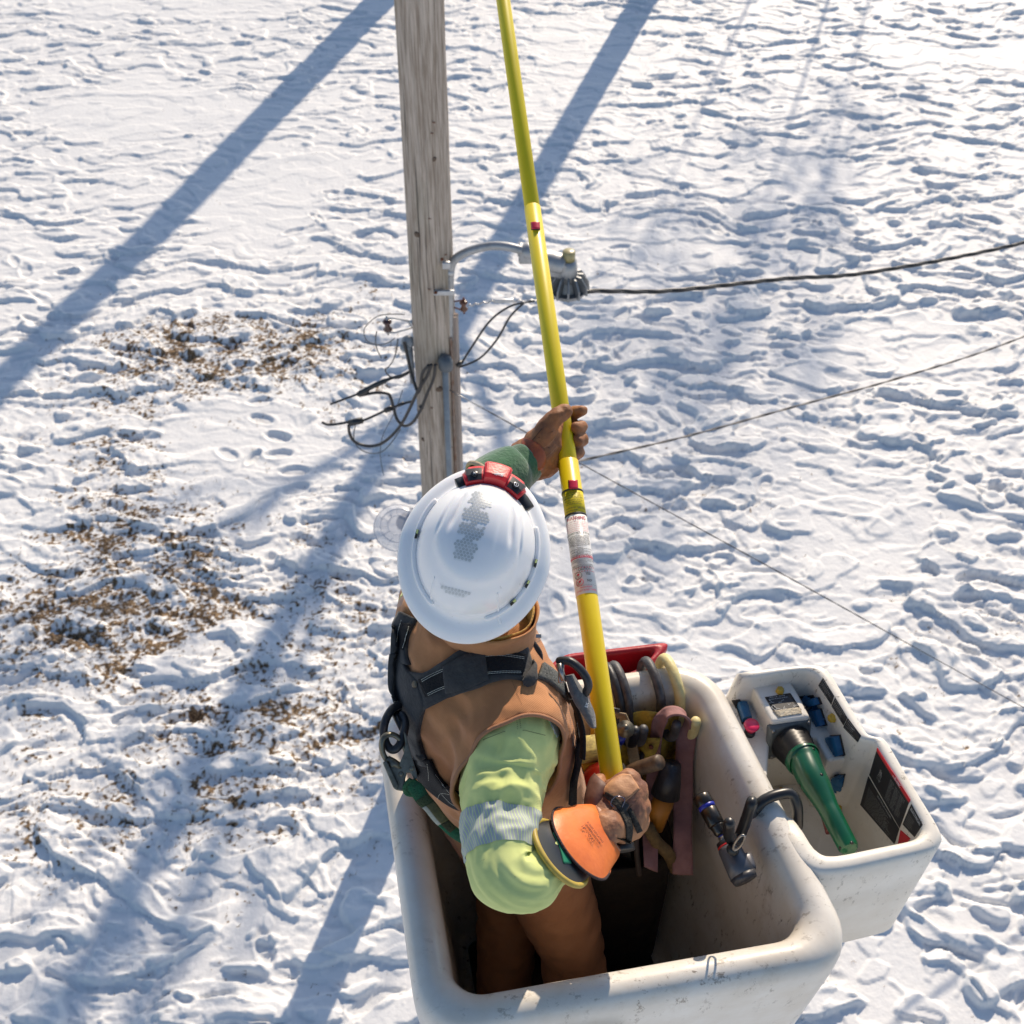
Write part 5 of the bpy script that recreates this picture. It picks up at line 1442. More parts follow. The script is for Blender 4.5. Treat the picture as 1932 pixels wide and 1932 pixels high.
chain(mb, [(1046, 842, 2.715), (1070, 838, 2.755), (1090, 833, 2.745), (1098, 829, 2.715), (1090, 831, 2.695)], [.0195, .0175, .0172, .0165, .0145])
chain(mb, [(1046, 858, 2.71), (1070, 860, 2.748), (1086, 857, 2.74), (1092, 853, 2.712), (1085, 855, 2.695)], [.018, .0165, .016, .0155, .0135])
b = MB(); b.add(glove_mesh(mb)); gl = b.obj("glove", M_leather, person)
gl["label"] = "brown leather glove of the raised hand"
gbv = bvh_of(gl)
b = MB(); b.add(strip_patch(gbv, [(986, 828), (984, 850), (992, 872), (1002, 888)], [(992, 826), (1018, 838), (1030, 862), (1024, 886)], .0008, .0012, 8, 12)); b.obj("leather_patch", M_patch, gl)
M_thr = mat("glove_thread", (.55, .33, .20), .7)
M_gseam = mat("glove_seam", (.07, .028, .015), .8)
for ps in (((1016, 826), (1030, 822), (1045, 812)), ((1010, 842), (1026, 850), (1046, 838)), ((1024, 850), (1030, 866), (1042, 868)), ((1046, 800), (1052, 790), (1058, 786)), ((1004, 832), (1012, 820), (1030, 802))): stitch(gbv, ps, "seam", M_gseam, gl, .55, 30, 0)
stitch(gbv, [(1016, 850), (1030, 842), (1044, 828), (1052, 814)], "stitching", M_thr, gl, .3, 1.6, 1.2)
stitch(gbv, [(1026, 866), (1038, 856), (1050, 842)], "stitching", M_thr, gl, .3, 1.6, 1.2)
stitch(gbv, [(990, 850), (998, 870), (1010, 884), (1022, 888)], "stitching", M_thr, gl, .3, 1.6, 1.0)
# green suede gauntlet
M_green = mat("green_suede", (.035, .15, .055), .9, color2=(.02, .085, .04), vscale=16, bump=.6, bscale=120, sheen=.6)
pth = catmull([W(1000, 868, 2.664), W(980, 882, 2.655), W(960, 895, 2.64), W(925, 925, 2.62)], 8)
rr = [.0485, .050, .051, .052, .053, .054, .055, .056, .057, .0585, .060, .062, .064, .066, .068, .070, .072, .074, .076, .078, .080, .081, .082, .083, .084]
rg = []
fr = frames(pth)
for i, p in enumerate(pth): rg.append([p + fr[i][1] * (math.cos(a) * (rr[i] + .003 * mnoise.noise(Vector((math.cos(a) * 2, math.sin(a) * 2, i * .2))))) + fr[i][2] * (math.sin(a) * rr[i] * .88) for a in [2 * math.pi * k / 48 for k in range(48)]])
b = MB(); b.add(loft(rg)); o = b.obj("gauntlet", M_green, gl); md = o.modifiers.new("s", 'SOLIDIFY'); md.thickness = .003
o["label"] = "green suede cuff of the raised glove"
b = MB(); b.add(tube(rg[-1], .0055, 8, closed=True)); b.obj("rolled_hem", mat("tan_hem", (.42, .34, .24), .9, bump=1, bscale=150), gl)
# right hand round the lower end of the stick, back of the hand to the viewer
mb = MB()
chain(mb, [(1140, 1563, 2.24), (1158, 1552, 2.27), (1170, 1535, 2.292)], [.036, .038, .040])
chain(mb, [(1148, 1528, 2.287), (1164, 1498, 2.288), (1186, 1474, 2.300)], [.037, .034, .026]); chain(mb, [(1160, 1520, 2.282), (1184, 1500, 2.286), (1188, 1540, 2.286), (1165, 1550, 2.28)], [.036, .034, .034, .034])
chain(mb, [(1166, 1530, 2.290), (1186, 1510, 2.292), (1200, 1493, 2.300)], [.036, .033, .026])
chain(mb, [(1172, 1545, 2.288), (1192, 1532, 2.290), (1204, 1522, 2.300)], [.036, .033, .027])
chain(mb, [(1176, 1560, 2.285), (1190, 1556, 2.290), (1202, 1550, 2.302)], [.034, .031, .026])
for (x, y), e in (((1190, 1474), (1146, 1490)), ((1202, 1494), (1150, 1508)), ((1208, 1522), (1154, 1532)), ((1206, 1550), (1158, 1556))):
    chain(mb, [(x - 2, y, 2.302), (x + 4, y + 3, 2.335), (x - 8, y + 8, 2.375), ((x + e[0]) / 2, (y + e[1]) / 2 + 6, 2.388), (e[0], e[1] + 6, 2.375)], [.0185, .017, .0155, .0145, .0125])
chain(mb, [(1142, 1540, 2.262), (1128, 1512, 2.285), (1124, 1488, 2.315), (1133, 1472, 2.345)], [.026, .021, .0175, .0145])   # thumb
b = MB(); b.add(glove_mesh(mb)); gr = b.obj("glove", M_leather2, person)
for ps in (((1186, 1470), (1194, 1486), (1190, 1500)), ((1160, 1494), (1172, 1500), (1186, 1496)), ((1200, 1510), (1190, 1522), (1176, 1534)), ((1208, 1536), (1198, 1544), (1186, 1552)), ((1150, 1500), (1158, 1512), (1164, 1522))): stitch(bvh_of(gr), ps, "seam", mat("glove_seam", (.07, .028, .015), .8), gr, .45, 30, 0)
gr["label"] = "tan leather glove at the foot of the stick"
rbv = bvh_of(gr)
stitch(rbv, [(1207, 1490), (1196, 1500), (1178, 1512), (1166, 1524)], "stitching", mat("dark_seam", (.06, .025, .015), .8), gr, .5, 30, 0)
bp_ = MB(); bp_.add(strip_patch(rbv, [(1136, 1492), (1152, 1474), (1172, 1461), (1190, 1462)], [(1160, 1530), (1178, 1514), (1194, 1500), (1206, 1488)], .0004, .0012, 10, 14)); o = bp_.obj("back_panel", mat("pale_leather", (.56, .29, .14), .6, color2=(.30, .125, .065), vscale=16, bump=.5, bscale=60, ramp=(.3, .6)), gr)
bpb = bvh_of(o); stitch(bpb, [(1161, 1527), (1178, 1511), (1194, 1497), (1204, 1486)], "stitching", mat("dark_seam", (.06, .025, .015), .8), gr, .4, 2.2, 1.0)
# folded leather flap on the thumb side
fl_ = [W(1100, 1535, 2.27), W(1103, 1500, 2.28), W(1112, 1470, 2.30), W(1122, 1458, 2.31)]; fr2 = [W(1135, 1528, 2.262), W(1140, 1500, 2.268), W(1145, 1484, 2.275), W(1148, 1480, 2.285)]
rg = []
for a, c in zip(catmull(fl_, 5), catmull(fr2, 5)): rg.append([a.lerp(c, k / 8) - FW * (.012 * math.sin(math.pi * k / 8)) for k in range(9)])
b = MB(); b.add(loft(rg, closed=False)); o = b.obj("leather_flap", mat("dark_leather", (.17, .075, .05), .6, var=.4, vscale=20, bump=.4), gr); md = o.modifiers.new("s", 'SOLIDIFY'); md.thickness = .0025
# orange leather protector cuff
M_orange = mat("orange_leather", (.80, .20, .035), .42, color2=(.58, .11, .02), vscale=7, bump=.25, bscale=60, ramp=(.3, .6), coat=.1)
oc = catmull([W(1146, 1560, 2.262), W(1136, 1567, 2.242), W(1122, 1575, 2.215), W(1106, 1584, 2.185), W(1096, 1590, 2.17)], 7)
def tilted(n, t0=0.0):
    out = []
    for i in range(n):
        t_ = t0 + (1 - t0) * i / (n - 1); u_ = (RT * (-.47 - .21 * t_) + UPC * (.88 - .15 * t_)).normalized(); w_ = (-FW * .95 + RT * -.20 * t_ + UPC * (-.22 * t_)).normalized()
        out.append((None, u_, w_))
    return out
fr = tilted(len(oc)); rg = []
for i, p in enumerate(oc):
    t_ = i / (len(oc) - 1); r_ = .050 + .029 * t_ ** .8
    rg.append([p + fr[i][1] * (math.cos(a) * (r_ + .003 * mnoise.noise(Vector((math.cos(a) * 1.5, math.sin(a) * 1.5, t_ * 3))))) + fr[i][2] * (math.sin(a) * r_ * .92) for a in [2 * math.pi * k / 64 for k in range(64)]])
b = MB(); b.add(loft(rg)); cuf = b.obj("protector_cuff", M_orange, gr); md = cuf.modifiers.new("s", 'SOLIDIFY'); md.thickness = .003; md.offset = 1
cuf["label"] = "orange leather protector cuff of the lower glove"
b = MB(); b.add(tube(rg[-1], .0028, 6, closed=True)); b.obj("cuff_edging", mat("dark_edging", (.05, .03, .03), .9, bump=1, bscale=200), gr)
b = MB(); b.add(tube(rg[0], .0022, 6, closed=True)); b.obj("cuff_edging", mat("pale_edging", (.40, .18, .10), .9, bump=1, bscale=200), gr)
obv = bvh_of(cuf)
M_ink = mat("print_ink", (.16, .03, .01), .6)
def dirv(a, l): return (math.cos(R(a)) * l, math.sin(R(a)) * l)
tx = dirv(53, 1); ty = (tx[1], -tx[0])
b = MB()
for s_, c_, h_ in (("RUBBER INSULATING", (1120, 1572), 5.0), ("GLOVE PROTECTOR", (1115, 1575), 5.0), ("14\"  -  O.A.L.", (1107, 1576), 7.4)): b.add(text_on(obv, s_, c_, tx, ty, h_, .0042, 0, .02))
b.obj("stamped_text", M_ink, cuf, False)
# black rubber insulating glove cuff under it, with its yellow bead
rb = catmull([W(1120, 1576, 2.20), W(1092, 1590, 2.165), W(1072, 1601, 2.145), W(1057, 1609, 2.125)], 7)
fr = tilted(len(rb), 1.0); rg = []
for i, p in enumerate(rb):
    r_ = .044 + .025 * i / (len(rb) - 1); rg.append([p + fr[i][1] * (math.cos(a) * r_) + fr[i][2] * (math.sin(a) * r_ * .93) for a in [2 * math.pi * k / 56 for k in range(56)]])
b = MB(); b.add(loft(rg)); rub = b.obj("rubber_cuff", mat("black_rubber", (.012, .012, .015), .35, spec=.6, coat=.15), gr); md = rub.modifiers.new("s", 'SOLIDIFY'); md.thickness = .002
rub["label"] = "black rubber glove cuff with a green tag"
b = MB(); b.add(tube(rg[-1], .0058, 10, closed=True)); b.obj("rolled_bead", mat("yellow_bead", (.52, .38, .07), .5, var=.3, vscale=30), rub)
rbv2 = bvh_of(rub)
b = MB(); b.add(strip_patch(rbv2, [(1042, 1573), (1048, 1585), (1055, 1602), (1062, 1630)], [(1052, 1569), (1060, 1580), (1068, 1600), (1076, 1630)], .003, .0008, 6, 16)); b.obj("green_tag", mat("green_tag", (.01, .22, .11), .5), rub)
b = MB(); b.add(text_on(rbv2, "MAX USE VOLT", (1082, 1603), dirv(62, 1), dirv(-28, 1), 3.8, .0042)); b.obj("printing", mat("white_ink", (.5, .5, .5), .6), rub, False); b = MB(); b.add(text_on(rbv2, "26,500 V AC CL 3", (1077, 1600), dirv(62, 1), dirv(-28, 1), 3.8, .0042)); b.obj("printing", mat("white_ink", (.5, .5, .5), .6), rub, False)
# wrist strap with buckle
M_web = mat("black_webbing", (.020, .018, .016), .8, color2=(.06, .055, .045), vscale=140, bump=1, bscale=240, spec=.3)
b = MB(); b.add(strip_patch(rbv, [(1144, 1494), (1165, 1507), (1182, 1530), (1192, 1560), (1190, 1590)], [(1139, 1503), (1158, 1519), (1172, 1538), (1180, 1562), (1180, 1590)], .001, .0022, 6, 24)); b.obj("wrist_strap", M_web, gr)
rg = [(W(1166, 1520, 2.262), W(1176, 1513, 2.262)), (W(1180, 1530, 2.252), W(1190, 1524, 2.252)), (W(1192, 1550, 2.25), W(1202, 1545, 2.25)), (W(1202, 1573, 2.255), W(1213, 1568, 2.255))]
LL, RR = catmull([a for a, c in rg], 6), catmull([c for a, c in rg], 6)
b = MB(); b.add(loft([[a, a.lerp(c, .5) - FW * .001, c, c + FW * .0025, a + FW * .0025] for a, c in zip(LL, RR)], True, True)); b.obj("strap_end", M_web, gr)
b = MB(); bc = [(1152, 1517), (1161, 1503), (1178, 1507), (1173, 1523), (1165, 1526)]; b.add(tube(catmull([W(x, y, 2.248) for x, y in bc], 5, closed=True), .0016, 8, closed=True)); b.obj("buckle", mat("dark_chrome", (.20, .18, .20), .2, metal=.9), gr)
b = MB(); b.add(box(W(1177, 1522, 2.25), (RT * .8 - UPC * .5).normalized(), (RT * .5 + UPC * .8).normalized(), -FW, .016, .018, .006, .002)); b.obj("buckle_tab", M_black, gr)
# ================================================================== YELLOW TELESCOPIC HOT STICK
zi = lambda y: 1 / (.4255 - 8.48e-5 * (1480 - y))
SA, SB = W(994.5, 322, zi(322)), W(1151.5, 1440, zi(1440))
sdir = (SA - SB).normalized()                    # pointing up the stick
def SP(y):                                       # axis point seen at picture row y
    x = 994.5 + (y - 322) * (157 / 1118); r = ray(x, y)
    # closest point of the axis to that ray
    w0 = CAM - SB; a_ = r.dot(r); b_ = r.dot(sdir); d_ = r.dot(w0); e_ = sdir.dot(w0)
    t_ = (a_ * e_ - b_ * d_) / (a_ - b_ * b_)
    return SB + sdir * t_
stick = thing("hot_stick", SP(1612), "long yellow telescopic insulated stick held in both gloves", "pole")
M_stick = mat("yellow_fibreglass", (.80, .60, .003), .38, color2=(.74, .54, .003), vscale=5, coat=.15, bump=.03, bscale=30)
M_stick2 = mat("yellow_fibreglass_upper", (.82, .64, .003), .45, color2=(.76, .58, .003), vscale=5, coat=.10, bump=.03, bscale=30)
r1, r2, r3 = .0240, .0217, .0205
def sect(name, ya, yb, r, m, edge=.0012):
    a, c = SP(ya), SP(yb); d = (c - a).normalized()
    b = MB(); b.add(tube([a, a + d * edge, a.lerp(c, .5), c - d * edge, c], [r - edge, r, r, r, r - edge], 40)); return b.obj(name, m, stick)
low = sect("lower_section", 1600, 871, r1, M_stick)
mid = sect("middle_section", 880, 392, r2, M_stick2)
up_ = sect("upper_section", 400, -330, r3, M_stick2)
b = MB(); a = SP(1606); b.add(tube([a, a + sdir * .001, a + sdir * .014, a + sdir * .015], [r1, r1 + .0016, r1 + .0016, r1], 36)); b.obj("end_cap", M_rubber, stick)
lbv = bvh_of(low, mid, up_)
def redbtn(x, y, w, h, name="lock_button"):
    q4 = [(x - w, y - h * 1.0), (x + w * .9, y - h * 1.08), (x + w * 1.05, y + h * .92), (x - w * .85, y + h)]
    b = MB(); b.add(quad_patch(lbv, [(x + (p[0] - x) * 1.22, y + (p[1] - y) * 1.22) for p in q4], .0001, .0012, 6, 6)); s = b.obj("button_surround", M_black, stick)
    b = MB(); b.add(quad_patch(lbv, q4, .0012, .003, 6, 6, bulge=.0015)); o = b.obj(name, mat("red_button", (.60, .012, .05), .38, coat=.2), stick)
redbtn(1081, 915.5, 7.5, 7.5); redbtn(1010, 427, 7, 6)
def SQ(x, y):            # picture row y, sideways -1..1 over the stick's width -> pixel
    p = SP(y); d = FPX * (r1 if y > 871 else r2) / ((p - CAM).dot(FW))
    n = Vector((1, -.1404)).normalized() if False else None
    cx = 994.5 + (y - 322) * (157 / 1118)
    return (cx + x * d * .990, y - x * d * .139)
def wrap(name, y0, y1, m, x0=-.93, x1=.93, out=.0003, th=.0004, parent=None, nv=10):
    q4 = [SQ(x0, y0), SQ(x1, y0), SQ(x1, y1), SQ(x0, y1)]
    # wrapped band: real cylinder shell rather than a picture patch
    a, c = SP(y0), SP(y1); rr_ = (r1 if y0 > 871 else r2) + out
    b = MB(); b.add(tube([a, a.lerp(c, .5), c], [rr_ + th] * 3, 48)); return b.obj(name, m, parent or stick)
M_olive = mat("yellow_sticker", (.68, .54, .008), .5)
M_white = mat("white_sticker", (.78, .78, .77), .4, color2=(.70, .70, .69), vscale=9, coat=.2)
add_scuffs(M_white, 150, (.25, .22, .12), .9, (.64, .68))
M_blk = mat("black_ink", (.02, .02, .022), .5); M_redi = mat("red_ink", (.62, .02, .06), .5); M_pinki = mat("pink_ink", (.70, .22, .28), .5)
nl = wrap("maker_label", 930, 976, M_olive)
wl_ = wrap("warning_label", 978, 1126, M_white, out=.0005)
for y in (931, 976): 
    o = wrap("tape_band", y - 1.3, y + 1.3, M_blk, out=.0012)
sbv = bvh_of(nl, wl_)
tdx = Vector((.99, -.139)); tdy = (-.139, -.99)
def arcline(s, y, h, m_mb, x=0.0, sx=1.0, bold=0):
    c = SQ(x, y)
    # text follows the curve of the tube: rows sag like the label edges do
    vf = text_vf(s, 1.0, 0, bold)
    wmax = max(abs(p.x) for p in vf[0]) if vf[0] else 1
    p0 = SP(y); d = FPX * r1 / ((p0 - CAM).dot(FW))
    ax = sdir; c3 = SP(y); to = (CAM - c3).normalized(); e1 = (to - ax * to.dot(ax)).normalized(); e2 = ax.cross(e1)
    if e2.dot(RT) < 0: e2 = -e2
    k = h * c3.copy().__sub__(CAM).dot(FW) / FPX
    kr = r1 + .0016
    def fn(p):
        a = (x * 1.15) + p.x * k * sx / kr
        return c3 + ax * (p.y * k * 1.25) + e1 * (math.cos(a) * kr) + e2 * (math.sin(a) * kr)
    ok = [abs(x * 1.15 + p.x * k * sx / kr) < 1.62 for p in vf[0]]
    vf = (vf[0], [f for f in vf[1] if all(ok[i] for i in f)])
    m_mb.add(put(vf, fn))
b = MB()
for s_, y, h in (("Hot Line Tools & Equipment", 938, 2.9), ("P.O. BOX 218 1301 W. GREEN ST.", 942.5, 3.1), ("HASTINGS, MICHIGAN 49058", 947, 3.3), ("TESTED PER ASTM F711, ASTM F1826", 952, 2.5), ("AND IEC 60855, IEC 62193", 955.5, 2.5), ("OSHA 1926.957 AS APPLICABLE", 959, 2.5)): arcline(s_, y, h, b)
arcline("PH. 269-945-9541", 966, 2.9, b, x=-.3); arcline("HV-312", 967, 5.4, b, x=.62); arcline("WWW.HFGP.COM", 971, 2.9, b, x=-.3)
b.obj("printing", M_blk, nl, False)
b = MB(); arcline("WARNING", 985.5, 8.6, b, bold=.012); arcline("-PINCH POINT-", 1115, 4.0, b, x=.05); arcline("DO NOT INSERT THUMB", 1120.5, 4.0, b, x=.05); b.obj("red_text", M_redi, wl_, False)
b = MB()
for i, s_ in enumerate(("pole section is NOT intended to be used as a tool", "handle to raise conductive equipment, wires,", "electrical cords, measuring tapes, or other", "energized positions. Serious or FATAL injury", "will occur if conductive accessories contact", "or are used with electrical power lines.")): arcline(s_, 992 + i * 3.4, 3.1, b)
b.obj("pink_text", M_pinki, wl_, False)
b = MB(); arcline("IMPORTANT NOTICE TO USER", 1013.5, 4.5, b, bold=.01)
for i, s_ in enumerate(("This tool should be used and serviced only", "by trained, competent personnel that are", "familiar with work methods and safety", "procedures characteristic of this industry.", "The fiberglass components of this product", "were tested per OSHA specifications prior", "to leaving the factory. However, moisture", "and surface contamination will reduce", "its dielectric properties.", "", "Therefore:", "ALWAYS follow approved work and safety", "procedures.", "ALWAYS wear recommended safety", "equipment.", "ALWAYS be sure this tool is clean, dry and", "functioning properly before using.")):
    if s_: arcline(s_, 1018.5 + i * 2.28, 3.0, b)
for s_, y in (("ALL SECTIONS AND LOCK BUTTONS MUST BE", 1063), ("FULLY EXTENDED AND FULLY LOCKED WHEN", 1066), ("TOOL IS IN USE.", 1069), ("DEPRESS LOCK BUTTON AND REMOVE", 1073), ("BOTTOM SECTION IS NOT REQUIRED FOR USE", 1076)): arcline(s_, y, 2.9, b)
arcline("! CAUTION !", 1081.5, 5.6, b, x=.12, bold=.012); arcline("YES!", 1090.5, 5.4, b, x=.35, bold=.012); arcline("NO!", 1103.5, 5.4, b, x=.4, bold=.012)
b.obj("black_text", M_blk, wl_, False)
# banner, hatched frame and the two hand pictograms
def on_stick(x, y, o_=.0014):      # x in radians round the tube, y picture row
    c3 = SP(y); to = (CAM - c3).normalized(); e1 = (to - sdir * to.dot(sdir)).normalized(); e2 = sdir.cross(e1)
    if e2.dot(RT) < 0: e2 = -e2
    kr = r1 + o_
    return c3 + e1 * (math.cos(x) * kr) + e2 * (math.sin(x) * kr)
def cq(mb_, x0, x1, y0, y1, o_=.0014, n=10):
    V = []; 
    for i in range(n + 1): V += [on_stick(x0 + (x1 - x0) * i / n, y0, o_), on_stick(x0 + (x1 - x0) * i / n, y1, o_)]
    mb_.add((V, [(2 * i, 2 * i + 2, 2 * i + 3, 2 * i + 1) for i in range(n)]))
b = MB(); cq(b, -1.5, 1.5, 1054.5, 1060); b.obj("red_banner", M_redi, wl_, False)
b = MB(); arcline("OPERATING INSTRUCTIONS", 1057.2, 4.5, b, bold=.012); 
for i, p in enumerate(b.v): b.v[i] = p + (p - (SB + sdir * (p - SB).dot(sdir))).normalized() * .0004
b.obj("banner_text", M_white, wl_, False)
b = MB()
for y in (1078, 1085):
    for k in range(9):
        x = -.9 + k * .25; V = [on_stick(x, y - .5), on_stick(x + .10, y - .5), on_stick(x + .06, y + .7), on_stick(x - .04, y + .7)]; b.add((V, [(0, 1, 2, 3)]))
for y in (1093.0,): b.add(([on_stick(-.62, y - 4.5), on_stick(-.40, y - 5.2), on_stick(-.40, y - 1.5), on_stick(-.62, y - .9)], [(0, 1, 2, 3)]))
b.add(([on_stick(-.55, 1101.5), on_stick(-.33, 1101), on_stick(-.35, 1105), on_stick(-.55, 1105)], [(0, 1, 2, 3)]))
c_ = [(-.5 + .38 * math.cos(a), 1104.5 + 6.3 * math.sin(a)) for a in [2 * math.pi * k / 30 for k in range(30)]]
b.add(tube([on_stick(x, y) for x, y in c_], .0005, 5, closed=True)); b.add(tube([on_stick(-.22, 1100), on_stick(-.5, 1104.5), on_stick(-.78, 1109)], .0005, 5)); b.obj("red_pictogram", M_redi, wl_, False)
b = MB(); c_ = [(-.55 + .38 * math.cos(a), 1091.5 + 6.3 * math.sin(a)) for a in [2 * math.pi * k / 30 for k in range(30)]]
b.add(tube([on_stick(x, y) for x, y in c_], .0004, 5, closed=True))
for oy in (0, 13):
    for seg in ([(-.8, 1094), (-.68, 1089), (-.62, 1091), (-.6, 1094)], [(-.6, 1094), (-.42, 1093), (-.38, 1096)], [(-.62, 1095.3), (-.44, 1094.8)], [(-.66, 1096.6), (-.48, 1096.2)], [(-.8, 1094), (-.74, 1097)]): b.add(tube([on_stick(x, y + oy) for x, y in seg], .0003, 4))
cq(b, -.75, .85, 1077, 1077.25); cq(b, -.75, .85, 1086.2, 1086.45); cq(b, -1.5, 1.5, 1110.8, 1111.1); b.obj("black_pictogram", M_blk, wl_, False)

# ================================================================== HARD HAT
HC_ = W(896, 1044, 2.08)
f0 = (RT * .265 + UPC * .964).normalized()
hn_ = (-(HC_ - CAM).normalized() + f0 * .16).normalized()
hf = (f0 - hn_ * f0.dot(hn_)).normalized(); hr_ = hf.cross(hn_).normalized()
if hr_.dot(RT) < 0: hr_ = -hr_
hat = thing("hard_hat", HC_, "white full-brim hard hat on the worker's head, seen from above", "hard hat")
BA, BB = .1370, .1660          # half width, half length of the brim
DA, DB = .1075, .1270          # dome at its foot
DOFF = .006
def HP(x, y, z): return HC_ + hr_ * x + hf * y + hn_ * z
def egg(a):                     # brim outline
    x, y = math.cos(a), math.sin(a)
    k = 1 + .012 * math.cos(2 * a) * 0
    w = 1 - .07 * max(0, y) ** 2 * abs(x)           # narrower in front
    return BA * x * w * (1.0 + .03 * (1 - abs(y))), BB * y
def feat(x, y):
    """moulded ribs of the crown (x across, y to the front)"""
    z = 0
    ax_ = abs(x)
    def bump(c, w, q=x): return math.exp(-((q - c) / w) ** 2)
    win = lambda a, b, s, t_: 1 / (1 + math.exp(-(t_ - a) / s)) / (1 + math.exp((t_ - b) / s))
    # raised centre crown with a soft shoulder, ending behind
    q = math.sqrt((x / .080) ** 2 + ((y - .02) / .092) ** 2)
    z += .0065 / (1 + math.exp((q - 1) / .030))
    z += .0020 / (1 + math.exp((ax_ - .026 - .05 * max(0, .05 - y)) / .0016)) * win(-.01, .2, .006, y)
    # two grooves on each side running from the front
    for gx, wd, y0, y1, dp in ((.044, .0042, .020, .084, .0075), (.062, .0030, .0, .070, .0050)):
        c = gx + (.085 - y) * .16
        z -= dp * math.exp(-((ax_ - c) / wd) ** 2) * win(y0, y1, .006, y)
    return z
def dome_z(x, y):
    rr_ = min(1.0, math.sqrt((x / DA) ** 2 + ((y - DOFF) / DB) ** 2))
    base = .108 * (1 - rr_ ** 2.35) ** .62
    return .012 + base + feat(x, y) * min(1, (1 - rr_) * 9)
NA_ = 240
rings = []
for r_ in [0.0] + [i / 60 for i in range(1, 58)] + [.962, .970]:
    ring_ = []
    for k in range(NA_):
        a = 2 * math.pi * k / NA_; x, y = DA * r_ * math.cos(a), DOFF + DB * r_ * math.sin(a)
        ring_.append(HP(x, y, dome_z(x, y)))
    rings.append(ring_)
def brim_pt(a, t_):
    ex, ey = egg(a); dx_, dy_ = DA * .972 * math.cos(a), DOFF + DB * .972 * math.sin(a)
    x = dx_ + (ex - dx_) * t_; y = dy_ + (ey - dy_) * t_
    z = .004 + .0275 * math.exp(-t_ / .085) - .012 * t_ ** 1.5 - .008 * t_ ** 5
    # rain-gutter ridge and slight upturn in front
    z += .006 * max(0, math.sin(a)) ** 3 * t_
    return HP(x, y, z)
for t_ in (.02, .04, .07, .10, .15, .2, .3, .45, .6, .75, .88, .96, 1.0): rings.append([brim_pt(2 * math.pi * k / NA_, t_) for k in range(NA_)])
M_hat = mat("white_hdpe", (.90, .905, .91), .24, spec=.5, coat=.35, sss=.12, var=.02, vscale=3)
add_scuffs(M_hat, 110, (.42, .42, .40), .5, (.62, .67))
b = MB(); lf = loft(rings); lf = (lf[0], [q_[::-1] for q_ in lf[1]], lf[2]) if (lf[0][NA_ * 5 + 1] - lf[0][NA_ * 5]).cross(lf[0][NA_ * 6] - lf[0][NA_ * 5]).dot(hn_) < 0 else lf
b.add(lf); hs = b.obj("shell", M_hat, hat); md = hs.modifiers.new("s", 'SOLIDIFY'); md.thickness = .0028; md.offset = -1
hbv = bvh_of(hs)
def hcast(x, y, out=0.0):
    o_ = HP(x, y, .3); h = hbv.ray_cast(o_, -hn_)
    n = h[1] if h[1].dot(hn_) > 0 else -h[1]
    return h[0] + n * out
# side rib bars at the foot of the crown (moulded accessory slots), vents
for s_ in (-1, 1):
    b = MB(); pts = []
    for k in range(22):
        a = R(-62 + 92 * k / 21); a = a if s_ > 0 else math.pi - a
        x, y = DA * 1.03 * math.cos(a), DOFF + DB * 1.03 * math.sin(a)
        pts.append(HP(x, y, .013))
    b.add(tube(pts, .0052, 10, dome=True)); b.obj("side_rail", M_hat, hat)
    for a0 in ((4, -14, -33) if s_ > 0 else (178,)):
        b = MB(); sh = MB()
        a = R(a0); a2 = R(a0 - 6) if s_ > 0 else R(a0 + 7)
        def vp(a, k_, z): return HP(DA * k_ * math.cos(a), DOFF + DB * k_ * math.sin(a), z)
        V = [vp(a, 1.01, .0262), vp(a2, 1.01, .0262), vp(a2, 1.055, .0225), vp(a, 1.055, .0225)]
        b.add((V + [p - hn_ * .006 for p in V], [(0, 1, 2, 3), (4, 7, 6, 5), (0, 4, 5, 1), (1, 5, 6, 2), (2, 6, 7, 3), (3, 7, 4, 0)])); vo = b.obj("vent", mat("vent_dark", (.012, .014, .008), .6), hat, False)
        V2 = [vp(a, 1.016, .0270), vp(a * .45 + a2 * .55, 1.016, .0270), vp(a * .6 + a2 * .4, 1.05, .0235), vp(a, 1.05, .0235)]
        b = MB(); b.add((V2, [(0, 1, 2, 3)])); b.obj("vent_glimpse", M_lime, vo, False)
# retroreflective honeycomb on the crown
M_hex = mat("retroreflector", (.48, .50, .49), .35, metal=.1, color2=(.60, .62, .61), vscale=60)
M_film = mat("clear_film", (.80, .82, .83), .2, coat=.5)
def hexfill(poly, pitch=.0062, out=.0006, gap=.82):
    def inside(x, y):
        c = False; j = len(poly) - 1
        for i in range(len(poly)):
            xi, yi = poly[i]; xj, yj = poly[j]
            if (yi > y) != (yj > y) and x < (xj - xi) * (y - yi) / (yj - yi) + xi: c = not c
            j = i
        return c
    mb_ = MB(); xs = [p[0] for p in poly]; ys = [p[1] for p in poly]
    j = 0; y = min(ys)
    while y < max(ys):
        x = min(xs) + (pitch / 2 if j % 2 else 0)
        while x < max(xs):
            if inside(x, y):
                V = [hcast(x, y, out)]
                for k in range(6):
                    a = math.pi / 6 + k * math.pi / 3; V.append(hcast(x + math.cos(a) * pitch * .577 * gap, y + math.sin(a) * pitch * .577 * gap, out))
                mb_.add((V, [(0, 1 + k, 1 + (k + 1) % 6) for k in range(6)]))
            x += pitch
        y += pitch * .866; j += 1
    return mb_
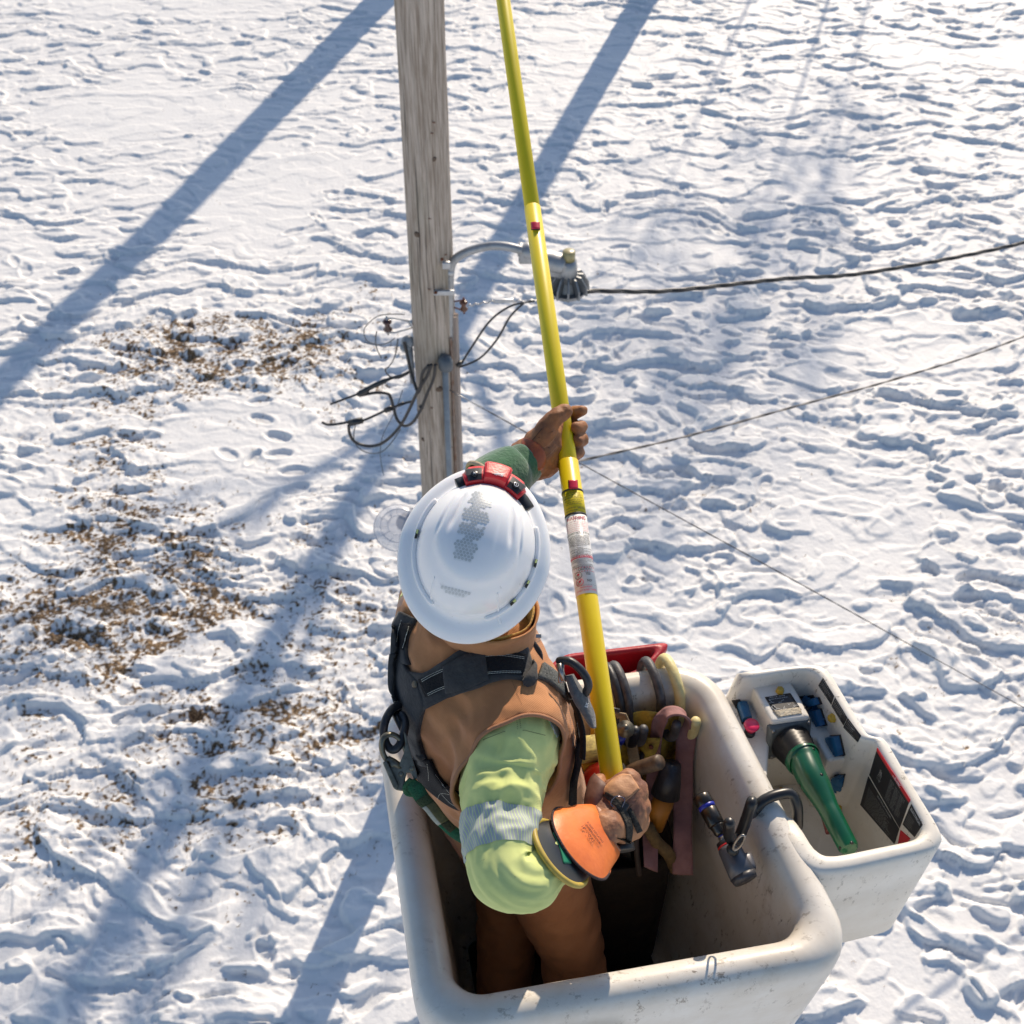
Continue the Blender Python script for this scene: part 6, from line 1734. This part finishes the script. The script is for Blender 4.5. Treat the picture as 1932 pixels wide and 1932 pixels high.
def film(poly, out=.0003):
    # a thin clear sticker under the cells, laid over a fine grid
    mb_ = MB(); xs = [p[0] for p in poly]; ys = [p[1] for p in poly]; st_ = .0012
    def inside(x, y):
        c = False; j = len(poly) - 1
        for i in range(len(poly)):
            xi, yi = poly[i]; xj, yj = poly[j]
            if (yi > y) != (yj > y) and x < (xj - xi) * (y - yi) / (yj - yi) + xi: c = not c
            j = i
        return c
    y = min(ys)
    while y < max(ys):
        x = min(xs)
        while x < max(xs):
            if inside(x + st_ / 2, y + st_ / 2): mb_.add(([hcast(x, y, out), hcast(x + st_, y, out), hcast(x + st_, y + st_, out), hcast(x, y + st_, out)], [(0, 1, 2, 3)]))
            x += st_
        y += st_
    return mb_
def px2h(px, py):                # picture point on the hat -> hat coordinates
    h, n = cast(hbv, px, py, 0); d = h - HC_; return (d.dot(hr_), d.dot(hf))
def Z1(x, y): return px2h(676 + x * .25, 821 + y * .25)   # from the enlarged view of the hat
top = [(880, 420), (1010, 440), (1005, 545), (925, 548), (928, 580), (990, 590), (975, 670), (895, 662), (890, 690), (955, 705), (920, 798), (860, 780), (855, 808), (905, 835), (852, 966), (720, 940), (735, 790), (795, 785), (800, 757), (750, 750), (765, 655), (835, 658), (840, 635), (782, 622), (805, 540), (865, 545), (870, 520), (833, 505)]
P_ = [Z1(*p) for p in top]
b = film(P_); fo = b.obj("crown_sticker", M_film, hat)
b = hexfill(P_); b.obj("honeycomb", M_hex, fo, False)
P_ = [Z1(*p) for p in [(615, 1118), (650, 1135), (730, 1165), (800, 1182), (858, 1186), (800, 1228), (740, 1222), (680, 1198), (640, 1165)]]
b = film(P_); fo = b.obj("rear_sticker", M_film, hat)
b = hexfill(P_, .0060, .0006, .80); b.obj("honeycomb", mat("retro_pale", (.60, .62, .62), .35), fo, False)
# moulded rear ridges
for pts in (((939, 1118), (940, 1140), (941, 1163), (944, 1176)), ((820, 1088), (816, 1108), (813, 1128), (815, 1140))):
    b = MB(); b.add(tube([cast(hbv, x, y, -.0002)[0] for x, y in catmull([Vector((x, y, 0)) for x, y in pts], 5) for x, y in [(x, y)]] if False else [cast(hbv, p.x, p.y, -.0004)[0] for p in catmull([Vector((x, y, 0)) for x, y in pts], 5)], [.0014 + .0001 * i for i in range(16)], 8)); b.obj("rear_ridge", M_hat, hat)
# ------------------------------------------------------------------ headlamp
M_redp = mat("red_plastic_lamp", (.62, .012, .018), .38, coat=.15, bump=.1, bscale=200)
hl = thing("headlamp", HP(0, .13, .05), "red and black strap-on headlamp on the front of the hard hat", "headlamp")
def HA(deg, r_, z):     # polar around the crown, deg from the front, + = right of the picture
    a = R(90 - deg); return HP((DA + r_) * math.cos(a), DOFF + (DB + r_) * math.sin(a), z)
def arcbody(d0, d1, prof, n=16):
    rg = []
    for i in range(n + 1):
        t_ = i / n; dg = d0 + (d1 - d0) * t_; rg.append([HA(dg, r_, z) for r_, z in prof(dg)])
    b = MB(); b.add(loft(rg, True, True)); return b
def prof_side(dg, g=0):
    e = min(1, max(0, (29 - abs(dg)) / 5)); o_ = .013 + .010 * e
    return [(-.014, .058), (-.006, .0635), (.004, .0600), (o_ * .75, .0500), (o_, .041), (o_, .020), (o_ - .006, .014), (-.004, .020)]
b = arcbody(-30, 30, prof_side, 28); b.obj("case", M_redp, hl, True)
def prof_c(dg):
    e = min(1, (11.5 - abs(dg)) / 2.2); k_ = .0035 + .004 * e
    return [(-.013, .0600), (-.003, .0660 + k_ * .4), (.006, .0635 + k_ * .5), (.0200 + k_, .0525 + k_ * .2), (.0245 + k_, .043), (.0245 + k_, .020), (-.004, .022)]
b = arcbody(-11, 11, prof_c, 14); cb_ = b.obj("centre_housing", M_redp, hl, False)
def prof_u(dg): return [(-.0135, .052), (.010, .0375), (.012, .030), (.010, .018), (.0, .012), (-.010, .030)]
b = arcbody(-37, 43, prof_u, 30); b.obj("strap", M_black, hl)
# black button pads
for sgn, d0, d1 in ((-1, -27, -13.5), (1, 13.5, 27)):
    rg = []
    for i in range(13):
        dg = d0 + (d1 - d0) * i / 12; rg.append([HA(dg, r_, z) for r_, z in ((-.0075, .0628), (-.0075, .0655), (.0040, .0625), (.0160, .0530), (.0195, .0455), (.0195, .0300), (.0165, .0300), (.0150, .050), (.0030, .0600))])
    b = MB(); b.add(loft(rg, True, True)); pad = b.obj("button_pad", M_black, hl, False)
    dg = (d0 + d1) / 2; c = HA(dg, .0045, .0625); nrm = (HA(dg, .0045 + .55 * .02, .0625 + .02) - c).normalized()
    b = MB(); b.add(tube([c - nrm * .001, c + nrm * .0012, c + nrm * .0018], [.0068, .0068, .0056], 28)); bt = b.obj("button", mat("button_black", (.010, .010, .012), .25), pad)
    e1 = nrm.cross(hf).normalized(); e2 = e1.cross(nrm)
    b = MB()
    if sgn > 0:
        b.add(tube([c + nrm * .0021 + e1 * math.cos(a) * .0040 + e2 * math.sin(a) * .0040 for a in [2 * math.pi * k / 28 for k in range(28)]], .00055, 6, closed=True)); b.add(tube([c + nrm * .0021 - e2 * .0022, c + nrm * .0021 + e2 * .0022], .0005, 6))
    else:
        for a0 in (.6, 2.0): b.add(tube([c + nrm * .0021 + (e1 * math.cos(a0) + e2 * math.sin(a0)) * .0032, c + nrm * .0021 - (e1 * math.cos(a0) + e2 * math.sin(a0)) * .0030], .0005, 6))
    b.each("button_mark", mat("white_mark", (.8, .8, .8), .4), bt)
# lettering on the centre housing, upside down as it is read from in front
cbv2 = bvh_of(cb_)
M_wmark = mat("white_mark", (.8, .8, .8), .4)
tdir = dirv(184 + 8, 1)
def lamp_text(s, c, h, shear=0, bold=0): return text_on(cbv2, s, c, dirv(190, 1), dirv(100, 1), h, .0006, shear, bold)
b = MB(); b.add(lamp_text("Milwaukee", (941.5, 896.6), 4.0, .42, .02)); b.add(lamp_text("BOLT", (935, 889.6), 3.0, 0, .0))
def q3(pts): b.add(([cast(cbv2, x, y, .0006)[0] for x, y in pts], [tuple(range(len(pts)))]))
q3([(927, 893.6), (938, 892.6), (938.5, 894.0), (933, 893.6)]); q3([(936, 894.6), (937, 892.4), (948, 894.3), (946, 895.0)]); q3([(945.5, 896.2), (946.5, 893.4), (954, 894.4), (951, 895.2)])
b.obj("logo_lettering", M_wmark, cb_, False)

# ================================================================== SAFETY HARNESS
har = thing("safety_harness", spine(6.4) - fv * .2, "black and charcoal padded safety harness strapped over the worker's brown vest", "harness")
M_pad = mat("charcoal_felt", (.035, .035, .037), .92, color2=(.05, .05, .052), vscale=90, bump=.5, bscale=150, sheen=.1)
M_webn = mat("harness_webbing", (.008, .009, .012), .75, bump=.9, bscale=320, spec=.3)
M_thrw = mat("white_thread", (.62, .62, .55), .7)
M_gweb = mat("grey_webbing", (.05, .055, .055), .85, color2=(.14, .15, .15), vscale=200, bump=1, bscale=300)
def Z2(*p): return [(676.2 + x * .25, 1159.2 + y * .25) for x, y in p]
def patch(name, L_, R2, m, out, th, nu=10, nv=30, bulge=.002, parent=har, dd=2.33, sm=3):
    b = MB(); b.add(strip_patch(vbv, Z2(*L_), Z2(*R2), out, th, nu, nv, dd, bulge, sm)); return b.obj(name, m, parent)
# long pad down the left of the back
pad1 = patch("back_pad", [(232, 300), (222, 400), (226, 560), (270, 640), (330, 760), (360, 880), (410, 1020), (470, 1110)], [(330, 300), (400, 430), (470, 500), (515, 660), (490, 780), (470, 900), (510, 1060), (555, 1140)], M_pad, .004, .006, 12, 40)
# band across the shoulders
pad2 = patch("cross_band", [(360, 420), (500, 440), (620, 370), (740, 285), (860, 245), (960, 236), (1100, 238), (1250, 215)], [(500, 720), (560, 690), (690, 625), (800, 590), (900, 560), (1010, 515), (1150, 490), (1330, 520)], M_pad, .003, .005, 14, 46)
cov = bvh_of(pad2, pad1)
def patch2(name, L_, R2, m, out, th, parent, nu=6, nv=24, bulge=.001, bv=None, sm=1):
    b = MB(); b.add(strip_patch(bv or cov, Z2(*L_), Z2(*R2), out, th, nu, nv, 2.3, bulge, sm)); return b.obj(name, m, parent)
w1 = patch2("webbing", [(455, 490), (540, 460), (650, 400)], [(510, 625), (570, 600), (665, 555)], M_webn, .0005, .0015, pad2)
w2 = patch2("webbing", [(945, 285), (1080, 280), (1270, 305)], [(970, 460), (1100, 450), (1240, 455)], M_webn, .0005, .0015, pad2)
w3 = patch2("felt_patch", [(640, 395), (780, 315), (950, 270)], [(665, 600), (820, 560), (985, 490)], M_pad, .0015, .002, pad2)
lpR = patch2("loop", [(1250, 190), (1310, 260), (1300, 400), (1235, 490)], [(1330, 195), (1392, 300), (1370, 450), (1300, 520)], M_pad, .006, .004, har, 8, 20, .003)
cov2 = bvh_of(pad2, pad1, w1, w2)
for pts in (((475, 495), (540, 458), (640, 412)), ((482, 508), (546, 471), (644, 425)), ((520, 600), (580, 570), (655, 540)), ((526, 612), (586, 582), (660, 552)), ((955, 306), (1080, 300), (1262, 325)), ((955, 318), (1080, 312), (1262, 338)), ((975, 437), (1100, 428), (1232, 430)), ((977, 449), (1100, 440), (1230, 442))):
    stitch(cov2, Z2(*pts), "stitching", M_thrw, pad2, .45, 2.0, .9, .0008)
for pts in (((395, 470), (470, 530), (545, 668)), ((395, 855), (470, 770), (560, 700), (740, 628), (980, 545), (1150, 505), (1390, 545))):
    stitch(cov2, Z2(*pts), "seam", M_black, pad2, .3, 2, .8, .001)
# strap over the left shoulder
sl_ = patch("shoulder_strap", [(330, -20), (285, 60), (250, 130), (242, 240), (240, 330)], [(450, 40), (420, 90), (385, 180), (375, 300), (400, 380)], M_pad, .003, .006, 8, 20)
slb = bvh_of(sl_)
ww = patch2("webbing", [(318, 60), (285, 160), (278, 240)], [(395, 80), (385, 130), (340, 270)], M_webn, .0005, .0015, sl_, bv=slb)
wwb = bvh_of(ww, sl_)
stitch(wwb, Z2((325, 42), (300, 130), (285, 215)), "stitching", M_thrw, sl_, .45, 2.0, .9, .0008); stitch(wwb, Z2((380, 90), (355, 180), (335, 255)), "stitching", M_thrw, sl_, .45, 2.0, .9, .0008)
# rivets
allb = bvh_of(pad1, pad2, lpR)
for x, y in ((284, 318), (426, 527), (1305, 198)):
    (px_, py_), = Z2((x, y)); p, n = cast(allb, px_, py_, 0); b = MB(); b.add(tube([p - n * .001, p + n * .0015, p + n * .0022], [.0075, .0075, .005], 20)); b.obj("rivet", M_dsteel, har)
# webbing from the loop round to the front
g = patch("front_strap", [(1385, 370), (1480, 440), (1560, 540), (1610, 640)], [(1345, 480), (1440, 530), (1530, 610), (1590, 680)], M_gweb, .004, .003, 6, 18)
g2 = patch("side_strap", [(1640, 600), (1660, 720), (1660, 900), (1650, 1020), (1625, 1140), (1600, 1260), (1600, 1420)], [(1570, 580), (1620, 700), (1615, 850), (1610, 1000), (1600, 1130), (1570, 1260), (1560, 1420)], M_webn, .012, .004, 6, 30, dd=2.3)
b_ = bvh_of(g2)
for pts in (((1625, 720), (1622, 860), (1620, 1000)), ((1652, 740), (1650, 900), (1640, 1010)), ((1612, 720), (1640, 730), (1660, 705)), ((1640, 830), (1680, 800), (1700, 790))): stitch(b_, Z2(*pts), "stitching", M_thrw, har, .28, 1.6, 1.2, .0012, 2.28)
b = MB(); b.add(tube(catmull([W(676.2 + x * .25, 1159.2 + y * .25, 2.27) for x, y in ((1610, 640), (1660, 760), (1690, 880), (1695, 1000), (1690, 1090))], 5), [.012] * 21, 10, flat=.35)); b.obj("adjuster_strap", M_webn, har)
# charcoal pad with lettering at the right
def ZW(x, y, d): return W(676.2 + x * .25, 1159.2 + y * .25, d)
cl_ = [ZW(1560, 465, 2.24), ZW(1585, 560, 2.235), ZW(1625, 660, 2.235), ZW(1690, 760, 2.24), ZW(1745, 850, 2.25)]; cr_ = [ZW(1625, 450, 2.25), ZW(1680, 540, 2.25), ZW(1740, 640, 2.25), ZW(1785, 750, 2.255), ZW(1795, 855, 2.26)]
rg = []
for a, c in zip(catmull(cl_, 6), catmull(cr_, 6)):
    row = [a.lerp(c, k / 10) - FW * (.012 * math.sin(math.pi * k / 10)) for k in range(11)] + [a.lerp(c, k / 10) + FW * .004 for k in range(10, -1, -1)]
    rg.append(row)
b = MB(); b.add(loft(rg, True, True)); ep = b.obj("chest_pad", mat("grey_felt", (.085, .09, .095), .95, color2=(.12, .125, .13), vscale=120, bump=.6, bscale=160, sheen=.3), har)
eb_ = bvh_of(ep)
b = MB(); b.add(text_on(eb_, "EX", (676.2 + 1722 * .25, 1159.2 + 685 * .25), dirv(-75, 1), dirv(-165, 1), 7.5, .0008, 0, .01)); b.obj("lettering", M_wmark, ep, False)
# D-rings
def dring(pts, d, r_, label=None):
    b = MB(); b.add(tube(catmull([ZW(x, y, dd_) for (x, y), dd_ in zip(pts, d)], 6), r_, 14, dome=True)); o = b.obj("d_ring", M_rubber, har); return o
dring([(1520, 350), (1590, 352), (1660, 400), (1715, 470), (1735, 540), (1710, 595), (1680, 585)], [2.25, 2.24, 2.235, 2.235, 2.24, 2.25, 2.26], .0085)
b = MB(); b.add(cyl(ZW(1512, 370, 2.24), ZW(1550, 500, 2.24), .006)); b.add(box(ZW(1530, 440, 2.245), RT, UPC, FW, .012, .04, .01, .003)); b.obj("buckle", M_steel, har)
dring([(300, 690), (250, 720), (205, 800), (190, 890), (215, 985), (262, 1022), (310, 985), (345, 890), (352, 810), (330, 760)], [2.31, 2.29, 2.275, 2.265, 2.255, 2.25, 2.25, 2.26, 2.28, 2.29], .0085)
b = MB(); b.add(tube([ZW(262, 730, 2.30), ZW(340, 880, 2.27)], .007, 12)); b.obj("ring_bar", M_black, har)
s3 = patch("hip_webbing", [(245, 610), (262, 660), (290, 730), (320, 790)], [(300, 650), (320, 690), (350, 760), (372, 800)], M_webn, .006, .004, 6, 14)
b3 = bvh_of(s3)
for pts in (((262, 662), (300, 652)), ((262, 670), (300, 660)), ((305, 775), (345, 748)), ((305, 783), (345, 756))): stitch(b3, Z2(*pts), "stitching", M_thrw, s3, .32, 1.6, 1.0, .001, 2.3)
# leg webbing below the pad
tbv = None
s4 = patch("leg_webbing", [(400, 1080), (440, 1180), (500, 1260), (620, 1370), (770, 1475)], [(560, 1090), (600, 1180), (640, 1240), (720, 1330), (780, 1420)], M_webn, .006, .004, 8, 24, dd=2.36)
b4 = bvh_of(s4)
for pts in (((580, 1210), (640, 1290), (770, 1440)), ((600, 1390), (625, 1350), (700, 1360)), ((520, 1130), (530, 1200), (530, 1260)), ((625, 1350), (690, 1420), (760, 1460))): stitch(b4, Z2(*pts), "stitching", M_thrw, s4, .3, 1.7, 1.2, .001, 2.35)
b = MB(); b.add(tube(catmull([ZW(440, 1075, 2.28), ZW(465, 1085, 2.27), ZW(495, 1070, 2.27)], 4), .006, 8, flat=.5)); b.obj("keeper", M_pad, har)

# ================================================================== LANYARD WITH SNAP HOOK
lan = thing("lanyard", ZW(300, 1150, 2.25), "green webbing lanyard with a bronze-grey snap hook clipped to the harness ring", "lanyard")
M_hook = mat("snap_hook_metal", (.20, .185, .145), .36, metal=.85, color2=(.12, .11, .085), vscale=60, bump=.2, bscale=120)
b = MB()
b.add(tube(catmull([ZW(225, 1110, 2.245), ZW(190, 1060, 2.243), ZW(175, 990, 2.24), ZW(190, 930, 2.24), ZW(240, 905, 2.245), ZW(300, 930, 2.25), ZW(345, 1000, 2.255), ZW(375, 1080, 2.255), ZW(400, 1140, 2.25)], 7), [.0068] * 57, 14, flat=.8))
b.obj("hook_nose", M_hook, lan)
def plate(pts, d0, d1, bev, name, m, parent=lan):
    T = [ZW(x, y, d0) for x, y in pts]; B_ = [ZW(x, y, d1) for x, y in pts]
    b = MB(); b.add(prism(T, B_, bev, 2)); return b.obj(name, m, parent, False)
body = plate([(340, 880), (362, 905), (395, 1040), (440, 1190), (445, 1240), (420, 1250), (395, 1195), (365, 1200), (352, 1250), (372, 1310), (330, 1335), (280, 1325), (262, 1260), (225, 1180), (205, 1120), (255, 1100), (300, 1150), (345, 1040), (352, 970)], 2.236, 2.250, .0022, "hook_body", M_hook)
plate([(182, 1118), (210, 1100), (255, 1190), (300, 1290), (292, 1330), (265, 1312), (225, 1220)], 2.228, 2.256, .0022, "thumb_lock", M_hook)
b = MB(); b.add(tube([ZW(215, 1090, 2.242), ZW(265, 1120, 2.242), ZW(330, 1160, 2.243)], [.0075, .0085, .007], 12)); b.obj("gate", M_hook, lan)
for x, y in ((253, 1135), (322, 1205), (402, 1162)):
    p = ZW(x, y, 2.236); b = MB(); b.add(tube([p + FW * .003, p - FW * .0012, p - FW * .002], [.0052, .005, .003], 18)); b.obj("rivet", M_hook, lan)
M_gw = mat("green_webbing", (.010, .13, .055), .85, color2=(.02, .07, .03), vscale=50, bump=1, bscale=260)
M_khaki = mat("khaki_tag", (.14, .12, .045), .8, var=.4, vscale=60, bump=.5, bscale=200)
M_tagw = mat("pale_tag", (.50, .48, .38), .7, var=.4, vscale=60)
cL = [(355, 1270), (380, 1330), (440, 1420), (500, 1475), (560, 1550), (620, 1610), (700, 1680), (780, 1730), (850, 1790)]
cR = [(420, 1240), (485, 1290), (530, 1360), (590, 1430), (640, 1500), (700, 1570), (760, 1620), (820, 1650), (900, 1700)]
Lp, Rp = catmull([ZW(x, y, 2.235 - .004 * i) for i, (x, y) in enumerate(cL)], 6), catmull([ZW(x, y, 2.235 - .004 * i) for i, (x, y) in enumerate(cR)], 6)
def webpart(i0, i1, name, m, th=.0025, off=0.0, ins=0.0, a0=0.0, a1=1.0):
    rg = []
    for i in range(i0, i1 + 1):
        a, c = Lp[i].lerp(Rp[i], a0), Lp[i].lerp(Rp[i], a1); n = -FW
        rg.append([a.lerp(c, k / 6) + n * (off + th + .003 * math.sin(math.pi * (a0 + (a1 - a0) * k / 6))) for k in range(7)] + [a.lerp(c, k / 6) + n * (off - th) for k in range(6, -1, -1)])
    b = MB(); b.add(loft(rg, True, True)); return b.obj(name, m, lan)
webpart(0, len(Lp) - 1, "webbing", M_gw)
webpart(11, 16, "dark_stitch_pack", mat("dark_olive", (.04, .06, .02), .8, bump=1, bscale=300), off=.0012)
webpart(16, 28, "tag", M_khaki, off=.0016, a0=.35, a1=1.0); webpart(16, 28, "tag", M_tagw, off=.0014, a0=0, a1=.35)
webpart(28, 34, "dark_stitch_pack", mat("brown_olive", (.05, .045, .015), .8, bump=1, bscale=300), off=.0012, a0=.3)
b = MB(); b.add(tube(catmull([ZW(400, 1245, 2.232), ZW(360, 1290, 2.232), ZW(372, 1335, 2.242), ZW(420, 1345, 2.248)], 5), .009, 10, flat=.4)); b.obj("eye_loop", M_gw, lan)
